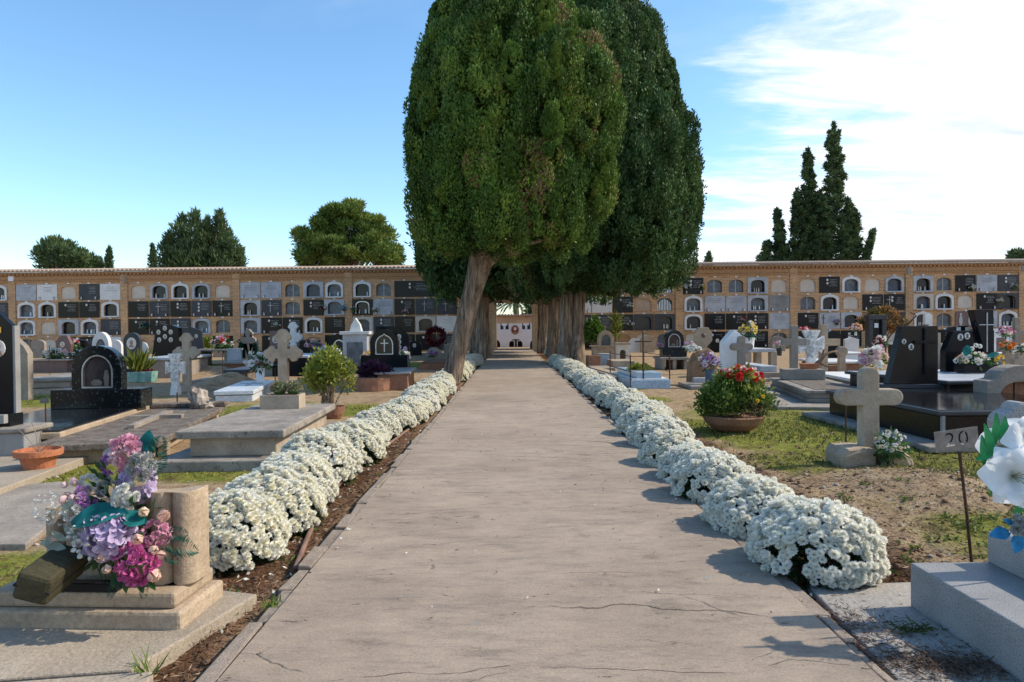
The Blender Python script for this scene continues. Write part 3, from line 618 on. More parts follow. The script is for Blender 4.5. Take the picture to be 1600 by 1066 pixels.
# ------------------------------------------------------------------ trees beyond the wall
m_pine = leafmat('pine_foliage', [(0, (.045, .085, .018)), (.5, (.115, .175, .034)), (1, (.23, .28, .060))], .2, .7, .35, .5)
m_con = leafmat('conifer_foliage', [(0, (.040, .075, .034)), (.5, (.080, .130, .052)), (1, (.16, .21, .08))], .2, .7, .35, .4)
def bgtree(name, label, base_px, Y, blobs, per, L, W, mat, up, spire=False, group=None):
    """blobs: (px, py, rx_px, rz_px, depth offset, tint)"""
    g = AT(base_px, 540, Y); B = Vector((g.x, Y, 0)); t = thing(name, label, 'tree', B, 0, group)
    C = []; RR = []; T = []; O = []
    for (px, py, rx, rz, dy, tn) in blobs:
        p = AT(px, py, Y + dy) - B; k = K(Y); C.append(p); RR.append((rx * k, rx * k, rz * k)); T.append(tn); O.append((p.x * .3, -.2, .6))
    V, Fq, tt = leafcloud(C, RR, per, L, W, up, T, .35); np_mesh('crown', V, Fq, mat, t, np.clip(tt, 0, 1))
    mb = MB(); top = max(c.z for c in C)
    mb.tube([(0, 0, -.1), (.1, 0, top * .3), (0, 0, top * (.55 if spire else .85))], [.35, .25, .05], 9, wob=.2)
    for c in C[::2]:
        if c.z < top * (.4 if spire else 1): mb.tube([(0, 0, max(.8, c.z * .5)), (c.x * .6, c.y * .6, c.z * .8), (c.x * .9, c.y * .9, c.z * .97)], [.10, .06, .02], 6)
    mb.build('trunk', m_bark, t, smooth=True); return t
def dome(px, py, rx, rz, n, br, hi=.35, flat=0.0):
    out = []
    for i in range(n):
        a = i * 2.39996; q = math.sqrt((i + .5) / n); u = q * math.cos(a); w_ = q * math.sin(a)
        s = random.uniform(.75, 1.2); out.append((px + rx * .85 * u, py - rz * .85 * w_, br * s, br * s * .8, random.uniform(-3, 3) * (1 - q * .7), random.uniform(0, hi) + .35 * max(0, u * .6 + w_ * .5)))  # tint rises to the upper right: the sunlit side put into the leaf colour
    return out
def pine_clumps():
    out = []
    for (cx, cy, rx, rz, n) in ((545, 352, 52, 26, 26), (505, 378, 34, 20, 16), (590, 378, 34, 22, 18), (545, 388, 66, 22, 30), (500, 404, 34, 14, 14), (592, 402, 34, 16, 14), (540, 330, 26, 12, 9), (478, 398, 12, 8, 5), (612, 398, 10, 8, 4), (475, 366, 10, 6, 3)):
        for i in range(n):
            a = random.uniform(0, 6.28); q = math.sqrt(random.random()); s = random.uniform(9, 15); out.append((cx + rx * q * math.cos(a), cy - rz * q * math.sin(a), s, s * .62, random.uniform(-3.2, 3.2) * (1.1 - q * .6), random.uniform(0, .65)))
    return out
bgtree('pine_tree', 'bright rounded pine rising behind the wall left of the big cypress', 545, 55, pine_clumps(), 430, .42, .10, m_pine, .5)
bl = []
for (px, top, hw) in ((262, 372, 14), (283, 345, 20), (305, 338, 22), (325, 350, 18), (345, 338, 14), (360, 368, 14), (374, 395, 10), (315, 365, 40), (290, 380, 38), (345, 385, 34)):
    y = top
    while y < 432:
        q = (y - top) / 70; bl.append((px + random.uniform(-4, 4), y, min(hw, 5 + hw * q * 1.6), 9, random.uniform(-1.5, 1.5), random.uniform(0, .55))); y += 7
bgtree('conifer_tree', 'broad dark conifer with several pointed tops behind the wall, left of the pine', 315, 56, bl, 190, .42, .10, m_con, .9)
bgtree('cypress_tree', 'low dark cypress clump behind the left end of the wall', 95, 56, dome(88, 400, 34, 26, 22, 12) + dome(120, 410, 30, 14, 12, 9) + dome(145, 414, 14, 8, 6, 6), 300, .42, .10, m_con, .9)
def tip(label, px, top, hw, Y):
    bl = []; y = top
    while y < 440: bl.append((px + random.uniform(-1, 1), y, 1.2 + hw * min(1, (y - top) / 22), 5, 0, random.uniform(0, .4))); y += 4
    bgtree('cypress_tree', label, px, Y, bl, 120, .35, .09, m_con, 1.3)
tip('slim cypress tip showing over the wall beside the low dark clump', 170, 392, 5, 60)
tip('slim cypress tip showing over the wall beside the broad conifer', 239, 388, 5.5, 60)
bl = []
for (px, top, bot, hw, lean) in ((1303, 195, 415, 33, 2), (1262, 236, 415, 24, 4), (1283, 300, 415, 26, 0), (1246, 298, 415, 22, 3), (1214, 330, 415, 14, 6), (1335, 330, 415, 20, -2), (1325, 315, 415, 20, 3), (1365, 362, 415, 6, -9), (1225, 385, 415, 26, 0), (1200, 380, 415, 18, 0)):
    y = top
    while y < bot:
        q = (y - top) / (bot - top); r_ = 1.2 + hw * .15 * q ** .8; xx = px + lean * q * 1.6
        bl.append((xx, y, r_, r_ * .9 + 1.5, random.uniform(-.4, .4), random.uniform(0, .4)))
        if q > .05:
            for s_ in (-1, 1):
                if random.random() < .9:
                    e_ = hw * (.2 + .6 * q) * random.uniform(.4, 1.15)
                    for m_ in (.45, .75, 1.0): bl.append((xx + s_ * e_ * m_, y + 3 - 7 * m_ * m_, (1.2 + 3.2 * q) * (1.25 - .5 * m_), (1.3 + 2 * q) * (1.2 - .4 * m_), random.uniform(-1, 1), random.uniform(0, .45)))
        y += 5.5
bgtree('conifer_tree', 'ragged dark conifer with tall thin spires behind the wall on the right', 1285, 55, bl, 75, .28, .085, m_con, .7, True)
tip('small dark treetop just above the wall right of the big cypresses', 1107, 400, 9, 60)
bgtree('leafy_tree', 'small green treetop at the right end of the wall', 1590, 60, dome(1590, 402, 14, 8, 8, 6), 150, .4, .12, m_con, .5)
# ------------------------------------------------------------------ chrysanthemum mounds
m_mum = leafmat('white_petals', [(0, (.80, .74, .48)), (.25, (.86, .84, .72)), (.7, (.89, .885, .84)), (1, (.91, .91, .88))], .3, .6, .06, 20)
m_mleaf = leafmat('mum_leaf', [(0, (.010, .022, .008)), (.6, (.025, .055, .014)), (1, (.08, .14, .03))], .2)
def pompom(rings=((12, 6), (36, 10), (60, 12), (85, 13), (110, 11)), w=.40):
    v = []; f = []; t = []
    for k, (ang, c) in enumerate(rings):
        for i in range(c):
            a = 2 * math.pi * (i + .5 * (k % 2)) / c + random.uniform(-.12, .12); ph = D2R(ang + random.uniform(-9, 9)); rr = random.uniform(.88, 1.08)
            d = Vector((math.sin(ph) * math.cos(a), math.sin(ph) * math.sin(a), math.cos(ph))); s = Vector((-math.sin(a), math.cos(a), 0)); u = s.cross(d) * -1
            b_ = d * .25; m_ = d * .72 * rr; e = d * rr + u * .10; n = len(v)
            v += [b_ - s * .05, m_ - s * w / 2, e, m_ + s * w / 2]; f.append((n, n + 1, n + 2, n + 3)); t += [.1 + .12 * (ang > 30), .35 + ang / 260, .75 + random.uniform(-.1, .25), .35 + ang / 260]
    return np.array([tuple(x) for x in v]), np.array(f), np.array(t)
mumP = [pompom() for _ in range(4)]
def mum_meshes(seed, n, br, cream=0.0):
    random.seed(seed); P = []; N = []; S = []
    rx, h = .238, .325
    i = 0
    while len(P) < n:
        i += 1
        ph = math.acos(1 - 1.28 * random.random()); th = random.uniform(0, 2 * math.pi)
        d = np.array([math.sin(ph) * math.cos(th), math.sin(ph) * math.sin(th), math.cos(ph)])
        lob = 1 + .10 * noise.noise((d[0] * 1.7 + seed, d[1] * 1.7, d[2] * 1.7)) + .07 * noise.noise((d[0] * 5 + seed, d[1] * 5, d[2] * 5))
        if ph > 1.15 and noise.noise((d[0] * 3 + seed * 2, d[1] * 3, d[2] * 2)) > .40 - .30 * (ph - 1.15): continue
        if noise.noise((d[0] * 4.5 + seed * 3, d[1] * 4.5, d[2] * 4.5)) > .56: continue
        p = np.array([d[0] * rx, d[1] * rx, .105 + d[2] * (h - .105)]) * lob * random.uniform(.95, 1.04)
        if P and np.min(np.sum((np.array(P) - p) ** 2, 1)) < (br * .80) ** 2: continue
        P.append(p); N.append(d + np.array([0, 0, .45]) + np.array([random.gauss(0, .22) for _ in range(3)])); S.append(br * random.uniform(.78, 1.22))
        if i > n * 12: break
    P = np.array(P); N = np.array(N); S = np.array(S); parts = []
    for k in range(4):
        s = np.arange(len(P)) % 4 == k; v, f = scatter(mumP[k][0], mumP[k][1], P[s], N[s], S[s])
        t = np.tile(mumP[k][2], s.sum()) - np.repeat(rng.random(s.sum()) * (.18 + cream), len(mumP[k][2])); parts.append((v, f, np.clip(t, 0, 1)))
    A = join(parts)
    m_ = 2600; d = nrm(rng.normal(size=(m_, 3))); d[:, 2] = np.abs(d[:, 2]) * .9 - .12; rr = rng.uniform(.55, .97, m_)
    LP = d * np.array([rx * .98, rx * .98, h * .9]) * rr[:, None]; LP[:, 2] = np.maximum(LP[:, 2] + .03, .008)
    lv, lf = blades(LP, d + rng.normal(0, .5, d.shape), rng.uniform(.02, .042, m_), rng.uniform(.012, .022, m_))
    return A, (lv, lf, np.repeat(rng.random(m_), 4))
mumdata = []
for sd_, n_, br_, cr_ in ((3, 900, .0185, .05), (8, 820, .0195, .10), (15, 900, .0180, .34), (23, 820, .0190, .24)): mumdata.append(mum_meshes(sd_, n_, br_, cr_))
random.seed(21)
mprotos = []
ORD = 'first second third fourth fifth sixth seventh eighth ninth tenth eleventh twelfth thirteenth fourteenth fifteenth sixteenth seventeenth eighteenth nineteenth twentieth'.split()
ORD += ['twenty-' + q for q in ORD[:9]] + ['thirtieth'] + ['thirty-' + q for q in ORD[:9]]
def mum(x, y, s, sz, k, label, rz):
    t = thing('chrysanthemum', label, 'chrysanthemum', (x, y, gz(x, y) - .01), rz, 'white chrysanthemums bordering the path')
    t.scale = (s, s, sz * .86)
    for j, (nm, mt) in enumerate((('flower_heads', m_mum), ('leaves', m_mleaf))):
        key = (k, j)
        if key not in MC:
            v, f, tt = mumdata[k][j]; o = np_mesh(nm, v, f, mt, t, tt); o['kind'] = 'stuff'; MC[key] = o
        else:
            o = MC[key].copy(); COL.objects.link(o); o.parent = t
MC = {}
rightpx = [(1274, 900, 1.0, 1.02, 0), (1180, 836, .90, .97, 1), (1112, 786, .92, 1.0, 0), (1083, 757, .88, .95, 1), (1050, 733, .92, .98, 3), (1032, 703, 1.02, 1.0, 1)]
leftpx = [(362, 872, .90, 1.08, 2), (424, 826, .98, 1.05, 2), (458, 786, .95, 1.0, 3), (498, 752, .98, 1.12, 3), (545, 722, 1.0, 1.1, 2)]
rows = {1: [], -1: []}
for a, b_, s_, z_, k_ in rightpx: p = G(a, b_); rows[1].append((p.x, p.y, s_, z_, k_))
for a, b_, s_, z_, k_ in leftpx: p = G(a, b_); rows[-1].append((p.x, p.y, s_, z_, k_))
for sg in (1, -1):
    y = rows[sg][-1][1] + .62; x = rows[sg][-1][0]
    while y < (21.5 if sg > 0 else 22):
        xt = 1.36 if sg > 0 else -1.22
        x = x * .6 + xt * .4
        if not (sg < 0 and 12.3 < y < 13.6) and not (sg > 0 and 18.5 < y < 21.5 and False): rows[sg].append((x + random.uniform(-.07, .07), y, random.uniform(.85, 1.12), random.uniform(.85, 1.08), random.randrange(4) if sg > 0 else random.choice((2, 3, 1))))
        y += random.uniform(.46, .62)
    rows[sg].append((1.62 if sg > 0 else -1.12, 27.5 if sg > 0 else 27, 1.25, 1.4, 1))
for sg in (1, -1):
    for i, (x, y, s_, z_, k_) in enumerate(rows[sg]):
        sd_ = 'right' if sg > 0 else 'left'
        lab = '%s white chrysanthemum from the front in the row %s of the path' % (ORD[i], sd_)
        if i == 0: lab = 'frontmost round white chrysanthemum %s' % ('beside the grey paving right of the path' if sg > 0 else 'beside the book-shaped stone left of the path')
        if i == len(rows[sg]) - 1: lab = 'lone white chrysanthemum near the gate, %s of the path' % sd_
        mum(x, y, s_ * (1.09 if sg < 0 else 1.02), z_, k_, lab, random.uniform(0, 360))
# ------------------------------------------------------------------ niche wall
YW = G(800, 548).y; WA = -1.0
WN = Vector((-math.sin(D2R(WA)), math.cos(D2R(WA)), 0)); WE = Vector((math.cos(D2R(WA)), math.sin(D2R(WA)), 0)); WO = Vector((0, YW, 0))
def wall_u(px, py=500):
    d = ray(px, py); t = (WO - CAM).dot(WN) / d.dot(WN); return (CAM + d * t - WO).dot(WE)
def wall_pt(px, py, out=0.0):
    d = ray(px, py); t = (WO - CAM).dot(WN) / d.dot(WN); return CAM + d * t - WN * out
m_brick, nt, nd, lk, b = newmat('brown_brick')
tcn = nd.new('ShaderNodeTexCoord'); sx = nd.new('ShaderNodeSeparateXYZ'); lk.new(tcn.outputs['Object'], sx.inputs[0]); cx_ = nd.new('ShaderNodeCombineXYZ')
lk.new(math2('ADD', sx.outputs[0], sx.outputs[1]), cx_.inputs[0]); lk.new(sx.outputs[2], cx_.inputs[1])
bt = nd.new('ShaderNodeTexBrick'); lk.new(cx_.outputs[0], bt.inputs['Vector']); bt.inputs['Scale'].default_value = 1.0
bt.inputs['Brick Width'].default_value = .25; bt.inputs['Row Height'].default_value = .072; bt.inputs['Mortar Size'].default_value = .011; bt.inputs['Bias'].default_value = .1
bt.inputs['Color1'].default_value = (.58, .31, .135, 1); bt.inputs['Color2'].default_value = (.40, .20, .085, 1); bt.inputs['Mortar'].default_value = (.56, .45, .31, 1)
n1 = tex(nd, lk, tcn.outputs['Object'], .8, 6, .65); n2 = tex(nd, lk, tcn.outputs['Object'], 14, 4)
g = ramp(nd, [(.3, (.72, .72, .74)), (.7, (1.22, 1.18, 1.12))]); lk.new(n1, g.inputs[0]); g2 = ramp(nd, [(.3, (.8, .8, .8)), (.7, (1.15, 1.15, 1.15))]); lk.new(n2, g2.inputs[0])
lk.new(mix(nd, lk, 1.0, mix(nd, lk, 1.0, bt.outputs['Color'], g.outputs[0], 'MULTIPLY'), g2.outputs[0], 'MULTIPLY'), b.inputs['Base Color']); b.inputs['Roughness'].default_value = .9
bumpn(nd, lk, bt.outputs['Fac'], b, -.5, .01)
m_brickd = stone('brick_trim', (.36, .19, .09), (.54, .31, .16), 14, .9, .4, 60, .62, (.16, .10, .06))
m_cope = stone('coping_tile', (.31, .22, .16), (.45, .34, .26), 7, .9, .5, 40, .58, (.17, .13, .11), stretch=(1.5, .6, 1))
m_pale = stone('pale_plaster', (.56, .49, .41), (.68, .61, .53), 2, .9, .1, 40)
m_paleb = stone('beige_plaster', (.42, .31, .22), (.52, .40, .30), 2, .9, .1, 40)
m_beige = stone('beige_marble', (.50, .44, .37), (.62, .56, .49), 2, .5, .1, 40)
RZ = [(2.75, 3.56), (1.86, 2.66), (.965, 1.77), (.07, .87)]; RP = [(2.705, 3.65), (1.815, 2.705), (.915, 1.815), (0.0, .915)]
OW, OH, OR = .74, .64, .22            # arched opening: width, height, rise of the arch
def arch(cx, z, w, h, rise, n=10):
    """points from bottom left up over the arch to bottom right"""
    pts = [(cx - w / 2, z)]
    for i in range(n + 1):
        a = math.pi - math.pi * i / n; pts.append((cx + w / 2 * math.copysign(abs(math.cos(a)) ** .8, math.cos(a)), z + h - rise + rise * math.sin(a) ** .85))
    return pts + [(cx + w / 2, z)]
def arch_cell(mb, x0, x1, z0, z1, cx, zo, w, h, rise, depth):
    A = arch(cx, zo, w, h, rise); n = len(A)
    mb.add([(x0, 0, z0), (x1, 0, z0), (x1, 0, zo), (x0, 0, zo)], [(0, 1, 2, 3)])
    mb.add([(x0, 0, zo), (cx - w / 2, 0, zo), (cx - w / 2, 0, z1), (x0, 0, z1)], [(0, 1, 2, 3)]); mb.add([(cx + w / 2, 0, zo), (x1, 0, zo), (x1, 0, z1), (cx + w / 2, 0, z1)], [(0, 1, 2, 3)])
    for i in range(1, n - 2):
        p, q = A[i], A[i + 1]
        if q[0] - p[0] > 1e-5: mb.add([(p[0], 0, p[1]), (q[0], 0, q[1]), (q[0], 0, z1), (p[0], 0, z1)], [(0, 1, 2, 3)])
    for i in range(n):
        p, q = A[i], A[(i + 1) % n]; mb.add([(p[0], 0, p[1]), (p[0], depth, p[1]), (q[0], depth, q[1]), (q[0], 0, q[1])], [(0, 1, 2, 3)])
    O = [(cx + (p[0] - cx) * 1.16, zo + (p[1] - zo) * 1.11) for p in A[1:-1]]; I = A[1:-1]
    for i in range(len(I) - 1):
        v = [(I[i][0], -.012, I[i][1]), (I[i + 1][0], -.012, I[i + 1][1]), (O[i + 1][0], -.012, O[i + 1][1]), (O[i][0], -.012, O[i][1])]
        mb.add(v, [(0, 1, 2, 3)]); mb.add([v[2], v[3], (v[3][0], 0, v[3][2]), (v[2][0], 0, v[2][2])], [(0, 1, 2, 3)])
def outline_scale(A, cx, z, kx, dz): return [(cx + (p[0] - cx) * kx, p[1] if i in (0, len(A) - 1) else p[1] + dz) for i, p in enumerate(A)]
def text_bars(mb, x0, x1, z0, z1, rows, y, th=.012):
    """engraved lines too small to read, as broken strokes"""
    for r_ in range(rows):
        z = z1 - (z1 - z0) * (r_ + .5) / rows; L = (x1 - x0) * random.uniform(.55, 1); x = (x0 + x1) / 2 - L / 2; e = x + L
        while x < e - .02:
            l = random.uniform(.03, .09); mb.box(x, min(e, x + l), y - .004, y + .002, z, z + th * random.uniform(.9, 1.5)); x += l + .018
def cross_bars(mb, cx, z0, h, w, t, y0, y1):
    mb.box(cx - t / 2, cx + t / 2, y0, y1, z0, z0 + h); mb.box(cx - w / 2, cx - t / 2, y0 + .001, y1, z0 + h * .64, z0 + h * .64 + t); mb.box(cx + t / 2, cx + w / 2, y0 + .001, y1, z0 + h * .64, z0 + h * .64 + t)
def oval(mb, cx, cz, rx, rz, y0, y1, n=14): mb.prism([(cx + rx * math.cos(2 * math.pi * i / n), cz + rz * math.sin(2 * math.pi * i / n)) for i in range(n)], y0, y1)
PLQ = {'L': (m_marble, 'light marble plaque'), 'M': (m_marbleg, 'grey marble plaque'), 'T': (m_grey, 'grey plaque with dark engraving'), 'C': (m_marbleg, 'pale plaque with a dark cross'), 'O': (m_marbleg, 'pale plaque with rounded top corners'),
       'K': (m_black, 'black granite plaque'), 'X': (m_black, 'black plaque with a cross'), 'D': (m_greyd, 'dark grey plaque'), 'E': (m_greyd, 'dark grey plaque with a cross'), 'R': (m_red, 'reddish plaque with pale figures'), 'k': (m_black, 'double-width black plaque')}
def niche(parent, t, cx, r, pitch):
    z0, z1 = RZ[r]; w = pitch * .955; x0, x1 = cx - w / 2, cx + w / 2; zo = z0 + .07; A = arch(cx, zo, OW, OH, OR); par = None
    if t in PLQ:
        m_, lab = PLQ[t]; mb = MB(); xe = x1 + (pitch if t == 'k' else 0)
        if t == 'O': mb.prism([(x0, z0), (x1, z0), (x1, z1 - .12), (x1 - .05, z1 - .04), (x1 - .14, z1), (x0 + .14, z1), (x0 + .05, z1 - .04), (x0, z1 - .12)], -.035, 0)
        else: mb.box(x0, xe, -random.uniform(.03, .045), 0, z0, z1)
        par = mb.build('niche_plaque', m_, parent, bevel=.008, label=lab)
        mb = MB(); md = m_letterd if t in 'LMTCO' else m_letter; y = -.047; wd = xe - x0
        if t in 'KDk': text_bars(mb, x0 + wd * .45, xe - wd * .1, z0 + .3, z1 - .12, 5, y)
        if t in 'LMO': text_bars(mb, x0 + wd * .2, xe - wd * .15, z0 + .42, z1 - .12, 3, y, .009)
        if t in 'T': text_bars(mb, x0 + wd * .25, xe - wd * .06, z0 + .2, z1 - .05, 6, y)
        if t in 'C': text_bars(mb, x0 + wd * .4, xe - wd * .1, z0 + .3, z1 - .15, 5, y, .009); cross_bars(mb, x0 + .2, z0 + .2, .5, .22, .035, y - .02, y)
        if t in 'XE':
            cross_bars(mb, x0 + random.choice((.25, .45)) * wd, z0 + .18, .52, .26, .03, y - .01, y); text_bars(mb, x0 + wd * .55, xe - wd * .08, z0 + .3, z1 - .15, 4, y)
        if t == 'R':
            for q in (.25, .7): oval(mb, x0 + wd * q, z0 + .35, .09, .25, y - .01, y); oval(mb, x0 + wd * q, z0 + .66, .06, .07, y - .01, y)
        if mb.f: mb.build('lettering', md, par)
        if t in 'KDXk' and random.random() < .75:
            mb = MB()
            for q in range(random.choice((1, 2, 3))): oval(mb, x0 + wd * .38, z1 - .16 - q * .17, .05, .06, -.06, -.044)
            mb.build('portrait', m_photo, par)
        if random.random() < .4:
            mb = MB()
            for q in (.15, .85): mb.lathe([(.03, z0 + .03), (.045, z0 + .05), (.03, z0 + .12), (.05, z0 + .17)], 8, T=Matrix.Translation((x0 + wd * q, -.08, 0)))
            mb.build('vase', m_chrome, par)
    elif t in 'pP.':
        mb = MB(); mb.prism(A, .05, .09); par = mb.build('closure_panel', m_pale if t == 'p' else (m_paleb if t == 'P' else m_brickd), parent)
    elif t in 'gG':
        mb = MB(); mb.prism(A, .13, .16); par = mb.build('glass_pane', m_glassg if t == 'g' else m_glassb, parent)
        mb = MB(); mb.box(cx - .006, cx + .006, .115, .13, zo, zo + OH - .01)
        if t == 'G':
            for q in range(-4, 5): mb.box(cx + q * .08 - .015, cx + q * .08 + .015, .118, .129, zo + .02, zo + OH - .05 - .015 * q * q)
        mb.build('glazing_bar', m_chrome, par)
    else:
        fm = {'w': m_marble, 'v': m_marbleg, 's': m_marbleg, 'S': m_beige, 'B': m_black, 't': m_greyd}[t]; mb = MB()
        I = outline_scale(A, cx, zo, .92, -.03)
        if t in 'wv':
            O = [(cx + (p[0] - cx) * 1.22, zo - .06 if i in (0, len(A) - 1) else p[1] + .085) for i, p in enumerate(A)]
            if random.random() < .5:
                m_i = len(O) // 2; O[m_i] = (O[m_i][0], O[m_i][1] + .06)
        else:
            O = []
            for i, p in enumerate(A):
                if i == 0: O.append((x0, z0))
                elif i == len(A) - 1: O.append((x1, z0))
                else:
                    a = (p[0] - cx) / (OW / 2); O.append((max(x0, min(x1, cx + a * w * .62)), z1 if abs(a) < .82 else z0 + (z1 - z0) * (1 if i in (3, len(A) - 4) else .75)))
            O[1] = (x0, z0 + .45); O[2] = (x0, z1); O[-2] = (x1, z0 + .45); O[-3] = (x1, z1)
        mb.frame(O, I, -.05, .03); par = mb.build('niche_frame', fm, parent, bevel=.006)
        gm = random.choice((m_glassk, m_glassk, m_glassb, m_glassg))
        MB().prism([(cx + (p[0] - cx) * .985, p[1]) for p in A], .14, .17).build('glass_pane', gm, par)
        mb = MB(); mb.box(cx - OW * .55, cx + OW * .55, -.12, -.051, zo - .07, zo - .02); mb.build('ledge', fm, par)
        if random.random() < .7:
            mb = MB()
            for q in range(random.randint(1, 4)): mb.lathe([(.025, zo), (.04, zo + .04), (.025, zo + random.uniform(.1, .2)), (.02, zo + .22)], 7, T=Matrix.Translation((cx + random.uniform(-.25, .25), .05, .002)))
            mb.build('vase', random.choice((m_marble, m_chrome, m_pale)), par)
        if t == 'B':
            I2 = outline_scale(A, cx, zo, .86, -.05); MB().frame(outline_scale(A, cx, zo, .93, -.01), I2, -.062, -.051).build('rim', m_chrome, par)
    MB().box(cx - .055, cx + .055, -.055 if t in PLQ else -.025, -.02 if t not in PLQ else -.001, z1 + .015, z1 + .075).build('number_plate', m_white, par)
PILW = .36
def block(label, pil_px, bays, ends, plates):
    t = thing('niche_wall', label, 'niche wall', WO, WA, None)
    U = [wall_u(p) if isinstance(p, int) else p for p in pil_px]
    wb = MB(); uL = wall_u(ends[0]) if ends[0] else U[0] - .18; uR = wall_u(ends[1]) if ends[1] else U[-1] + .18
    def plainwall(a, c_, z0, z1): wb.add([(a, 0, z0), (c_, 0, z0), (c_, 0, z1), (a, 0, z1)], [(0, 1, 2, 3)])
    if uL < U[0] - .2: plainwall(uL, U[0], 0, 3.65)
    if uR > U[-1] + .2: plainwall(U[-1], uR, 0, 3.65)
    for i, bay in enumerate(bays):
        a, c_ = U[i], U[i + 1]; pitch = (c_ - a - PILW) / 5; x = a + PILW / 2
        plainwall(a, x, 0, 3.65); plainwall(c_ - PILW / 2, c_, 0, 3.65)
        for r in range(4):
            for q, ty in enumerate(bay[r]):
                xc = x + (q + .5) * pitch; x0, x1 = x + q * pitch, x + (q + 1) * pitch; z0, z1 = RP[r]
                if ty in PLQ or ty == '-': plainwall(x0, x1, z0, z1)
                else: arch_cell(wb, x0, x1, z0, z1, xc, RZ[r][0] + .07, OW, OH, OR, .2)
                if ty != '-': niche(t, ty, xc, r, pitch)
    plainwall(uL, uR, 3.65, 4.06)
    wb.box(uL, uR, .21, 2.6, 0, 4.06)
    # close the face behind openings
    wb.build('wall', m_brick, t)
    for u in U:
        if uL - .01 <= u - .1 and u + .1 <= uR + .01: MB().box(u - PILW / 2, u + PILW / 2, -.06, -.001, 0, 4.04).build('pilaster', m_brick, t)
    st_ = MB(); st_.box(uL, uR, -.075, -.062, 3.70, 3.76); st_.box(uL, uR, -.062, -.003, 3.702, 3.758); st_.build('string_course', m_brickd, t)
    mb = MB(); mb.box(uL, uR, -.05, -.002, 3.78, 3.97)
    x = uL + .03
    while x < uR - .07: mb.box(x, x + .05, -.058, -.051, 3.79, 3.96); x += .115
    mb.build('soldier_course', m_brickd, t)
    mb = MB(); x = uL; mb.box(uL, uR, -.07, -.003, 4.0, 4.02); mb.box(uL, uR, -.13, -.003, 4.08, 4.12)
    while x < uR - .1: mb.box(x, x + .11, -.12, -.004, 4.021, 4.079); x += .2
    mb.build('corbel_course', m_brickd, t)
    mb = MB(); mb.box(uL, uR, -.20, 2.7, 4.121, 4.17)
    x = uL
    while x < uR:                       # half-round tiles laid down the slope
        n = 6; rr = .105; v = []
        for yy, zz0 in ((-.24 + random.uniform(-.012, .012), 4.171), (2.7, 4.52)):
            v += [(x + .11 - rr * math.cos(math.pi * k / n), yy, zz0 + rr * 1.05 * math.sin(math.pi * k / n)) for k in range(n + 1)]
        m_ = n + 1; mb.add(v, [(k, k + 1, k + 1 + m_, k + m_) for k in range(n)] + [tuple(range(n, -1, -1))]); x += .215
    mb.build('coping', m_cope, t)
    for (px, py, w_, h_) in plates:
        u = wall_u(px); z = wall_pt(px, py).z; MB().box(u - w_ / 2, u + w_ / 2, -.10, -.062, z - h_ / 2, z + h_ / 2).build('wall_plate', m_white if w_ > .2 else m_steel, t)
    return t
stepL = wall_u(195) - wall_u(20); stepR = wall_u(1597) - wall_u(1420)
L0 = wall_u(20) - stepL; R9 = wall_u(1597) + stepR
block('long brick wall of burial niches left of the gate', [L0 - stepL, L0, 20, 195, 370, 545, 720],
      [("gKwLp", "pwDgK", "LgKwp", "KpgDw"), ("LKgpw", "gwKLD", "wgKpL", "pgKDg"), ("MLpDL", "wwKKw", "wpswD", "gpKKL"), ("pvwvp", "KEKDX", "KKDvg", ".p.gK"), ("MMgsw", "sEgKs", "sKKwK", "gKD.K"), ("wgk-p", "BMKEE", "SDKSL", "gDKKD")],
      (None, 768), [(20, 436, .26, .24), (197, 438, .14, .34)])
block('long brick wall of burial niches right of the gate', [886, 1061, 1240, 1420, 1597, R9, R9 + stepR],
      [("pPpPG", "LLKPG", "DDKtt", "KK.pg"), ("Kggsp", "wOOsT", "wKKKM", "pKKKg"), ("pKwpv", "gwpKX", "KCsDD", "KKXgp"), ("sgKMD", "SwpKt", "wgRsw", "KKXDL"), ("pgKLw", "KwgpD", "LKwsg", "KgpKD"), ("wKpgL", "DgwKp", "gLKpw", "pKgwD")],
      (836, None), [(1419, 423, .16, .38), (1598, 419, .2, .26)])
# gateway between the two walls
gt = thing('gateway', 'square beige gate opening through the brick wall at the path end', 'gateway', WO, WA)
uA, uB = wall_u(773), wall_u(832); uA0, uB0 = wall_u(768) + .004, wall_u(836) - .004; zT = wall_pt(800, 470.5).z
m_plast = stone('gate_plaster', (.42, .30, .19), (.52, .39, .26), 3, .9, .2, 60)
MB().box(uA0, uA, -.05, 2.6, 0, zT + .18).build('pier', m_plast, gt, bevel=.01); MB().box(uB, uB0, -.05, 2.6, 0, zT + .18).build('pier', m_plast, gt, bevel=.01)
MB().box(uA, uB, -.045, 2.6, zT, zT + .18).build('lintel', m_plast, gt, bevel=.01)
MB().box(uA0, uB0, 0, 2.6, zT + .181, 4.12).build('wall', m_brick, gt)
mb = MB(); mb.box(uA0 + .01, uB0 - .01, -.2, 2.7, 4.121, 4.17)
x = uA0 + .01
while x < uB0 - .1:
    mb.prism([(x + .1 + .1 * math.cos(math.pi * k / 6), 4.171 + .1 * math.sin(math.pi * k / 6)) for k in range(7)], -.24, 2.7); x += .21
mb.build('coping', m_cope, gt)
MB().box(uB - .03, uB + .1, -.16, -.051, zT + .0, zT + .22).build('lamp_box', m_white, gt)
sheet('courtyard_floor', [Vector((-8, YW + 2.65, 0)), Vector((8, YW + 2.65, 0)), Vector((8, 60, 0)), Vector((-8, 60, 0))], -.32, .1, m_path)
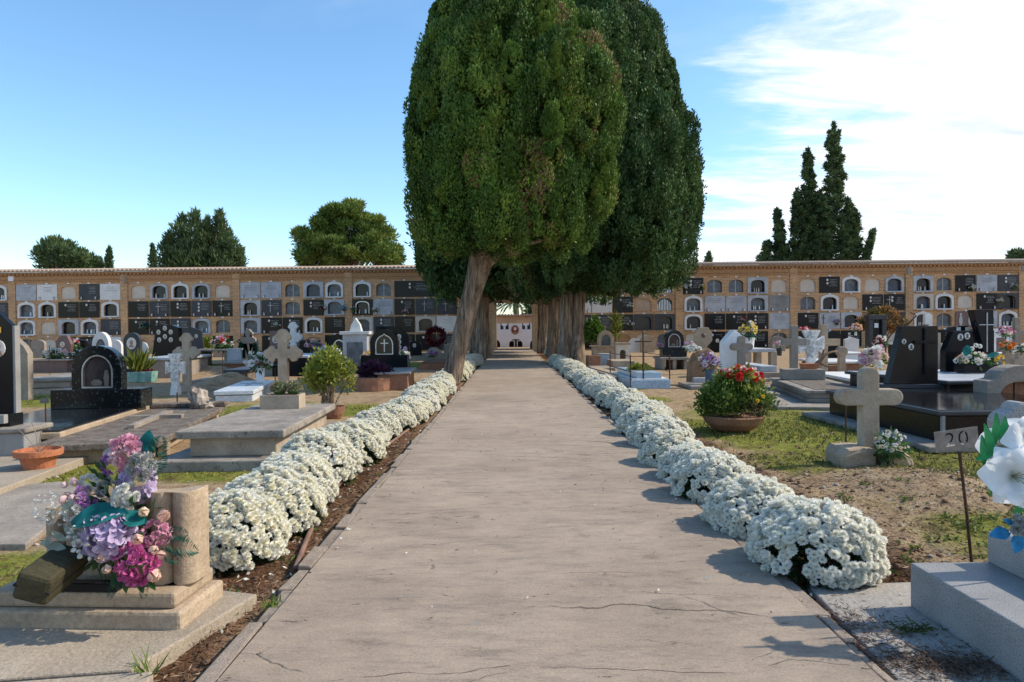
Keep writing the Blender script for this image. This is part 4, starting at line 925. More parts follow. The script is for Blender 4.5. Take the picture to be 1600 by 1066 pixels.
# white wall in the courtyard beyond
YC = 43.0; kk_ = K(YC)
wt = thing('courtyard_wall', 'low white wall with arched openings and cross cut-outs seen through the gate', 'wall', (AT(805, 540, YC).x, YC, -.32), 0)
hw = lambda px: (px - 805) * kk_
zc = lambda py: AT(805, py, YC).z + .32
mb = MB(); ztop = zc(505.5); sq = zc(514.8); cells = [-72, -40, -8, 24, 56]
xs_ = [hw(805 - 5 + q * 33.5) for q in (-3, -2, -1, 0, 1, 2, 3)]
xs_ = [hw(771 - 67), hw(771 - 33), hw(771), hw(806), hw(839), hw(872), hw(905)]
edges = [xs_[0] - .7] + [(a + c_) / 2 for a, c_ in zip(xs_, xs_[1:])] + [xs_[-1] + .7]
def wface(x0, x1, z0, z1): mb.box(x0, x1, 0, .3, z0, z1)
for i, xc in enumerate(xs_):
    A = arch(xc, 0, .9, zc(530), .45, 12); x0, x1 = edges[i], edges[i + 1]; zt = zc(528)
    mb.prism([(x0, 0)] + A + [(x1, 0), (x1, zt), (x0, zt)], 0, .3)
    # the band above the arches, with a square opening at each joint
    mb.box(x0 + .001, x1 - .001, .001, .299, zt + .001, sq)
    a0 = x0 + (.26 if i else 0); a1 = x1 - (.26 if i < 6 else 0)
    mb.box(a0, a1, .001, .299, sq + .001, ztop)
mb.build('wall', m_white, wt)
MB().box(edges[0], edges[-1], .21, .24, sq - .05, ztop).build('recess_back', m_greyd, wt)
for xe in edges[1:-1]:
    h_ = ztop - sq; c_ = (ztop + sq) / 2 + .02; mb = MB(); cross_bars(mb, xe, sq + .004, h_, .36, .14, .10, .2); mb.build('stone_cross', m_white, wt)
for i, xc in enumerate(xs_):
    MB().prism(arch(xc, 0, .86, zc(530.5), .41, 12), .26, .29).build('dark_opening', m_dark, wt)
mb = MB(); cross_bars(mb, xs_[3], 0.304, .66, .52, .14, .12, .18); mb.build('iron_cross', m_greyd, wt)
mb = MB(); X_ = xs_[3]; t_ = .045
for (a, b_, c_, d_) in ((-.07 - t_, -.07, 0, .36), (.07, .07 + t_, 0, .36), (-.27, -.07, .36, .36 + t_), (.07, .27, .36, .36 + t_), (-.27 - t_, -.27, .36, .60), (.27, .27 + t_, .36, .60), (-.27, -.07, .56, .60), (.07, .27, .56, .60), (-.07 - t_, -.07, .60, .70), (.07, .07 + t_, .60, .70)): mb.box(X_ + a, X_ + b_, .06, .11, c_ + .303, d_ + .3)
mb.build('cross_outline', m_white, wt)
m_mar = plain('maroon_paint', (.20, .05, .035), .6)
em = MB(); oval(em, hw(805), zc(515.5), .26, .31, -.03, 0, 20); eo = em.build('emblem', m_paleb, wt)
em = MB(); oval(em, hw(805), zc(515.5), .215, .265, -.045, -.031, 20); em.build('emblem_field', m_mar, eo)
em = MB(); xq, zq = hw(805), zc(515.5)
for s_ in (-1, 1): oval(em, xq + s_ * .055, zq + .07, .028, .10, -.058, -.046, 10); em.prism([(xq + s_ * .03, zq - .21), (xq + s_ * .09, zq - .20), (xq + s_ * .07, zq - .17), (xq + s_ * .03, zq - .17)], -.056, -.046)
oval(em, xq, zq + .05, .022, .15, -.062, -.046, 10); em.build('emblem_figure', m_white, eo)
# brick wall with a tiled top and a palm further back
bt_ = thing('brick_wall', 'brown brick wall with a tiled top behind the white courtyard wall', 'wall', (AT(800, 540, 52).x, 52, 0), 0)
zt = AT(800, 494, 52).z; MB().box(-9, 9, 0, .5, 0, zt).build('wall', m_brick, bt_)
mb = MB(); mb.box(-9.1, 9.1, -.25, .75, zt + .002, zt + .06)
for q in range(75): mb.prism([(-9 + q * .24 + .12 + .115 * math.cos(math.pi * k / 5), zt + .061 + .1 * math.sin(math.pi * k / 5)) for k in range(6)], -.28, .78)
mb.build('coping', m_cope, bt_)
m_palm = leafmat('palm_frond', [(0, (.05, .075, .03)), (1, (.20, .25, .10))], .25)
pt = thing('palm_tree', 'palm with drooping fronds glimpsed over the brick wall through the gate', 'tree', (AT(806, 540, 56).x, 56, 0)); 
MB().tube([(0, 0, -.1), (.1, 0, 1.8), (0, 0, 3.4)], [.3, .24, .22], 12, wob=.2).build('trunk', m_bark, pt, smooth=True)
parts = []
for i in range(26):
    a = i * 2.39996; el = random.uniform(-.2, 1.0); L_ = random.uniform(2.2, 3.2); q = np.linspace(.05, 1, 40)
    rx = q * L_ * math.cos(el); rz = 3.4 + q * L_ * math.sin(el) - 1.5 * q ** 2.2
    P = np.column_stack([rx * math.cos(a), rx * math.sin(a), rz]); tn = np.gradient(P, axis=0); sdv = nrm(np.cross(tn, [0, 0, 1.]))
    for s_ in (-1, 1):
        v, f = blades(P, sdv * s_ + nrm(tn) * .7 + np.array([0, 0, -.35]), .5 * np.sin(q * 2.8 + .3), .05); parts.append((v, f, np.full(len(v), random.random())))
v, f, tt = join(parts); np_mesh('fronds', v, f, m_palm, pt, tt)
bgtree('leafy_tree', 'dark leafy tree behind the brick wall at the right of the gate view', 832, 58, dome(838, 486, 16, 22, 14, 9), 200, .3, .12, m_con, .3)
# ------------------------------------------------------------------ graves: helpers
def place(l, r, yb, yt, z=0.0, Y=None):
    """front base between two photo columns -> centre, width, height, metres per pixel"""
    if Y is None: Y = G((l + r) / 2, yb, z).y
    a, c_ = AT(l, yb, Y), AT(r, yb, Y); m = (a + c_) / 2
    return Vector((m.x, Y, z)), c_.x - a.x, (yb - yt) * K(Y), K(Y)
def cross_poly(h, w, t, ay, end='flat', base_t=None):
    a = t / 2; P = [(-(base_t or t) / 2, 0), ((base_t or t) / 2, 0)]
    def arm(d, p, L):
        out = []
        def q(x, y): out.append((d[0] * x + p[0] * y, ay + d[1] * x + p[1] * y))
        def arc(cx, cy, r, a0, a1, n=6):
            for i in range(n + 1):
                s = D2R(a0 + (a1 - a0) * i / n); q(cx + r * math.cos(s), cy + r * math.sin(s))
        if end == 'flat': q(L, -a); q(L, a)
        elif end == 'round': arc(L - a * .9, 0, a, -85, 85, 8)
        elif end == 'flare': q(L * .5, -a); q(L, -a * 1.7); q(L, a * 1.7); q(L * .5, a)
        else:
            arc(L - 1.75 * a, -a * 1.0, a * .72, 180, 350, 6); arc(L - 1.0 * a, 0, a * 1.0, -52, 52, 6); arc(L - 1.75 * a, a * 1.0, a * .72, 10, 180, 6)
        return out
    P += [(a, ay - a)] + arm((1, 0), (0, 1), w / 2) + [(a, ay + a)] + arm((0, 1), (-1, 0), h - ay) + [(-a, ay + a)] + arm((-1, 0), (0, -1), w / 2) + [(-a, ay - a)]
    return P
def cross_stone(label, loc, h, w, t, mat, end='flat', ay=None, d=None, base=None, rz=0, name='stone_cross', group='stone grave crosses', basemat=None):
    o = thing(name, label, 'cross', loc, rz, group); z0 = 0
    if base:
        bw, bd, bh = base; MB().box(-bw / 2, bw / 2, -bd * .5, bd * .5, -.03, bh, top=.012).build('base', basemat or mat, o, bevel=.008); z0 = bh
    d = d or t * .8; pl = [(x, z + z0) for x, z in cross_poly(h - z0, w, t, (ay or h * .64) - z0, end)]
    MB().prism(pl, -d / 2, d / 2).build('cross', mat, o, bevel=.008); return o
def box_tomb(label, x0, x1, y0, L, layers, rz=0, name='grave', group='slab graves', z=0.0, pivot='r', extra=None):
    """layers: (name, z0, z1, overhang, material); x0..x1 is the front edge at y0, L the length away from the path camera"""
    px = {'r': x1, 'l': x0}[pivot]; o = thing(name, label, 'grave', (px, y0, z), rz, group)
    for nm, a, c_, ov, mt in layers: MB().box(x0 - px - ov, x1 - px + ov, -ov, L + ov, a, c_).build(nm, mt, o, bevel=.01 if c_ - a > .03 else .004)
    return o
def arch_stone(label, loc, bw, bh, aw, ah, mat, depth=.16, inner=m_glassk, rim=m_chrome, deco=None, rz=0, shape='arch', name='arched_headstone', group='arched headstones'):
    o = thing(name, label, 'headstone', loc, rz, group)
    if bh: MB().box(-bw / 2, bw / 2, -.02, depth + .14, 0, bh).build('base', mat, o, bevel=.006)
    r = ah * .52; P = [(-aw / 2, bh)] + [(aw / 2 * -math.cos(math.pi * i / 18), bh + ah - r + r * math.sin(math.pi * i / 18)) for i in range(19)] + [(aw / 2, bh)]
    k = .64; I = []
    for i, (x, z) in enumerate(P): I.append((x * k, bh + .012 + (z - bh) * (k + .12)))
    if shape == 'point':
        m_ = len(I) // 2; I[m_] = (I[m_][0], I[m_][1] + ah * .06)
    P2 = [(x, bh + .001 if z == bh else z) for x, z in P]
    mb = MB(); mb.frame(P2, I, 0, depth); mb.build('arch', mat, o, bevel=.006)
    MB().prism([(x * .995, z) for x, z in I], .055, .07).build('glass_door', inner, o)
    I2 = [(x * .88, bh + .026 + (z - bh - .012) * .92) for x, z in I]; MB().frame([(x * .99, z) for x, z in I], I2, .012, .054).build('door_frame', rim, o)
    if deco == 'cross':
        mb = MB(); cross_bars(mb, 0, bh + .06, ah * .5, aw * .28, .018, .03, .045); mb.build('door_cross', m_chrome, o)
    if deco == 'figures':
        mb = MB(); mb.lathe([(.0, bh + .03), (.05, bh + .04), (.06, bh + .07), (.025, bh + .10)], 12, T=Matrix.Translation((-.02, .04, 0)), sy=.12); mb.lathe([(.02, bh + .03), (.03, bh + .12), (.015, bh + .2)], 10, T=Matrix.Translation((.08, .04, 0)), sy=.3); mb.build('vase', m_roughv, o)
    return o
m_roughv = plain('dim_ceramic', (.16, .14, .12), .6)
def head(label, loc, poly, d, mat, ovals=(), crossat=None, rz=0, base=None, name='headstone', group='headstones', cmat=None, lines=None, basemat=None):
    """upright stone cut to an outline; ovals (x,z,r) are enamel portraits"""
    o = thing(name, label, 'headstone', loc, rz, group); z0 = 0
    if base: z0 = base[2]; MB().box(-base[0] / 2, base[0] / 2, -base[1] / 2, base[1] / 2, -.02, z0).build('base', basemat or mat, o, bevel=.006)
    MB().prism([(x, z + z0) for x, z in poly], -d / 2, d / 2).build('stone', mat, o, bevel=.006)
    for (x, z, r) in ovals:
        mb = MB(); oval(mb, x, z + z0, r, r * 1.25, -d / 2 - .012, -d / 2 - .001); p = mb.build('portrait', m_photo, o)
        mb = MB(); oval(mb, x, z + z0 + r * .2, r * .38, r * .5, -d / 2 - .016, -d / 2 - .0125, 10); mb.prism([(x - r * .6, z + z0 - r * .85), (x + r * .6, z + z0 - r * .85), (x + r * .35, z + z0 - r * .3), (x - r * .35, z + z0 - r * .3)], -d / 2 - .015, -d / 2 - .0125); mb.build('likeness', m_skin if r > .04 else m_letterd, p)
    if crossat:
        cx, cz, h, w, t = crossat; mb = MB(); mb.prism([(x + cx, z + cz + z0) for x, z in cross_poly(h, w, t, h * .7)], -d / 2 - .03, -d / 2 - .001); mb.build('cross', cmat or mat, o, bevel=.003)
    if lines:
        mb = MB(); text_bars(mb, *lines[:2], lines[2] + z0, lines[3] + z0, lines[4], -d / 2 - .002, .008); mb.build('lettering', m_letter, o)
    return o
def archpoly(w, h, rise): return [(-w / 2, 0), (w / 2, 0)] + [(w / 2 * math.cos(math.pi * i / 12), h - rise + rise * math.sin(math.pi * i / 12)) for i in range(13)]
PC = {'white': [(0, (.55, .56, .50)), (1, (.84, .84, .82))], 'cream': [(0, (.60, .48, .30)), (1, (.85, .78, .62))], 'pink': [(0, (.50, .16, .28)), (1, (.82, .48, .58))], 'magenta': [(0, (.36, .03, .17)), (1, (.74, .20, .46))], 'red': [(0, (.34, .010, .012)), (1, (.72, .05, .035))],
      'lilac': [(0, (.30, .20, .42)), (1, (.68, .58, .76))], 'purple': [(0, (.22, .07, .28)), (1, (.55, .28, .60))], 'yellow': [(0, (.55, .32, .02)), (1, (.85, .65, .08))], 'orange': [(0, (.55, .12, .01)), (1, (.85, .30, .04))], 'blue': [(0, (.01, .12, .30)), (1, (.05, .34, .62))],
      'teal': [(0, (.004, .075, .075)), (.6, (.008, .16, .15)), (1, (.05, .32, .34))], 'peach': [(0, (.55, .28, .16)), (1, (.82, .55, .38))], 'palepink': [(0, (.62, .38, .38)), (1, (.86, .72, .70))], 'grey': [(0, (.25, .27, .26)), (1, (.55, .55, .53))], 'wine': [(0, (.05, .008, .012)), (1, (.19, .03, .035))]}
MP = {k: m_petal(k + '_petals', v) for k, v in PC.items()}
m_lv = leafmat('bouquet_leaf', [(0, (.018, .05, .018)), (.6, (.045, .11, .03)), (1, (.11, .20, .06))], .25)
m_lvy = leafmat('yellow_green_leaf', [(0, (.07, .10, .014)), (.5, (.19, .22, .03)), (1, (.36, .36, .07))], .35)
m_fern = leafmat('fern_leaf', [(0, (.006, .05, .035)), (.6, (.015, .11, .07)), (1, (.05, .19, .10))], .2)
m_sage = leafmat('sage_leaf', [(0, (.14, .19, .14)), (1, (.38, .44, .38))], .25)
pomA, pomB = pompom(((20, 5), (50, 8), (80, 10)), .55), pompom(((25, 4), (70, 6)), .8)
def cluster(name, parent, P, N, S, mat, tpl=None, var=.25):
    tpl = tpl or pomA; P = np.asarray(P, float); n = len(P); S = np.broadcast_to(np.asarray(S, float), (n,)); v, f = scatter(tpl[0], tpl[1], P, np.asarray(N, float), S)
    t = np.tile(tpl[2], n) * (1 - var) + np.repeat(rng.random(n) * var, len(tpl[2])); return np_mesh(name, v, f, mat, parent, np.clip(t, 0, 1))
BLOOM = {}
def bouquet(label, loc, r, cols, n=22, fs=.30, hz=1.0, leafm=None, leaves=90, vase=None, group='grave bouquets', cat='bouquet', name='flower_bouquet', lift=.5):
    o = thing(name, label, cat, loc, 0, group); c0 = np.array([0, 0, r * lift * hz + (vase[1] if vase else 0)])
    d = nrm(rng.normal(size=(n, 3))); d[:, 2] = np.abs(d[:, 2]) * 1.0 - .15; P = c0 + d * np.array([r, r * .8, r * hz]) * rng.uniform(.65, 1, (n, 1)); own = rng.permutation(np.arange(n) % len(cols))
    for i, c_ in enumerate(cols):
        s = own == i
        for q in np.where(s)[0]:
            k_ = (c_, i % 2, random.randrange(3))
            if k_ not in BLOOM:
                b_ = cluster('flower', o, [(0, 0, 0)], [(0, 0, 1.)], 1.0, MP[c_], (pomA, pomB)[i % 2], .3); BLOOM[k_] = b_
            else: b_ = BLOOM[k_].copy(); COL.objects.link(b_); b_.parent = o
            b_.location = P[q]; b_.rotation_euler = Vector(d[q] + [0, -.3, .2]).to_track_quat('Z', 'Y').to_euler(); b_.scale = (r * fs * random.uniform(.75, 1.25),) * 3
    m_ = leaves; d = nrm(rng.normal(size=(m_, 3))); d[:, 2] = d[:, 2] * .8 - .05; P = c0 + d * np.array([r, r * .8, r * hz]) * rng.uniform(.15, .75, (m_, 1))
    v, f = blades(P, d, r * rng.uniform(.3, .62, m_), r * .16); np_mesh('leaves', v, f, leafm or m_lv, o, np.repeat(rng.random(m_), 4))
    if vase:
        mt, h, rr = vase[0], vase[1], vase[2]; MB().lathe([(rr * .75, 0), (rr * .8, h * .1), (rr, h * .9), (rr * 1.05, h)], 14).build('vase', mt, o, smooth=False)
    else:
        MB().lathe([(r * .3, -.0), (r * .5, r * .25 * hz), (r * .2, r * lift * hz)], 8).build('stems', m_stem, o)
    return o
def bush(label, loc, R_, per_n, L, W, mat, name='bush', cat='bush', lumps=26, stem=True, group=None, pot=None, tn=(0, .5), flat=1.0, sink=.9):
    o = thing(name, label, cat, loc, 0, group); C = []; RR = []; O = []; z0 = pot[1] if pot else 0
    for i in range(lumps):
        d = nrm(rng.normal(size=3)); d[2] = abs(d[2]) * 1.2 - .5; q = random.uniform(.35, .78); C.append((d[0] * R_[0] * q, d[1] * R_[1] * q, z0 + R_[2] * sink + d[2] * R_[2] * q)); s = random.uniform(.25, .42); RR.append((R_[0] * s, R_[1] * s, R_[2] * s * flat)); O.append(d)
    v, f, t = leafcloud(C, RR, per_n, L, W, .25, [random.uniform(*tn) for _ in C], .3); np_mesh('foliage', v, f, mat, o, np.clip(t, 0, 1))
    if stem:
        mb = MB()
        for c_ in C[::2]: mb.tube([(random.uniform(-.03, .03), 0, 0), (c_[0] * .4, c_[1] * .4, c_[2] * .55), c_], [R_[0] * .045, R_[0] * .03, R_[0] * .012], 6)
        mb.build('stem', m_bark, o)
    if pot: MB().lathe(pot[2], 22).build('pot', pot[0], o)
    return o
def stake(label, px, yb, yt, r=.006, mat=None, plate=None, rz=0, lean=0.0, Y=None):
    p = G(px, yb) if Y is None else AT(px, yb, Y); k = K(p.y); h = (yb - yt) * k; o = thing('marker_stake', label, 'stake', (p.x, p.y, 0), 0, 'iron marker stakes')
    MB().tube([(0, 0, -.05), (lean * h, 0, h)], r, 7).build('rod', mat or m_iron, o)
    if plate: w_, h_ = plate; MB().box(lean * h - w_ / 2, lean * h + w_ / 2, -.012, -.008, h - h_, h, T=None).build('plate', m_steel, o)
    return o
# ------------------------------------------------------------------ left foreground: book stone, block, bouquet
XB = -1.35
mon = thing('book_monument', 'book-shaped sandstone grave marker standing on two low steps', 'monument', (XB, 2.2, .05), -3)
MB().box(-.40, .275, 0, .30, -.03, .052).build('step', m_sand, mon, bevel=.012); MB().box(-.385, .245, .022, .285, .0525, .105).build('step', m_sand, mon, bevel=.012)
pl = [(-.262, .11), (-.262, .24), (-.22, .225), (-.12, .215), (.0, .235)]
fr = []
for (cx, r) in ((.155, .042), (.225, .042)): fr.append((cx, r))
mb = MB()
pts = [(-.265, .14)]
for i in range(9): a = math.pi * (1 - i / 8); pts.append((-.232 + .033 * math.cos(a), .14 - .038 * math.sin(a)))
pts += [(-.195, .125), (-.1, .112), (0, .118), (.06, .128)]
for cx, r in ((.150, .042), (.226, .040)):
    for i in range(19): a = math.pi * (1 - i / 18); pts.append((cx + r * math.cos(a), .135 - r * 1.15 * math.sin(a)))
pts += [(.268, .21), (-.265, .21)]
n = len(pts); v = [(x, y, .1055) for x, y in pts] + [(x, y, .418 if x > .1 else .36) for x, y in pts]
mb.add(v, [tuple(range(n - 1, -1, -1)), tuple(range(n, 2 * n))] + [(i, (i + 1) % n, (i + 1) % n + n, i + n) for i in range(n)]); mb.build('book', m_sand, mon, bevel=.006)
MB().box(-.21, .05, .02, .06, .106, .135).build('name_plate', m_black, mon, bevel=.003)
# tilted block
ob = thing('flower_block', 'dark olive green block tilted against the steps of the book-shaped stone', 'block', AT(75, 898, 2.13))
a0, a1 = AT(48, 922, 2.03), AT(112, 872, 2.25); ax = (a1 - a0).normalized(); sidev = ax.cross(Vector((0, 0, 1))).normalized(); upv = sidev.cross(ax)
T = Matrix((( sidev.x, ax.x, upv.x, 0), (sidev.y, ax.y, upv.y, 0), (sidev.z, ax.z, upv.z, 0), (0, 0, 0, 1)))
Lh = (a1 - a0).length / 2; sh = (a0 + a1) / 2 - ob.location; T = Matrix.Translation(sh) @ T @ Matrix.Rotation(D2R(18), 4, 'Y')
MB().box(-.052, .052, -Lh, Lh, -.045, .045, T=T).build('block', m_wood, ob, bevel=.014); MB().box(-.053, .053, -Lh * .995, Lh * .995, -.003, .003, T=T).build('seam', m_dark, ob)
# the large artificial bouquet
bq = thing('flower_arrangement', 'large artificial bouquet of lilac hydrangeas, pink flowers and teal leaves on the book-shaped stone', 'bouquet', (-1.36, 2.2, .155))
BO = bq.location
def bp(px, py, Y=2.26): return np.array(AT(px, py, Y) - BO)
def petal4():
    v = []; f = []; t = []
    for i in range(4):
        a = math.pi / 2 * i + random.uniform(-.1, .1); d = np.array([math.cos(a), math.sin(a), .12]); s = np.array([-math.sin(a), math.cos(a), 0]); n = len(v)
        pts = [d * .08, d * .45 - s * .42 + [0, 0, .06], d * .85 - s * .38 + [0, 0, .22], d * 1.05 + [0, 0, .12], d * .85 + s * .38 + [0, 0, .22], d * .45 + s * .42 + [0, 0, .06]]
        v += pts; f += [(n, n + 1, n + 2, n + 3), (n, n + 3, n + 4, n + 5)]; t += [.15, .5, .8, .95, .8, .5]
    return np.array(v), np.array(f), np.array(t)
P4 = petal4()
def tulip():
    v = []; f = []; t = []
    for ring, (rr, h, c) in enumerate(((.55, 1.6, 4), (.72, 1.45, 5))):
        for i in range(c):
            a = 2 * math.pi * (i + .5 * ring) / c; n = len(v); w_ = .55
            for q, (r_, z) in enumerate(((.25, 0), (rr, h * .35), (rr * .95, h * .72), (rr * .45, h))):
                for s in (-1, 1):
                    aa = a + s * w_ * (1, 1, .9, .35)[q]; v.append((r_ * math.cos(aa), r_ * math.sin(aa), z)); t.append((.95, .75, .45, .12)[q] if ring else .6)
            f += [(n + 2 * q, n + 2 * q + 1, n + 2 * q + 3, n + 2 * q + 2) for q in range(3)]
    return np.array(v), np.array(f), np.array(t)
TU = tulip()
def ball_of(name, c, r, nfl, size, mat, tpl, squash=.85, part=bq, face=(0, -1, .5)):
    d = nrm(rng.normal(size=(nfl * 3, 3))); d = d[(d @ nrm(np.array(face, float))) > -.35][:nfl]
    return cluster(name, part, np.array(c) + d * r * np.array([1, squash, 1]) * rng.uniform(.8, 1, (len(d), 1)), d + rng.normal(0, .25, d.shape), size * rng.uniform(.8, 1.2, len(d)), mat, tpl, .35)
m_tul = m_petal('cream_pink_petals', [(0, (.66, .22, .26)), (.35, (.78, .50, .42)), (.7, (.84, .76, .58)), (1, (.86, .84, .74))])
px2 = lambda q: q * K(2.26)
for (x, y, r, Y, nm, mt, tp, k, sz) in (
    (201, 706, 22, 2.30, 'pink_flower', 'pink', pomB, 26, 11), (176, 727, 13, 2.30, 'pink_flower', 'purple', pomB, 12, 8), (186, 718, 12, 2.28, 'pink_flower', 'palepink', pomB, 9, 8), (214, 758, 27, 2.30, 'hydrangea', 'lilac', P4, 44, 11), (172, 834, 36, 2.20, 'hydrangea', 'lilac', P4, 84, 14), (142, 756, 17, 2.28, 'white_chrysanthemum', 'white', pomA, 20, 7),
    (132, 778, 14, 2.24, 'rose', 'purple', pomB, 14, 8), (110, 768, 14, 2.24, 'protea', 'palepink', TU, 9, 7), (217, 879, 29, 2.18, 'magenta_flower', 'magenta', pomB, 46, 10), (245, 834, 17, 2.22, 'magenta_flower', 'pink', pomB, 18, 9), (222, 730, 19, 2.26, 'spiky_flower', 'grey', pomA, 24, 8), (197, 776, 18, 2.22, 'spiky_flower', 'white', mumP[0], 26, 7),
    (170, 764, 14, 2.27, 'spiky_flower', 'grey', pomA, 14, 7), (141, 851, 21, 2.16, 'white_bud', 'white', TU, 30, 4.2), (125, 836, 14, 2.17, 'white_bud', 'white', TU, 18, 4), (78, 793, 24, 2.22, 'gypsophila', 'white', pomB, 44, 3.6), (100, 806, 16, 2.22, 'gypsophila', 'white', pomB, 22, 3.4), (118, 800, 13, 2.22, 'spiky_flower', 'white', pomA, 16, 6), (190, 800, 15, 2.22, 'spiky_flower', 'grey', pomA, 18, 6), (232, 735, 14, 2.30, 'white_bud', 'white', pomB, 16, 4)):
    ball_of(nm, bp(x, y, Y), px2(r), k, px2(sz), MP[mt], tp)
for (x, y, s, Y, n_) in ((224, 800, 11, 2.2, (.2, -1, .4)), (256, 806, 13, 2.22, (.9, -.6, .5)), (214, 843, 12, 2.14, (.3, -1, .3)), (156, 872, 9, 2.14, (-.1, -1, .1)), (166, 890, 9.5, 2.13, (.1, -1, -.1)), (241, 900, 14, 2.15, (.7, -1, -.2)), (240, 860, 10, 2.17, (1, -.8, .1)), (252, 868, 10, 2.18, (1, -.4, 0)), (84, 843, 9, 2.2, (-.6, -1, .3)), (105, 775, 9, 2.24, (-.6, -.4, .9))):
    c_ = bp(x, y, Y); d = nrm(np.array(n_, float)); cluster('tulip_bud', bq, [c_ - d * px2(s) * .8], [d], [px2(s)], m_tul, TU, .2)
def bigleaf(parent, c, d, u, L, W, mat, nm='leaf', curl=.25, n=8):
    d = nrm(np.array(d, float)); u = np.array(u, float); s = nrm(np.cross(d, u)); u = np.cross(s, d); v = []; t = []
    for i in range(n + 1):
        q = i / n; w_ = W * (math.sin(math.pi * (q * .93 + .05)) ** .8) / 2; p = np.array(c) + d * L * (q - .5) - u * L * curl * (q - .4) ** 2
        for k, e in ((-1, .18), (0, 0), (1, .18)): v.append(p + s * w_ * k + u * W * e * .6); t.append(.5 + .4 * math.sin(q * 9 + k) * random.uniform(.3, 1))
    f = [(3 * i + k, 3 * i + k + 1, 3 * i + k + 4, 3 * i + k + 3) for i in range(n) for k in (0, 1)]
    return np_mesh(nm, v, f, mat, parent, np.clip(t, 0, 1), smooth=True)
bigleaf(bq, bp(150, 806, 2.17), (1, 0, .28), (0, -.6, .8), px2(86), px2(44), MP['teal'], 'teal_leaf', .5); bigleaf(bq, bp(208, 812, 2.19), (1, .1, -.25), (0, -.6, .8), px2(40), px2(30), MP['teal'], 'teal_leaf'); bigleaf(bq, bp(231, 692, 2.31), (.1, 0, 1), (0, -1, .2), px2(40), px2(26), MP['teal'], 'teal_leaf'); bigleaf(bq, bp(172, 710, 2.33), (.5, 0, .8), (0, -1, .2), px2(26), px2(22), MP['grey'], 'grey_leaf')
for (x, y, dx, dz, L, w_) in ((84, 853, -.7, .2, 34, 14), (92, 838, -.5, .6, 26, 11), (75, 846, -.9, -.3, 24, 11), (113, 832, -.5, .5, 28, 16), (120, 842, -.3, -.7, 26, 14), (180, 905, -.2, -1, 30, 12), (196, 912, .2, -1, 28, 11), (220, 914, .3, -1, 26, 12), (236, 912, .7, -.8, 24, 10), (150, 880, -.4, -.9, 26, 10), (205, 784, .3, .8, 20, 9), (135, 862, -.5, -.8, 24, 10), (105, 790, -.5, -.4, 26, 10)): bigleaf(bq, bp(x, y, 2.19), (dx, random.uniform(-.4, 0), dz), (0, -1, .3), px2(L), px2(w_), m_sage if x < 125 else m_lv)
def fern(c, d, L, parent=bq, n=20):
    d = nrm(np.array(d, float)); q = np.linspace(.06, 1, n); dr = np.array([0, -.25, -.22]); P = np.array(c) + d * (q * L)[:, None] + dr * (q ** 2 * L * .5)[:, None]; s = nrm(np.cross(d, [0, -1, .1])); parts = []
    for sg in (-1, 1):
        Lb = L * .30 * np.sin(q * 2.7 + .35) + .004
        for j in range(2):
            b0_ = P + s * sg * (Lb * j * .35)[:, None]; v, f = blades(b0_, s * sg + d * (.55 + .25 * j) + rng.normal(0, .06, P.shape), Lb * (.95 - .3 * j), L * .028); parts.append((v, f, np.full(len(v), .2 + .5 * random.random())))
    v, f, t = join(parts); np_mesh('fern_frond', v, f, m_fern, parent, t)
fern(bp(236, 735, 2.30), (.35, 0, 1), px2(66)); fern(bp(228, 748, 2.28), (.75, 0, 1), px2(58)); fern(bp(252, 852, 2.2), (1, -.1, .02), px2(62)); fern(bp(252, 838, 2.22), (1, 0, .22), px2(44)); fern(bp(245, 862, 2.19), (1, -.2, -.2), px2(40)); fern(bp(225, 905, 2.18), (.1, -.2, -.9), px2(26)); fern(bp(182, 902, 2.18), (-.2, -.2, -.9), px2(28))
m_ = 260; d = nrm(rng.normal(size=(m_, 3))); P = np.array(bp(182, 815, 2.29)) + d * np.array([.13, .05, .20]) * rng.uniform(.2, .95, (m_, 1)); v, f = blades(P, d + [0, -.4, 0], rng.uniform(.03, .06, m_), .016); np_mesh('leaves', v, f, m_lv, bq, np.repeat(rng.random(m_) * .7, 4))
mb = MB()
for i in range(9): mb.tube([tuple(bp(160 + i * 5, 905, 2.25)), tuple(bp(130 + i * 14, 840 - (i % 3) * 30, 2.28))], .0025, 5)
mb.build('stems', m_stem, bq)
# ------------------------------------------------------------------ right foreground: granite steps, cross, lilies, sign
X0 = 1.378
gs = thing('granite_tomb', 'grey granite tomb with two stepped blocks beside the paving at the right', 'grave', (X0, 2.36, .03))
MB().box(0, 1.6, -1.5, 0, 0, .153).build('lower_block', m_grey, gs, bevel=.004); MB().box(.265, 1.4, -1.4, -.004, .1535, .262).build('upper_block', m_grey, gs, bevel=.004)
gc = cross_stone('grey granite cross with trefoil arm ends behind the white lilies', (X0 + .57, 2.28, .2925), .62, .68, .085, m_grey, 'trefoil', .385, .07)
ly = thing('lily_arrangement', 'artificial white lilies with green leaves and one blue flower on the granite tomb', 'bouquet', (X0 + .33, 2.2, .2925)); LO = ly.location
m_lily = m_petal('lily_petals', [(0, (.50, .55, .42)), (.3, (.78, .79, .78)), (1, (.86, .87, .88))], .35); m_lgr = plain('lily_green', (.02, .26, .075), .45, 0, .3, 20)
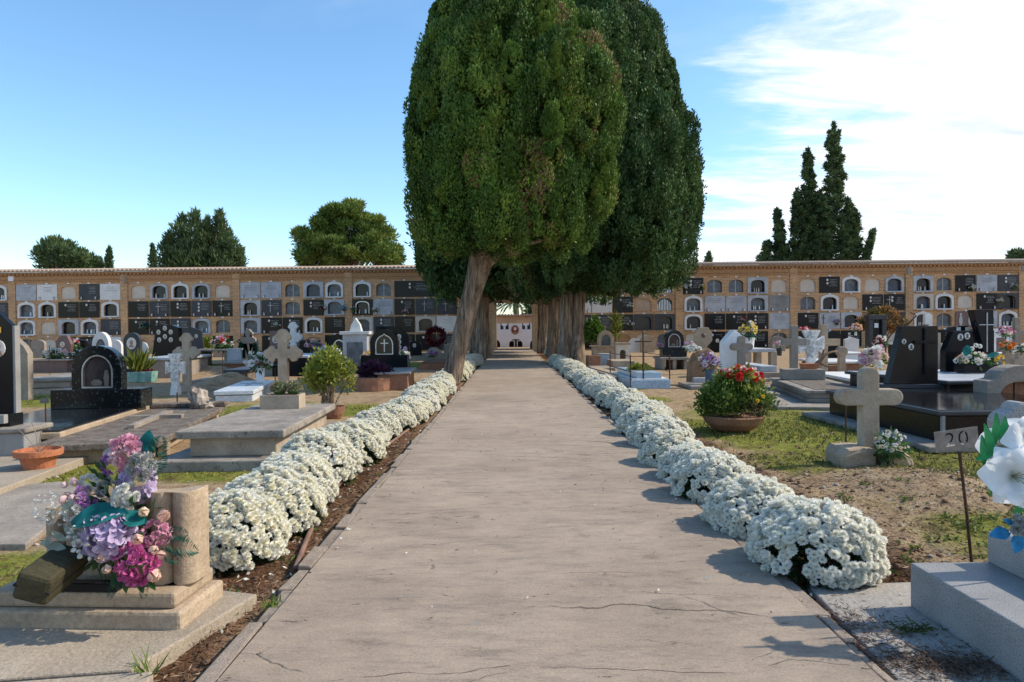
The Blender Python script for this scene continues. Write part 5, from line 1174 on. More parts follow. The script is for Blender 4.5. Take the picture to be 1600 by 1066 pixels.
def lily(c, nrm_, s, nm='lily'):
    N = Vector(nrm_).normalized(); A = N.orthogonal().normalized(); B_ = N.cross(A); v = []; f = []; t = []
    for i in range(6):
        a = math.pi / 3 * i + .2; r_ = A * math.cos(a) + B_ * math.sin(a); sd_ = N.cross(r_); wd = (.62 if i % 2 else .46); n = len(v); m2 = 8
        for j in range(m2 + 1):
            q = j / m2; w_ = wd * math.sin(math.pi * min(1, q * .86 + .07)) ** .8 * (1 - q ** 8 * .75); p = r_ * (q * 1.0) + N * (.45 * math.sin(q * 2.2) - .35 * q ** 3 + (.03 if i % 2 else 0))
            for k, e in ((-1, .10), (-.5, .02), (0, -.03), (.5, .02), (1, .10)): v.append(tuple(Vector(c) + (p + sd_ * w_ * k + N * e * w_) * s)); t.append(min(1, .1 + q * 1.3 - (.15 if k == 0 else 0)))
        f += [(n + 5 * j + k, n + 5 * j + k + 1, n + 5 * j + k + 6, n + 5 * j + k + 5) for j in range(m2) for k in range(4)]
    o = np_mesh(nm, np.array(v), f, m_lily, ly, np.clip(t, 0, 1), smooth=True); mb = MB()
    for i in range(6):
        a = math.pi / 3 * i; tip_ = Vector(c) + (N * .62 + (A * math.cos(a) + B_ * math.sin(a)) * .16) * s; mb.tube([Vector(c), tip_], .010 * s, 5); mb.ball(tip_, (.035 * s, .035 * s, .02 * s), 6)
    mb.build('stamen', m_dark if s < .05 else m_lvs, o)
m_lvs = plain('stamen_green', (.20, .17, .07), .6)
lp = lambda px, py, Y=2.1: tuple(AT(px, py, Y) - LO)
lily(lp(1582, 744, 2.06), (-.25, -1, .12), .096); lily(lp(1600, 692, 2.1), (.15, -1, .45), .085); lily(lp(1640, 730, 2.12), (.5, -.9, .1), .09); lily(lp(1618, 765, 2.04), (.3, -1, -.5), .07); lily(lp(1566, 700, 2.12), (-.7, -.8, .5), .07)
for (x, y, dx, dz, L, w_) in ((1546, 690, -.25, 1, 58, 15), (1537, 704, -.1, 1, 48, 14), (1556, 672, .05, 1, 54, 14), (1568, 672, .15, 1, 44, 13), (1540, 712, -.9, -.35, 34, 12), (1592, 790, -.2, -1, 60, 13), (1575, 776, -1, .1, 56, 4), (1550, 762, -.1, -1, 26, 6), (1605, 800, .2, -1, 50, 12)): bigleaf(ly, lp(x, y, 2.1), (dx, -.1, dz), (0, -1, .2), L * K(2.1), w_ * K(2.1), m_lgr)
for (x, y, dx, dz, L, w_) in ((1563, 834, -1, -.05, 40, 20), (1580, 818, -.9, .5, 34, 12), (1590, 848, -.4, -.8, 34, 20), (1612, 846, .5, -.8, 34, 18), (1618, 818, .8, .4, 30, 16)): bigleaf(ly, lp(x, y, 2.06), (dx, -.3, dz), (0, -.8, .6), L * K(2.06), w_ * K(2.06), MP['blue'], 'blue_leaf')
ball_of('gerbera', lp(1595, 822, 2.05), .022, 30, .017, MP['grey'], pomA, .7, ly)
MB().tube([lp(1600, 700, 2.14), lp(1602, 780, 2.15), (.0, 0, 0)], .004, 6).build('stem', m_stem, ly)
# the stencilled number plate on its rod
p = G(1520, 878); sg = thing('grave_sign', 'rusty rod holding a steel plate stencilled with the number 20', 'sign', (p.x, p.y, 0)); top = AT(1499, 705, p.y) - sg.location
MB().tube([(0, 0, -.05), tuple(top * .5), tuple(top)], .0065, 8).build('rod', m_iron, sg)
fc = bpy.data.curves.new('numerals', 'FONT'); fc.body = '20'; fc.size = .085; fc.align_x = 'CENTER'; fc.align_y = 'CENTER'; fc.extrude = .02; fc.space_character = 1.15
fo = bpy.data.objects.new('numerals', fc); COL.objects.link(fo); fo.rotation_euler = (D2R(90), 0, 0); fo.scale = (1.25, 1, 1)
dgp = bpy.context.evaluated_depsgraph_get(); dgp.update(); tm = bpy.data.meshes.new_from_object(fo.evaluated_get(dgp)); bpy.data.objects.remove(fo)
to = bpy.data.objects.new('numerals', tm); COL.objects.link(to); to.rotation_euler = (D2R(90), 0, 0); to.scale = (1.25, 1, 1)
pb = MB().box(-.099, .099, -.0015, .0015, -.044, .044); po = pb.build('plate', m_steel); md = po.modifiers.new('cut', 'BOOLEAN'); md.object = to; md.operation = 'DIFFERENCE'; md.solver = 'EXACT'
bpy.context.view_layer.update(); dgp = bpy.context.evaluated_depsgraph_get(); me2 = bpy.data.meshes.new_from_object(po.evaluated_get(dgp)); po.modifiers.clear(); po.data = me2; bpy.data.objects.remove(to)
po.parent = sg; po.location = tuple(AT(1495, 687, p.y - .008) - sg.location); po.rotation_euler = (0, D2R(-6), D2R(6))
# stencil bridge through the zero
MB().box(-.004, .004, -.001, .001, -.03, .03).build('stencil_bridge', m_steel, po, loc=(.036, 0, 0))
# ------------------------------------------------------------------ left side graves
def poly_px(pts, l, r, yb, k): return [((x - (l + r) / 2) * k, (yb - y) * k) for x, y in pts]
# black headstone cut by the left edge, on its pedestal
pv = G(38, 712, .06); xr = pv.x; Yp = pv.y
ped = box_tomb('grey granite pedestal tomb under the black headstone at the left edge', xr - 1.2, xr, Yp, .32, [('pedestal', 0, .235, 0, m_grey), ('cover_slab', .236, .275, .025, m_slabc)], 4)
hs = thing('headstone', 'black granite headstone with portrait and brass plaque at the left edge', 'headstone', (xr - .15, Yp + .14, .275), 2, 'headstones')
MB().prism([(-1.1, .10), (-.03, .10), (-.03, .80), (-.16, .93), (-.55, 1.02), (-1.1, .9)], .0, .06).build('stone', m_black, hs, bevel=.005)
MB().box(-.031, -.01, .003, .063, .10, .80).build('rough_edge', m_grey, hs, bevel=.003)
MB().box(-1.1, -.02, -.06, .10, 0, .098).build('base', m_black, hs, bevel=.004); MB().box(-.12, -.03, -.11, -.061, .03, .10).build('step_block', m_grey, hs, bevel=.004)
mb = MB(); oval(mb, -.135, .62, .055, .068, -.012, -.001); po_ = mb.build('portrait', m_photo, hs)
mb = MB(); oval(mb, -.135, .635, .022, .03, -.017, -.0125); mb.prism([(-.175, .565), (-.095, .565), (-.11, .60), (-.16, .60)], -.016, -.0125); mb.build('likeness', m_skin, po_)
MB().box(-.165, -.11, -.010, -.001, .745, .79).build('brass_plaque', m_gold, hs)
# grey shaped stone behind it
k = K(10.5); c, w, h, k = place(16, 48, 600, 502, 0, 10.5)
head('weathered grey headstone with a white oval dish, just behind the black edge stone', Vector((c.x, 10.5, 0)), [(-.28, 0), (.16, 0), (.16, .72), (.10, .83), (-.03, .95), (-.12, 1.0), (-.28, .95)], .12, m_conc, [(-.12, .84, .05), (-.05, .58, .07)], name='headstone')
# polished slab with the black arch
TA = box_tomb('polished black slab tomb with sandy edges in front of the flecked black arch', -4.62, -3.70, 5.56, 2.1, [('body', 0, .15, -.06, m_rough), ('slab', .151, .205, .02, m_sand), ('polished_top', .2055, .222, 0, m_polish)], 10)
sl = MB(); 
stake('thin rod with a small blank plate standing on the polished slab', 71, 640, 578, .006, None, (.085, .045), Y=6.6)
la = math.radians(10); bk = Vector((-3.70, 5.56, 0)) + Vector((-math.sin(la), math.cos(la), 0)) * 1.72 + Vector((-math.cos(la), -math.sin(la), 0)) * .44
arch_stone('flecked black granite arch with a glazed door at the back of the polished slab', Vector((bk.x + .06, bk.y, .222)), 0.90, .20, .50, .46, m_blackf, .13, glass_dark('smoky_glass', (.06, .05, .05), .1), m_chrome, 'figures', 6)
# large rough slab on legs with a cross lying on it
TB = box_tomb('rough lichen-stained concrete slab tomb with a raised cross, left of the pale slab', -3.66, -2.76, 5.30, 2.65, [('body', 0, .11, -.09, m_sand), ('slab', .1105, .165, .0, m_rough)], 12)
mb = MB(); T = Matrix.Translation((-.36, 1.25, .3055)) @ Matrix.Rotation(D2R(-90), 4, 'X'); 
def flat_cross(parent, x, y, L_, W_, t_, z, h, mat):
    mb = MB(); pl = cross_poly(L_, W_, t_, L_ * .66, 'flare'); n = len(pl); v = [(x + a, y + c_, z) for a, c_ in pl] + [(x + a, y + c_, z + h) for a, c_ in pl]
    mb.add(v, [tuple(range(n, 2 * n))] + [(i, (i + 1) % n, (i + 1) % n + n, i + n) for i in range(n)]); return mb.build('relief_cross', mat, parent, bevel=.004)
flat_cross(TB, -.44, .8, 1.15, .48, .06, .1655, .035, m_conc)
MB().box(-.07, -.005, .25, .36, 0, .109).build('support', m_sand, TB); MB().box(-.07, -.005, 2.15, 2.26, 0, .109).build('support', m_sand, TB); MB().box(-.07, -.005, 1.25, 1.36, 0, .109).build('support', m_sand, TB)
MB().box(-.91, .02, 2.5, 2.68, .166, .22).build('back_kerb', m_rough, TB, bevel=.015)
p = AT(311, 634, 7.6); rk = thing('rock_fragment', 'broken pale rock lump standing on the rough slab', 'rock', (p.x, 7.6, .165), 10); rk.scale = (1.2, 1.2, 1.2)
mb = MB(); mb.ball((0, 0, .08), (.085, .07, .10), 12, 0, 1, .9); mb.ball((.05, 0, .045), (.07, .07, .055), 10, 0, 1, .9); mb.ball((-.05, .02, .13), (.05, .045, .06), 10, 0, 1, 1.0); mb.build('rock', stone('veined_rock', (.10, .07, .05), (.52, .46, .40), 9, .9, .8, 50), rk)
stake('short rusty stake behind the rock fragment', 277, 634, 591, .008, Y=7.9)
# pale slab tomb nearest the flowers
TC = box_tomb('pale concrete slab tomb with a cracked front beside the left flower row', -2.47, -1.685, 5.02, 1.86, [('plinth', 0, .085, .11, m_slabc), ('body', .0855, .225, -.075, m_lime), ('slab', .2255, .285, .0, m_slabc)], 3)
p = AT(445, 636, 6.55); pb_ = thing('cactus_planter', 'square stone planter with two round cacti on the pale slab', 'planter', (p.x, 6.5, .285), 3)
mb = MB(); mb.frame([(-.18, -.12), (.18, -.12), (.18, .12), (-.18, .12)], [(-.15, -.09), (.15, -.09), (.15, .09), (-.15, .09)], 0, .13, T=Matrix.Rotation(D2R(-90), 4, 'X') @ Matrix.Scale(-1, 4, (0, 1, 0))); mb.build('box', m_lime, pb_)
MB().box(-.151, .151, -.091, .091, .02, .10).build('soil', m_clod, pb_)
m_cact = leafmat('cactus_spine', [(0, (.07, .09, .03)), (1, (.42, .36, .24))], 0)
for (x, r) in ((-.03, .075), (.10, .075)):
    P = nrm(rng.normal(size=(900, 3))); P[:, 2] = np.abs(P[:, 2]) - .2; v, f = blades(P * r * .90 + [x, 0, .185], P + rng.normal(0, .35, P.shape), .028, .006); co = np_mesh('cactus', v, f, m_cact, pb_, np.repeat(rng.random(900), 4)); MB().ball((x, 0, .185), r * .90, 14).build('cactus_body', m_lvy if False else m_stem, co, smooth=True)
# white tiled low tomb and vase of flowers
TD = box_tomb('low white tiled tomb with dark joints in front of the earth mound', -4.30, -3.75, 9.9, 2.1, [('body', 0, .10, -.02, m_tile), ('joint', .1005, .108, -.015, m_letterd), ('cover', .1085, .17, .0, m_tile)], 11)
flat_cross(TD, -.27, .9, .7, .34, .05, .1705, .012, m_marbleg)
p = AT(400, 602, 11.3); bouquet('white and pink flowers in a white vase behind the low tiled tomb', (p.x, 11.5, .17), .24, ['white', 'white', 'palepink', 'white'], 26, .26, .8, m_lv, 110, (m_white, .24, .075))
# stone crosses
c, w, h, k = place(272, 313, 612, 520); cross_stone('stone cross with trefoil ends standing behind the rough slab', c, h, w * 1.0, .125, m_lime, 'trefoil', h * .66, .1, (.42, .3, .10), 3)
c, w, h, k = place(260, 289, 612, 548, 0, 11.2); fo_ = thing('carved_cross', 'white carved openwork cross with floral relief beside the stone cross with trefoil ends', 'cross', Vector((c.x, 11.2, 0)), 0, 'stone grave crosses')
def filigree(o, w, h, z0, t):
    P = [(x, z + z0) for x, z in cross_poly(h, w, w * .42, h * .58, 'flare', w * .35)]; MB().prism(P, -t / 2, t / 2).build('cross', m_marble, o, bevel=.008); n = 150; Q = np.column_stack([rng.uniform(-w * .46, w * .46, n), np.full(n, -t / 2), rng.uniform(h * .2, h * .98, n)])
    Q = Q[(np.abs(Q[:, 0]) < w * .2) | (np.abs(Q[:, 2] - h * .58) < w * .24)]; Q[:, 2] += z0; v, f = scatter(pomB[0], pomB[1], Q, np.tile([0, -1., .2], (len(Q), 1)), w * .055); np_mesh('relief', v, f, m_marble, o)
    MB().box(-w * .2, w * .2, -t, t, -.03, z0 + h * .02, top=.01).build('base', m_marble, o, bevel=.006)
filigree(fo_, w, h - .12, .12, .08)
c, w, h, k = place(414, 473, 618, 514); cross_stone('large stone cross with rounded trefoil ends behind the cactus planter', c, h, w * 1.0, .15, m_lime, 'trefoil', h * .63, .12, (.40, .3, .06), 2)
c, w, h, k = place(446, 472, 575, 503); cross_stone('slender pale stone cross rising behind the large trefoil cross', c, h, w * 1.1, .16, m_marble, 'trefoil', h * .66, .12)
# shrub in an earthenware pot
p = G(532, 655); bush('loose yellow-green shrub in an earthen pot beside the left flower row', (p.x - .12, p.y + .1, 0), (.34, .30, .46), 170, .05, .028, m_lvy, 'potted_shrub', 'shrub', 24, True, None, (m_terrao, .14, [(.10, 0), (.13, .05), (.155, .14), (.14, .14), (.12, .11)]), (0, .6))
p = G(497, 640); bush('taller leggy shoot of yellow-green leaves left of the potted shrub', (p.x, p.y + .2, .0), (.19, .19, .46), 120, .045, .026, m_lvy, 'young_tree', 'shrub', 16, True, None, None, (0, .6))
# tomb with gothic black arch, purple plants
c, w, h, k = place(560, 640, 610, 578); TE = box_tomb('granite tomb with brick sides under the black arch with a cross', c.x - w / 2 + .3, c.x + w / 2, c.y, 1.5, [('body', 0, .27, -.03, m_terrao), ('slab', .2705, .31, .02, m_grey)], 4)
p = AT(602, 578, 13.3); arch_stone('black granite arch with pointed glazed door and a small cross, behind the purple plants', Vector((p.x, 13.2, .31)), .90, .24, .54, .50, m_black, .2, glass_dark('brown_glass', (.045, .035, .03), .12), m_chrome, 'cross', 2, 'point')
p = AT(582, 610, 11.75); bush('dark purple leafy plants in a brick planter before the black arch', (p.x, 11.8, 0), (.34, .22, .13), 130, .10, .03, leafmat('purple_leaf', [(0, (.020, .008, .022)), (.7, (.06, .02, .06)), (1, (.14, .05, .12))], .15), 'purple_planter', 'planter', 22, False, None, (m_terrao, .22, [(.20, 0), (.36, .0), (.37, .22), (.30, .22)]), (0, .6), .8)
c, w, h, k = place(588, 638, 573, 505, 0, 18); head('black headstone with a sloped corner and four portraits in a column', c, poly_px([(588, 573), (640, 573), (640, 519), (622, 505), (588, 505)], 588, 638, 573, k), .14, m_black, [(.20, h * q, .055) for q in (.38, .52, .64, .76)] , base=None)
c, w, h, k = place(536, 574, 588, 515, 0, 16); mo = thing('mausoleum', 'pale stone shrine with a flat cornice and small pediment, left of the black arch', 'shrine', c, 2); MB().box(-w / 2, w / 2, 0, .5, -.03, h * .86).build('body', m_marbleg, mo, bevel=.01); MB().box(-w / 2 - .06, w / 2 + .06, -.06, .55, h * .86 + .001, h * .93).build('cornice', m_marble, mo, bevel=.01)
MB().prism([(-.14, h * .931), (.14, h * .931), (.10, h * 1.08), (0, h * 1.22), (-.10, h * 1.08)], .1, .3).build('pediment', m_marble, mo, bevel=.008); MB().box(-w * .33, w * .33, -.012, -.001, h * .12, h * .7).build('door', m_glassg, mo)
c, w, h, k = place(512, 548, 588, 525, 0, 16.4); arch_stone('black arched headstone half hidden behind the yellow-green shrub', c, w * 1.25, .32, w * .95, h - .32, m_black, .18)
c, w, h, k = place(518, 533, 592, 545, 0, 14.8); head('small white arched stone with a blue panel behind the yellow-green shrub', c, archpoly(w * 1.1, h, .13), .1, m_white, name='headstone'); 
bouquet('blue flowers in front of the small white arched stone', (c.x - .1, 14.6, .2), .13, ['blue', 'blue', 'white'], 14, .3, 1, m_lv, 50, (m_bluet, .16, .06))
p = AT(571, 575, 15.0); bouquet('yellow and peach bouquet beside the pale shrine', (p.x, 15.2, .2), .16, ['yellow', 'peach', 'cream'], 18, .28, 1.3, m_lv, 70, (m_terra, .1, .07))
p = AT(630, 575, 16.5); bouquet('white and blue bouquet to the right of the pointed black arch', (p.x, 16.5, .2), .22, ['white', 'white', 'lilac', 'white'], 22, .26, .9, m_lv, 80, (m_grey, .12, .08))
# wreath on its stone
Yw_ = 21.5; p = AT(681, 568, Yw_); wr = thing('wreath', 'dark red leaf wreath on an upright stand near the leaning trunk', 'wreath', (p.x, Yw_, 0)); cz_ = AT(681, 526, Yw_).z
n = 1500; a = rng.uniform(0, 2 * math.pi, n); q = rng.normal(0, .045, (n, 2)); P = np.column_stack([(.20 + q[:, 0]) * np.cos(a), q[:, 1], cz_ + (.20 + q[:, 0]) * np.sin(a)]); v, f = blades(P, np.column_stack([np.cos(a), rng.normal(0, .5, n) - .4, np.sin(a)]) + rng.normal(0, .3, (n, 3)), .10, .035); np_mesh('leaves', v, f, MP['wine'], wr, np.repeat(rng.random(n), 4))
MB().tube([(-.18, .12, 0), (0, .05, cz_)], .014, 6).tube([(.18, .12, 0), (0, .05, cz_)], .014, 6).build('stand', m_iron, wr)
c, w, h, k = place(664, 692, 572, 543, 0, 21); head('small grey boulder headstone under the dark red wreath', c, [(-.3, 0), (.3, 0), (.22, .4), (.05, .52), (-.12, .5), (-.25, .3)], .2, m_conc)
bouquet('purple flowers leaning on the boulder under the wreath', (c.x, 20.7, .22), .16, ['purple', 'magenta', 'lilac'], 16, .3, .9, m_lv, 40)
c, w, h, k = place(655, 700, 578, 566); box_tomb('low brown earth-topped grave below the wreath', c.x - w / 2, c.x + w / 2, c.y, 2, [('kerb', 0, .16, 0, m_terrao), ('fill', .1605, .2, -.05, m_clod)], 2)
# black trapezoid with six portraits
c, w, h, k = place(237, 288, 578, 507); head('tall black tapering headstone with six oval portraits', c, poly_px([(237, 578), (288, 578), (282, 512), (272, 508), (248, 507)], 237, 288, 578, k), .2, m_black, [(x * k, z * k, .055) for x, z in ((-1, 65), (-11, 59), (8, 59), (-1, 52), (-10, 47), (8, 47))])
c, w, h, k = place(222, 276, 592, 556); box_tomb('grey marble box tomb below the black stone with six portraits', c.x - w / 2, c.x + w / 2, c.y, 2.2, [('body', 0, h * .8, -.03, m_conc), ('slab', h * .8 + .001, h * .92, .03, m_marbleg)], 6)
c, w, h, k = place(195, 221, 572, 520); hd = head('dark oval-topped headstone with a round portrait', c, archpoly(w, h, w * .5), .15, m_greyd, [(0, h * .68, .15)])
c, w, h, k = place(216, 229, 566, 531); head('small white rounded stone beside the dark oval-topped headstone', c, archpoly(w * 1.3, h * .9, .2), .12, m_marble)
p = G(211, 598); pl_ = thing('spiky_plant', 'spiky green plant in a turquoise trough', 'planter', (p.x, p.y, 0), 5); MB().box(-.32, .32, 0, .28, 0, .22, top=-.02).build('trough', stone('turquoise_glaze', (.03, .20, .17), (.35, .50, .45), 6, .4, .1), pl_, bevel=.01)
n = 140; v, f = blades(np.column_stack([rng.normal(0, .06, n), rng.normal(.14, .05, n), np.full(n, .2)]), np.column_stack([rng.normal(0, .5, n), rng.normal(0, .4, n), np.ones(n)]), rng.uniform(.25, .62, n), .045, -.05); np_mesh('leaves', v, f, m_lvy, pl_, np.repeat(rng.random(n) * .7, 4))
n = 260; d = rng.normal(0, 1, (n, 3)); v, f = blades(np.column_stack([rng.uniform(-.3, .3, n), rng.uniform(.02, .26, n), np.full(n, .21)]), d + [0, 0, .8], .08, .03); np_mesh('low_flowers', v, f, MP['wine'], pl_, np.repeat(rng.random(n), 4))
c, w, h, k = place(90, 113, 572, 523, 0, 21); head('reddish granite headstone with an S-shaped side', c, [(-.3, 0), (.24, 0), (.20, .4), (.24, .7), (.12, .98), (-.1, .95), (-.24, .8), (-.2, .4)], .14, m_red, [(-.02, .7, .07)])
c, w, h, k = place(144, 170, 568, 520, 0, 24); arch_stone('small white arched shrine behind the flecked black arch', c, w * 1.2, .2, w, h - .2, m_marble, .2, m_glassg)
c, w, h, k = place(112, 132, 568, 522, 0, 23); head('low black headstone with red and pink flowers on it', c, [(-.28, 0), (.28, 0), (.28, .8), (-.28, .9)], .14, m_black); bouquet('red and pink flowers against the low black headstone', (c.x + .1, 22.7, .55), .17, ['red', 'pink', 'white'], 16, .3, 1.4, m_lv, 40)
c, w, h, k = place(52, 106, 582, 562); box_tomb('pinkish box tomb near the left end, flowers on its top', c.x - w / 2, c.x + w / 2, c.y, 2.2, [('body', 0, h * .9, -.03, m_red), ('slab', h * .9 + .001, h, .03, m_lime)], 8)
bouquet('white and pale pink flowers on the pinkish box tomb', (c.x - .2, c.y + .5, h), .30, ['white', 'palepink', 'white', 'cream'], 30, .22, .7, m_lv, 120); bouquet('leafy greenery with few white buds on the pinkish box tomb', (c.x + .35, c.y + .6, h), .26, ['white'], 8, .2, .8, m_lv, 160)
c, w, h, k = place(30, 110, 606, 588); box_tomb('low pale concrete grave behind the polished black slab', c.x - w / 2, c.x + w / 2, c.y, 2.0, [('body', 0, .12, -.03, m_conc), ('slab', .121, .17, .02, m_slabc)], 10)
c, w, h, k = place(92, 110, 600, 575, 0, 10.5); bouquet('dried greyish flowers behind the flecked black arch', (c.x - .05, 9.0, .16), .18, ['grey', 'palepink', 'grey'], 22, .25, 1.2, m_sage, 120)
# shrubs and small things against the left wall
for (px, py, w_, lab) in ((292, 533, 14, 'green clipped bush left of the leaning plaque by the wall'), (320, 528, 15, 'green clipped bush right of the leaning plaque by the wall')): p = AT(px, 560, 27); bush(lab, (p.x, 27, 0), (w_ * K(27), .35, .55), 90, .12, .07, m_lvy, 'clipped_bush', 'bush', 18, tn=(0, .35))
c, w, h, k = place(298, 318, 568, 512, 0, 26); head('dark leaning slab with a light edge and pale flowers between two green bushes', c, [(-.25, 0), (.32, 0), (.2, 1.1), (-.2, 1.25)], .08, m_greyd, [(0, .9, .06)])
c, w, h, k = place(300, 358, 572, 546, 0, 21); tb = thing('stone_table', 'stone table grave with a thin top carrying red and white flowers', 'grave', c, 2, 'slab graves'); MB().box(-w / 2, w / 2, 0, 1.2, h - .06, h).build('top', m_slabc, tb, bevel=.01)
for sx in (-1, 1): MB().box(sx * w * .38 - .06, sx * w * .38 + .06, .1, 1.0, 0, h - .061).build('leg', m_conc, tb)
bouquet('red, pink and white flowers on the stone table', (c.x + .2, 21.4, h), .36, ['red', 'palepink', 'white', 'pink'], 40, .2, .8, m_lv, 120); 
for q in (-.25, .12, .5):
    pass
c, w, h, k = place(356, 378, 572, 541, 0, 20); head('grey block plaque beside the stone table', c, [(-.2, 0), (.2, 0), (.2, .55), (-.2, .55)], .12, m_marbleg)
c, w, h, k = place(376, 402, 572, 517, 0, 22); cross_stone('ivy-clad stone cross near the wall left of the large trefoil cross', c, h, w * .9, .17, m_conc, 'trefoil', h * .68)
p = AT(386, 560, 22.4); bush('dark ivy clump climbing behind the ivy-clad cross', (p.x, 22.5, 0), (.34, .2, .52), 120, .10, .07, m_fern, 'ivy', 'ivy', 18, False)
p = AT(405, 562, 19); bush('green plant in a terracotta trough behind the large trefoil cross', (p.x, 19, 0), (.24, .18, .14), 70, .1, .05, m_lv, 'trough_planter', 'planter', 12, False, None, (m_terra, .22, [(.22, 0), (.27, .22), (.22, .22)]))
c, w, h, k = place(423, 438, 575, 519, 0, 20.5); head('narrow pinkish stele framing a light portrait panel', c, [(-.15, 0), (.15, 0), (.15, 1.06), (-.15, 1.06)], .1, m_red, [(.02, .8, .09)])
bouquet('pink and blue flowers right of the large trefoil cross', (AT(490, 560, 19).x, 19, .35), .24, ['pink', 'teal', 'palepink'], 22, .26, .8, m_lv, 60, (m_greyd, .2, .1))
c, w, h, k = place(453, 475, 588, 560, 0, 16); box_tomb('black granite box tomb half hidden behind the large trefoil cross', c.x - w / 2 - .3, c.x + w / 2 + .2, 15.6, 2, [('body', 0, .42, -.03, m_black), ('slab', .421, .47, .03, m_marbleg)], 3)
c, w, h, k = place(345, 390, 582, 566); box_tomb('low brown box grave in the middle of the left field', c.x - w / 2, c.x + w / 2, c.y, 1.9, [('body', 0, h * .8, -.02, m_terrao), ('slab', h * .8 + .001, h, .03, m_conc)], 5)
c, w, h, k = place(352, 384, 596, 578); box_tomb('dark low slab grave beside the sandy mound', c.x - w / 2, c.x + w / 2, c.y, 1.5, [('body', 0, h * .7, -.02, m_rough), ('slab', h * .7 + .001, h, .02, m_greyd)], 6)
c, w, h, k = place(300, 345, 600, 594); box_tomb('flat pale kerbed grave left of the sandy mound', c.x - w / 2, c.x + w / 2, c.y, 2.2, [('kerb', 0, .07, 0, m_slabc), ('fill', .0705, .085, -.1, m_sand)], 8)
for (px, yb, yt, lab) in ((348, 588, 552, 'thin marker stake before the dark low slab grave'), (331, 575, 548, 'thin marker stake below the stone table'), (430, 600, 575, 'thin marker stake beside the white vase'), (48, 590, 535, 'tall thin rod near the grey headstone at the left'), (78, 588, 540, 'bent rod near the pinkish box tomb')): stake(lab, px, yb, yt, .009)
# terracotta pot and twigs
p = G(45, 735, .06); tp = thing('terracotta_pot', 'shallow terracotta pot with a few dry twigs on the left paving', 'pot', (p.x, p.y + .1, .06)); MB().lathe([(.095, 0), (.118, .085), (.118, .088), (.150, .088), (.153, .128), (.138, .13), (.13, .105)], 28).build('pot', m_terra, tp, smooth=False); MB().lathe([(.12, .09), (.128, .104)], 20).build('soil', m_clod, tp)
mb = MB()
for (a, b_, h_) in ((-.06, .02, .22), (.02, .0, .16), (.14, -.02, .09), (.05, .05, .12), (-.14, 0, .17)): mb.tube([(.0, 0, .1), (a * .5, b_, .1 + h_ * .6), (a, b_, .1 + h_)], .0028, 5)
mb.build('twigs', m_twig, tp)
# ------------------------------------------------------------------ right side graves
p = AT(927, 555, 25); bush('round bright green bush beside the double-trunked cypress', (p.x, 25, 0), (.44, .4, .72), 170, .13, .07, leafmat('bright_leaf', [(0, (.03, .08, .015)), (.6, (.09, .18, .03)), (1, (.2, .30, .07))], .3), 'green_bush', 'bush', 26, tn=(0, .5), sink=1.35)
n = 160; p = AT(962, 555, 27); yk = thing('yucca', 'spiky yellowish plant behind the small arched stone tomb', 'plant', (p.x, 27, 0)); v, f = blades(np.column_stack([rng.normal(0, .06, n), rng.normal(0, .06, n), rng.uniform(.6, 1.5, n)]), np.column_stack([rng.normal(0, .7, n), rng.normal(0, .7, n), np.ones(n) * .6]), rng.uniform(.25, .5, n), .05); np_mesh('leaves', v, f, m_lvy, yk, np.repeat(rng.random(n) * .5, 4)); MB().tube([(0, 0, 0), (0.03, 0, 1.4)], [.07, .05], 7).build('stem', m_bark, yk)
c, w, h, k = place(930, 964, 562, 517); st = arch_stone('small beige stone shrine with a rounded top beside the bright green bush', c, w * 1.2, .42, w * .72, h - .42, m_lime, .3, m_glassg, m_conc)
MB().box(-w * .68, w * .68, -.08, .6, .421, .47).build('ledge', m_sand, st); MB().prism(cross_poly(.2, .12, .03, .13), .1, .13).build('finial_cross', m_conc, st, loc=(0, 0, h))
c, w, h, k = place(963, 984, 568, 538, 0, 20); sh_ = thing('shrine', 'small white niche shrine shaped like a house on a beige slab', 'shrine', c, 0); A = arch(0, .06, w * .45, h * .62, .1, 8)
MB().prism([(-w / 2, 0)] + [(x, z) for x, z in A] + [(w / 2, 0), (w / 2, h), (-w / 2, h)], 0, .35).build('body', m_pale, sh_); MB().box(-w / 2, w / 2, .30, .36, .0, h * .99).build('back', m_conc, sh_); MB().box(-w * .56, w * .56, -.04, .4, h + .001, h + .06).build('top_slab', m_lime, sh_)
c, w, h, k = place(958, 992, 575, 564); box_tomb('low beige slab before the white niche shrine', c.x - w / 2, c.x + w / 2, c.y, 1.2, [('slab', 0, h, 0, m_lime)], 0)
c, w, h, k = place(920, 939, 574, 556); box_tomb('brown square stone block beside the double-trunked cypress', c.x - w / 2, c.x + w / 2, c.y, .5, [('block', 0, h, 0, m_terrao)], 4, 'stone_block'); c, w, h, k = place(940, 954, 571, 554); box_tomb('grey tiled block right of the brown square block', c.x - w / 2, c.x + w / 2, c.y, .5, [('block', 0, h, 0, m_bluet), ('cap', h + .001, h + .02, .02, m_marbleg)], 4, 'stone_block')
c, w, h, k = place(930, 962, 583, 574); box_tomb('flat concrete grave kerb below the brown block', c.x - w / 2, c.x + w / 2, c.y, 1.0, [('slab', 0, .12, 0, m_conc)], 4)
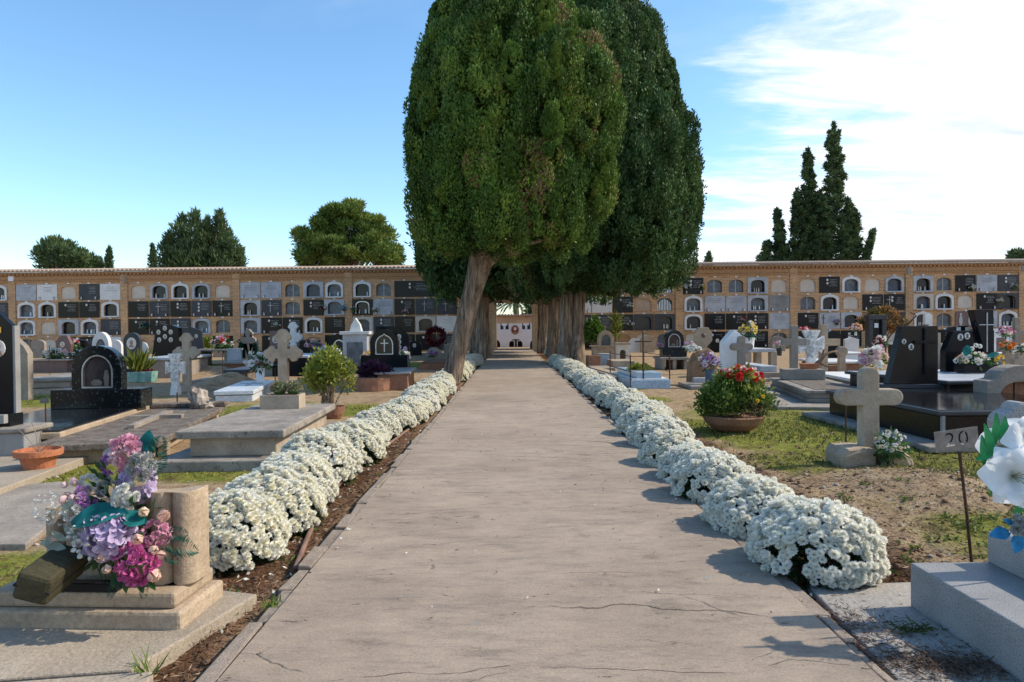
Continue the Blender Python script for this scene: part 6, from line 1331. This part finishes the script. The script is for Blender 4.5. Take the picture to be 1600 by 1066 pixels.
# blue tiled tomb with an iron rail
c, w, h, k = place(986, 1048, 608, 592); xl, xr = c.x - w / 2, c.x + w / 2; TF = box_tomb('blue tiled tomb with a white top inside an iron rail', xl, xr, c.y, 2.0, [('body', 0, h * .9, 0, m_bluet), ('top', h * .9 + .001, h, -.02, m_marble), ('planter', h + .001, h + .10, -.12, m_bluet)], 2)
ir = thing('iron_railing', 'thin rusty iron railing with a tall cross round the blue tiled tomb', 'railing', (c.x, c.y, 0), 2); mb = MB(); hh = .58
for sx in (-1, 1):
    for yy in (.05, 1.95): mb.tube([(sx * w * .5, yy, 0), (sx * w * .5, yy, hh)], .011, 6)
    for z in (hh * .5, hh - .03): mb.tube([(sx * w * .5, .05, z), (sx * w * .5, 1.95, z)], .007, 5)
for z in (hh * .55, hh - .03): mb.tube([(-w * .5, .05, z), (w * .5, .05, z)], .007, 5)
mb.build('rails', m_iron, ir); MB().tube([(-.12, .03, h), (-.12, .03, .98)], .013, 6).tube([(-.26, .03, .80), (.02, .03, .80)], .011, 6).build('iron_cross', m_iron, ir)
bush('yellow-green flowers growing in the blue tiled tomb', (c.x, c.y + 1.0, h + .04), (.24, .45, .09), 60, .06, .03, m_lvy, 'flowering_plant', 'plant', 18, False)
c, w, h, k = place(968, 1000, 602, 580, 0, 12); box_tomb('grey kerb grave left of the blue tiled tomb', c.x - w / 2, c.x + w / 2, 12.6, 3.0, [('kerb', 0, .14, 0, m_conc), ('fill', .1405, .16, -.08, m_sand)], 4)
# black arch on table
c, w, h, k = place(1033, 1077, 580, 548, 0, 17); tb = thing('stone_table', 'stone bench grave with legs carrying the round black arch', 'grave', c, 0, 'slab graves'); MB().box(-w / 2, w / 2, 0, 1.0, .24, .30).build('top', m_slabc, tb, bevel=.008)
for sx in (-.8, 0, .8): MB().box(sx * w / 2 - .04, sx * w / 2 + .04, .05, .9, 0, .239).build('leg', m_conc, tb)
arch_stone('black granite arch with brown glass on the stone bench, right of the iron railing', Vector((c.x + .06, 17.3, .30)), .62, .24, .48, .44, m_blackf, .2, glass_dark('amber_glass', (.06, .04, .035), .15), m_chrome, 'figures'); bouquet('pink flowers left of the black arch on the bench', (c.x - .28, 17.4, .5), .12, ['pink', 'lilac', 'palepink'], 14, .3, 1, m_lv, 30); bouquet('pale pink and blue flowers right of the black arch on the bench', (c.x + .42, 17.2, .45), .17, ['palepink', 'pink', 'lilac', 'white'], 20, .27, 1.1, m_lv, 40)
# brown rock stele
c, w, h, k = place(1074, 1117, 601, 543); ro = thing('rock_stele', 'rough brown boulder used as a gravestone, white flowers on its top', 'headstone', c, 0); mb = MB(); pts = [(-.25, 0), (.26, 0), (.27, .35), (.24, .55), (.12, .66), (.0, .62), (-.14, .55), (-.22, .4)]; mb.prism(pts, -.14, .14)
bmv = [(x + .02 * noise.noise((x * 9, y * 9, z * 9)), y + .03 * noise.noise((x * 7 + 5, y * 7, z * 7)), z) for x, y, z in mb.v]; mb.v = bmv; mb.build('rock', stone('brown_rock', (.16, .09, .05), (.34, .21, .13), 7, .95, 1.0, 40), ro, bevel=.05, seg=3)
bouquet('white flowers lying on top of the brown boulder', (c.x - .12, c.y, .60), .13, ['white'], 14, .34, .6, m_lv, 16); c2, w, h, k = place(1079, 1101, 602, 589); box_tomb('pale blue marble plaque before the brown boulder', c2.x - w / 2, c2.x + w / 2, c2.y - .25, .12, [('plaque', 0, h, 0, m_marbleg)], 0, 'plaque_block'); box_tomb('flat pale slab in front of the brown boulder', c2.x - .35, c2.x + .5, c2.y - .9, .9, [('slab', 0, .06, 0, m_slabc)], 0)
p = AT(1109, 597, 11.6); bouquet('lilac and white flowers in a dark blue vase behind the potted shrub', (p.x, 11.6, .05), .18, ['lilac', 'white', 'purple', 'lilac'], 26, .27, 1.2, m_lv, 70, (stone('blue_vase', (.03, .06, .10), (.08, .13, .18), 5, .4, .1), .26, .085))
c, w, h, k = place(1086, 1111, 585, 512); oc = head('octagonal-headed brown stone marker behind the boulder', c, [(-.09, 0), (.09, 0), (.08, .62), (.19, .74), (.19, .90), (.10, 1.04), (-.10, 1.04), (-.19, .90), (-.19, .74), (-.08, .62)], .13, m_sand); MB().ball((0, -.07, .86), .05, 10).build('boss', m_red, oc)
# potted shrub with red flowers
p = G(1157, 680); bs = bush('dense green shrub in a wide terracotta bowl right of the flower row', (p.x, p.y + .22, 0), (.37, .31, .33), 300, .040, .022, leafmat('shrub_leaf', [(0, (.035, .075, .016)), (.55, (.11, .17, .032)), (1, (.28, .31, .07))], .35), 'shrub_bowl', 'shrub', 44, False, None, (m_terrao, .15, [(.12, 0), (.19, .03), (.26, .09), (.295, .155), (.28, .165), (.255, .14)]), (0, .6), 1.0, .55)
n = 420; P = np.column_stack([rng.normal(.16, .09, n), rng.normal(-.14, .07, n), rng.uniform(.16, .30, n)]); v, f = blades(P, rng.normal(0, 1, (n, 3)) + [0, -.3, .5], rng.uniform(.03, .07, n), .006); np_mesh('dry_stems', v, f, m_straw, bs, np.repeat(rng.random(n), 4)); cluster('flowers', bs, [(.13, -.31, .33), (.19, -.29, .37)], [(0, -1, .3)] * 2, .022, MP['yellow'])
p = AT(1150, 590, 6.75); bouquet('bunch of red carnations with pink and pale blooms rising from the green shrub', (p.x, 6.6, .46), .215, ['red', 'red', 'red', 'palepink', 'red', 'cream'], 44, .18, .62, m_lvy, 110)
c, w, h, k = place(1128, 1160, 592, 527, 0, 14.4); head('white house-shaped stone seen edge-on behind the red carnations', c, [(-.22, 0), (.22, 0), (.22, .78), (.12, .90), (.0, .98), (-.22, .72)], .3, m_white); c, w, h, k = place(1144, 1173, 590, 525, 0, 14.0); cross_stone('grey stone cross with rounded ends behind the red carnations', c, h, w * 1.15, .15, m_conc, 'round', h * .74)
# tables and planters
c, w, h, k = place(1170, 1212, 580, 545, 0, 16); tb = thing('stone_table', 'grey stone table grave carrying a vase of yellow flowers', 'grave', c, 0, 'slab graves'); MB().box(-w / 2, w / 2, 0, 1.3, h - .08, h).build('top', m_marbleg, tb, bevel=.01)
for sx in (-.5, .45): MB().box(sx * w - .07, sx * w + .07, .02, .2, 0, h - .081).build('leg', m_lime, tb); MB().box(sx * w - .07, sx * w + .07, 1.0, 1.2, 0, h - .081).build('leg', m_lime, tb)
bouquet('yellow and white flowers with green leaves in a white pot on the grey stone table', (c.x - .12, 16.5, h), .25, ['yellow', 'cream', 'white', 'yellow'], 24, .26, 1.1, m_fern, 110, (m_marble, .26, .12))
c, w, h, k = place(1183, 1217, 594, 576, 0, 13.5); box_tomb('stepped grey grave below the grey stone table', c.x - w / 2, c.x + w / 2, 13.4, 1.8, [('lower', 0, .14, .1, m_conc), ('upper', .141, .26, -.05, m_marbleg)], 0)
c, w, h, k = place(1176, 1216, 640, 600, 0, 9.2); box_tomb('small dark sided grave with a grey top beside the two-tier tomb', c.x - w / 2, c.x + w / 2 - .05, 9.4, 1.0, [('body', 0, .27, -.04, m_greyd), ('slab', .271, .31, .02, m_slabc)], 0); c, w, h, k = place(1186, 1216, 642, 617, 0, 8.6); box_tomb('low grey shelf slab behind the terracotta bowl', c.x - w / 2, c.x + w / 2, 8.6, .6, [('body', 0, .15, -.05, m_greyd), ('slab', .151, .185, .02, m_slabc)], 0)
# two-tier tomb
TG = box_tomb('two-tier grey stone tomb with a gravel top and wide plinth', 3.77, 4.55, 8.7, 2.4, [('plinth', -.02, .045, .45, m_slabc), ('lower_course', .0455, .10, 0, m_conc), ('upper_course', .1005, .165, -.02, m_conc), ('rim', .1655, .205, .02, m_slabc), ('gravel', .2055, .212, -.12, m_rough)], -10, pivot='l')
c, w, h, k = place(1217, 1277, 596, 580, .21, 10.7); px_ = thing('stone_planter', 'grey stone planter box on the two-tier tomb', 'planter', Vector((c.x, 10.55, .212)), -10); MB().box(-w / 2, w / 2, -.16, .16, 0, h).build('box', m_conc, px_, bevel=.008)
po_ = thing('terracotta_trough', 'terracotta trough with a forked driftwood branch on the stone planter', 'pot', Vector((c.x + .08, 10.5, .212 + h))); MB().box(-.1, .1, -.08, .08, 0, .085, top=-.012).build('trough', m_terra, po_, bevel=.005); mb = MB(); mb.tube([(.08, 0, .05), (.16, -.02, .12), (.24, -.02, .22), (.36, 0, .26), (.46, .02, .27)], [.03, .032, .028, .02, .008], 8, wob=.6); mb.tube([(.2, -.02, .17), (.22, -.02, .28), (.30, 0, .34)], [.024, .016, .006], 7, wob=.5); mb.tube([(.14, -.02, .1), (.26, -.04, .04), (.42, -.06, .06)], [.022, .016, .005], 7, wob=.5); mb.build('driftwood', m_drift, po_, smooth=True)
c, w, h, k = place(1224, 1257, 607, 513, 0, 11.9); cross_stone('plain grey concrete cross behind the stone planter', c, h, w * 1.15, .12, m_conc, 'flat', h * .73, .1); c, w, h, k = place(1248, 1287, 604, 523, 0, 12.6); fo_ = thing('carved_cross', 'white carved cross with floral relief between two plain crosses', 'cross', c, 0, 'stone grave crosses'); filigree(fo_, w, h * .66, h * .34, .09)
bouquet('pink flowers on top of the white carved cross between two plain crosses', (c.x - .04, 12.75, h * .97), .11, ['pink', 'red', 'palepink'], 14, .3, .7, m_lv, 20)
c, w, h, k = place(1262, 1311, 602, 514, 0, 13); cross_stone('pinkish sandstone cross right of the white carved cross', c, h, w, .13, m_sand, 'flat', h * .68, .12)
c, w, h, k = place(1307, 1323, 592, 541, 0, 13.4); rp = head('stone post with a round disc head', c, [(-.065, 0), (.065, 0), (.06, h * .72), (-.06, h * .72)], .1, m_lime); mb = MB(); oval(mb, 0, h * .84, .10, .10, -.07, .07, 18); mb.build('disc', m_lime, rp, bevel=.01)
c, w, h, k = place(1288, 1352, 586, 564, 0, 15.5); box_tomb('low tomb with a lilac-white top behind the round-headed post', c.x - w / 2, c.x + w / 2, 15.3, 1.6, [('body', 0, .20, -.06, m_terrao), ('slab', .201, .25, .03, m_marble)], 0); c, w, h, k = place(1290, 1350, 612, 585, 0, 11.5); box_tomb('pale marble slab grave behind the plain round-armed cross', c.x - w / 2 + .1, c.x + w / 2 + .4, 10.6, 2.0, [('body', 0, .14, -.04, m_conc), ('slab', .141, .19, .02, m_marble)], -6)
MB_ = MB().box(-.35, .35, 0, .5, 0, .012); gmo = MB_.build('green_mat', plain('green_turf_mat', (.02, .16, .05), .9, 0, .3, 60), None, loc=(c.x + .35, 10.75, .191)); setp(gmo, 'green turf mat lying on the pale marble slab', 'mat')
c, w, h, k = place(1318, 1362, 572, 552, 0, 18); box_tomb('white low box tomb before the copper bush', c.x - w / 2, c.x + w / 2, 18, 1.5, [('body', 0, .3, 0, m_white), ('slab', .301, .34, .03, m_marble)], 0)
c, w, h, k = place(1290, 1312, 585, 526, 0, 17); head('dark blue rounded headstone edge beyond the sandstone cross', c, archpoly(w * 1.2, h, .2), .14, m_black); c, w, h, k = place(1196, 1214, 580, 545, 0, 17.8); bouquet('pink flowers beyond the plain grey concrete cross', (c.x + .1, 17.5, .3), .14, ['pink', 'lilac', 'white'], 14, .3, .9, m_lv, 30, (m_greyd, .2, .07))
# copper bush and dark frame
p = AT(1377, 560, 24); bush('round clipped copper-topped bush against the wall on the right', (p.x, 24, 0), (.84, .6, .66), 260, .12, .06, leafmat('copper_leaf', [(0, (.05, .075, .02)), (.35, (.13, .12, .04)), (.65, (.36, .17, .07)), (1, (.55, .26, .11))], .25), 'copper_bush', 'bush', 40, tn=(0, .65), sink=1.85)
c, w, h, k = place(1352, 1392, 575, 503, 0, 20.5); df = thing('stone_gateway', 'dark stone portal with a white plate in front of the copper bush', 'headstone', c, 0); MB().box(-w * .34, -w * .18, 0, .25, 0, h * .9).build('jamb', m_greyd, df, bevel=.01); MB().box(w * .18, w * .34, 0, .25, 0, h * .9).build('jamb', m_greyd, df, bevel=.01); MB().box(-w * .36, w * .36, -.02, .27, h * .9 + .001, h).build('lintel', m_greyd, df, bevel=.01); MB().box(-w * .179, w * .179, .1, .2, 0, h * .899).build('panel', m_black, df); MB().box(-.06, .06, .085, .099, h * .72, h * .82).build('white_plate', m_white, df)
for (px, lab, cl, Y_, z_, r_) in ((1368, 'pink and white lilies with long green leaves beside the black slanted headstone', ['palepink', 'pink', 'white', 'palepink'], 9.6, .0, .26), (1337, 'dried pinkish flowers on a thin white stand by the wall', ['palepink', 'peach'], 22, .75, .2), (1377, 'dark red and white flowers before the dark stone portal', ['wine', 'white', 'palepink'], 18, .35, .22)):
    p = AT(px, 560, Y_); bouquet(lab, (p.x, Y_, z_), r_, cl, 24, .26, 1.0, m_lvy if Y_ < 10 else m_lv, 110 if Y_ < 10 else 40, (m_black, .38, .10) if Y_ < 10 else (m_white, .12, .04))
# black slanted headstone and big polished tomb
TH = box_tomb('large polished black tomb with a reflective top right of the round-armed cross', 3.52, 5.1, 5.62, 1.95, [('plinth', 0, .05, .22, m_slabc), ('body', .0505, .27, 0, m_brownb), ('slab', .2705, .31, .03, m_greyd), ('polished_top', .3105, .316, .0, m_polish)], 0, pivot='l')
MB().box(-.012, .012, -.031, -.001, .051, .269).build('corner_strip', m_grey, TH, loc=(.02, .0, 0))
Yh = 7.75; c, w, h, k = place(1384, 1461, 604, 510, .316, Yh); hs = head('tall dark slanted headstone with a raised black cross and two portraits', Vector((c.x, Yh, .36)), poly_px([(1384, 600), (1461, 600), (1461, 510), (1406, 510)], 1384, 1461, 600, k), .12, m_brownb, [(-.11, .48, .024), (-.03, .42, .03)], (.125, .11, .52, .25, .032), cmat=m_black)
mb = MB().box(-.36, .34, -.10, .12, -.045, 0.0); mb.build('base', m_greyd, hs, bevel=.005)
mb = MB()
for a in (-.16, .0, .16): mb.tube([(0, 0, .70), (a * .5, 0, .76), (a, 0, .84), (a * .6, 0, .88)], .008, 5)
mb.tube([(.1, 0, .70), (.2, 0, .73), (.3, 0, .735)], .008, 5); mb.build('iron_ornament', m_iron, hs, loc=(-.08, .02, -.07))
# second black tomb with two-piece headstone
Y2 = 9.1; c, w, h, k = place(1462, 1640, 626, 585, 0, Y2 - 1.6); TI = box_tomb('black box tomb carrying the tall two-piece headstone and a flower trough', AT(1540, 600, 7.6).x - 0.45, AT(1540, 600, 7.6).x + 1.4, 7.55, 1.9, [('body', 0, .36, -.03, m_brownb), ('slab', .361, .40, .02, m_greyd), ('polished_top', .4005, .405, 0, m_marbleg)], 6, pivot='l')
c, w, h, k = place(1472, 1552, 583, 487, .405, Y2); h2 = head('low black headstone wing with two oval portraits, joined to a tall stone', Vector((c.x, Y2, .405)), poly_px([(1473, 583), (1549, 583), (1549, 519), (1485, 520), (1473, 549)], 1472, 1552, 583, k), .12, m_black, [(-.14, .46, .037), (-.05, .475, .037)])
MB().prism(poly_px([(1527, 583), (1542, 583), (1542, 487), (1510, 487), (1526, 545)], 1472, 1552, 583, k), -.10, .02).build('tall_stone', m_black, h2, bevel=.005, loc=(0, -.03, 0)); mb = MB(); mb.prism([(x + .165, z + .26) for x, z in cross_poly(.52, .20, .012, .36)], -.142, -.131); mb.build('light_cross', m_letter, h2)
MB().prism(poly_px([(1484, 519), (1520, 519), (1517, 511), (1490, 513)], 1472, 1552, 583, k), .07, .12).build('back_stone', m_black, h2); mb = MB()
for x in (-.08, .04): mb.box(x - .025, x + .025, .055, .069, .545, .59)
mb.build('small_photo', m_photo, h2)
c, w, h, k = place(1498, 1556, 587, 574, .405, Y2 - .35); tr = thing('flower_trough', 'black granite trough in front of the two-piece headstone', 'planter', Vector((c.x, Y2 - .35, .405)), 2); MB().box(-w / 2, w / 2, -.1, .1, .02, .115).build('trough', m_black, tr, bevel=.005); MB().box(-w * .45, w * .45, -.08, .08, 0, .0195).build('foot', m_greyd, tr)
bq2 = bouquet('white and cream roses with teal leaves in the black granite trough', Vector((c.x - .02, Y2 - .33, .50)), .22, ['white', 'white', 'cream', 'white', 'peach'], 34, .21, .55, m_lv, 70)
bigleaf(bq2, (-.17, -.1, .2), (.3, 0, 1), (0, -1, .2), .14, .11, MP['teal'], 'teal_leaf'); bigleaf(bq2, (.16, -.12, .14), (1, 0, .3), (0, -1, .4), .16, .07, MP['teal'], 'teal_leaf'); cluster('flowers', bq2, [(-.02, -.05, .26), (.03, -.05, .25), (-.05, -.02, .22)], [(0, -1, .3)] * 3, .035, MP['white'])
p = AT(1555, 560, Y2 + .2); bouquet('yellow flowers at the right side of the two-piece headstone', (p.x, Y2 + .2, .45), .10, ['yellow'], 12, .3, 1.5, m_lv, 26)
# round-armed cross with rock base
c, w, h, k = place(1308, 1405, 726, 574); c.z = .02; cr = cross_stone('plain stone cross with rounded arms on a rough rock base', c, h - .02, w, .118, m_lime, 'round', (722 - 620) * k, .10)
mb = MB().prism([(-.26, -.05), (-.02, -.05), (-.0, .115), (-.10, .125), (-.22, .12), (-.26, .08)], -.15, .14)
mb.v = [(x + .012 * noise.noise((x * 9, y * 9, z * 9)), y + .02 * noise.noise((x * 7 + 5, y * 7, z * 7)), z) for x, y, z in mb.v]; mb.build('rock_base', m_sand, cr, bevel=.03, seg=3)
mb = MB().prism([(.03, -.05), (.26, -.05), (.25, .05), (.18, .10), (.08, .115), (.03, .11)], -.16, .10); mb.v = [(x + .012 * noise.noise((x * 9, y * 9, z * 9)), y + .02 * noise.noise((x * 7 + 5, y * 7, z * 7)), z) for x, y, z in mb.v]; mb.build('rock_base', m_sand, cr, bevel=.03, seg=3)
bouquet('small white flowers with green sprigs at the foot of the round-armed cross', (c.x + .06, c.y - .20, .09), .125, ['white', 'white', 'cream', 'white'], 60, .12, 1.15, m_lv, 150)
stake('rusty marker rod left of the round-armed cross', 1322, 703, 632, .0065)
# arched niche stone at the right edge
Ya = 7.0; c, w, h, k = place(1543, 1652, 652, 577, 0, Ya); an = thing('niche_stone', 'weathered concrete stone with an arched brown doorway at the right edge', 'headstone', Vector((c.x, Ya, 0)), 0)
A = arch(0, .0, .46, .43, .2, 12); P = [(-.36, 0)] + A + [(.36, 0), (.36, .44), (.26, .46)] + [(.25 * math.cos(math.pi * i / 10), .46 + .14 * math.sin(math.pi * i / 10)) for i in range(11)] + [(-.26, .46), (-.36, .44)]
MB().prism(P, 0, .22).build('body', m_conc, an, bevel=.008); MB().prism([(x * .99, z) for x, z in A], .12, .15).build('door', m_terrao, an); MB().box(-.004, .004, .11, .119, 0, .42).build('door_joint', m_dark, an)
# flowers and small crosses at the right edge
for (px, yb, yt, Y_, lab, mt) in ((1574, 590, 533, 12.5, 'pale concrete cross below the orange flowers', m_lime), (1594, 590, 540, 12, 'pale concrete cross at the right edge beside the orange flowers', m_lime), (1588, 580, 510, 19, 'weathered cross against the wall at the right edge', m_conc), (1448, 585, 512, 20, 'white stone cross between the two black headstones', m_marble), (1463, 590, 528, 15, 'small weathered figure-like cross between the two black headstones', m_lime)): c, w, h, k = place(px - 12, px + 12, yb, yt, 0, Y_); cross_stone(lab, c, h, w, .09 + .003 * Y_, mt, 'flat', h * .66)
for (px, py, Y_, r_, cl, lab) in ((1572, 520, 14, .17, ['pink', 'palepink', 'magenta', 'white'], 'pink and white flowers high on a stone at the right edge'), (1575, 541, 12.3, .15, ['orange'], 'ring of orange flowers at the right edge'), (1598, 545, 11.8, .13, ['teal', 'white'], 'teal ribbon flowers at the right edge'), (1585, 556, 13, .14, ['white', 'blue', 'white'], 'white and blue flowers below the orange ring')):
    p = AT(px, py, Y_); bouquet(lab, (p.x, Y_, p.z - r_ * .5), r_, cl, 22, .26, .9, m_lv, 40)
c, w, h, k = place(1548, 1572, 590, 520, 0, 14.5); wf = head('white framed stone with a dark red panel right of the two-piece headstone', c, [(-w / 2, 0), (w / 2, 0), (w / 2, h), (-w / 2, h)], .16, m_marble); MB().box(-w * .3, w * .3, -.09, -.081, h * .45, h * .8).build('panel', m_red, wf)
c, w, h, k = place(1560, 1600, 600, 552, 0, 13.5); box_tomb('white box tomb with stacked edges under the right-hand flowers', c.x - w / 2, c.x + w / 2 + .4, 13.3, 1.8, [('body', 0, .42, 0, m_marbleg), ('slab', .421, .46, .03, m_marble)], 0); c, w, h, k = place(1435, 1465, 585, 545, 0, 18.5); box_tomb('dark box tomb between the two black headstones near the wall', c.x - w / 2, c.x + w / 2, 18.5, 1.5, [('body', 0, .5, 0, m_greyd), ('slab', .501, .55, .04, m_marble)], 0)
# ------------------------------------------------------------------ small stones along the foot of the wall
ROW = [(60, 545, 'g', 'low grey rounded stone at the wall foot near the left end'), (130, 540, 'k', 'low black stone at the wall foot behind the white shrine'), (180, 545, 'w', 'low white stone at the wall foot left of the dark oval headstone'), (345, 548, 's', 'low sandstone block at the wall foot above the stone table'), (480, 545, 'k', 'low black stone at the wall foot behind the shrub'), (500, 548, 'c', 'low pale cross at the wall foot behind the shrub'), (648, 545, 'k', 'low black stone at the wall foot left of the wreath'), (705, 548, 'g', 'low grey stone at the wall foot right of the wreath'),
       (992, 548, 'w', 'low pale stone at the wall foot behind the iron railing'), (1012, 545, 's', 'low sandstone headstone at the wall foot behind the iron railing'), (1120, 545, 'k', 'low black stone at the wall foot left of the white house-shaped stone'), (1215, 548, 'g', 'low grey stone at the wall foot behind the plain concrete cross'), (1330, 548, 'w', 'tall white openwork stone at the wall foot left of the copper bush'), (1420, 545, 'k', 'low black stone at the wall foot right of the copper bush'), (1500, 548, 's', 'low sandstone stone at the wall foot behind the two-piece headstone')]
for px, yt, ty, lab in ROW:
    Y_ = random.uniform(27.5, 31); c, w, h, k = place(px - 11, px + 11, 551, yt - 22, 0, Y_); h *= random.uniform(.8, 1.1)
    if ty == 'c': cross_stone(lab, c, h, w, .13, m_marble, 'trefoil', h * .66)
    else: head(lab, c, random.choice((archpoly(w, h, w * .45), [(-w / 2, 0), (w / 2, 0), (w / 2, h * .85), (0, h), (-w / 2, h * .85)], archpoly(w, h, w * .3))), .16, {'g': m_conc, 'k': m_black, 'w': m_marble, 's': m_sand}[ty], [(0, h * .7, .07)] if ty == 'k' else ())
# bouquets fixed to the niches
NB = [(1072, 449, ['white'], 'white flowers on the lower left of a black plaque beside the big cypress'), (1097, 449, ['white', 'yellow'], 'white and yellow flowers on the lower right of a black plaque beside the big cypress'), (1517, 449, ['white', 'white', 'cream'], 'white flowers hanging on a black plaque in the top row at the right'), (1582, 448, ['grey', 'cream', 'white'], 'pale flowers on a dark plaque at the top row near the right end'), (1560, 470, ['white', 'cream'], 'cream flowers on a black plaque in the second row near the right end'),
      (634, 488, ['pink', 'palepink'], 'pink flowers on a dark blue plaque left of the leaning trunk'), (505, 482, ['wine', 'white'], 'wine red and white flowers between two niches in the second row'), (537, 482, ['white', 'blue'], 'blue and white flowers beside an arched niche in the second row'), (553, 484, ['white', 'teal'], 'white and teal flowers on the left of a black arched plaque'), (588, 484, ['white'], 'small white flowers on the left of a grey streaked plaque'), (435, 507, ['white', 'teal'], 'white and teal flowers on a black plaque in the third row'),
      (1163, 500, ['palepink', 'red'], 'red and white flowers on a black plaque above the yellow bouquet'), (1307, 504, ['pink', 'lilac'], 'pink flowers on the pale plaque with a dark cross'), (983, 478, ['white'], 'white flowers on a dark plaque above the small beige shrine'), (985, 506, ['white', 'palepink'], 'pale flowers on a dark plaque beside the bright green bush'), (228, 510, ['teal'], 'teal flowers on a dark plaque above the spiky plant')]
for px, py, cl, lab in NB:
    p = wall_pt(px, py, .12); bouquet(lab, (p.x, p.y, p.z - .12), .19, cl, 16, .3, .95, m_lv, 45, None, 'bouquets fixed to the niches', 'bouquet', 'niche_bouquet', .6)
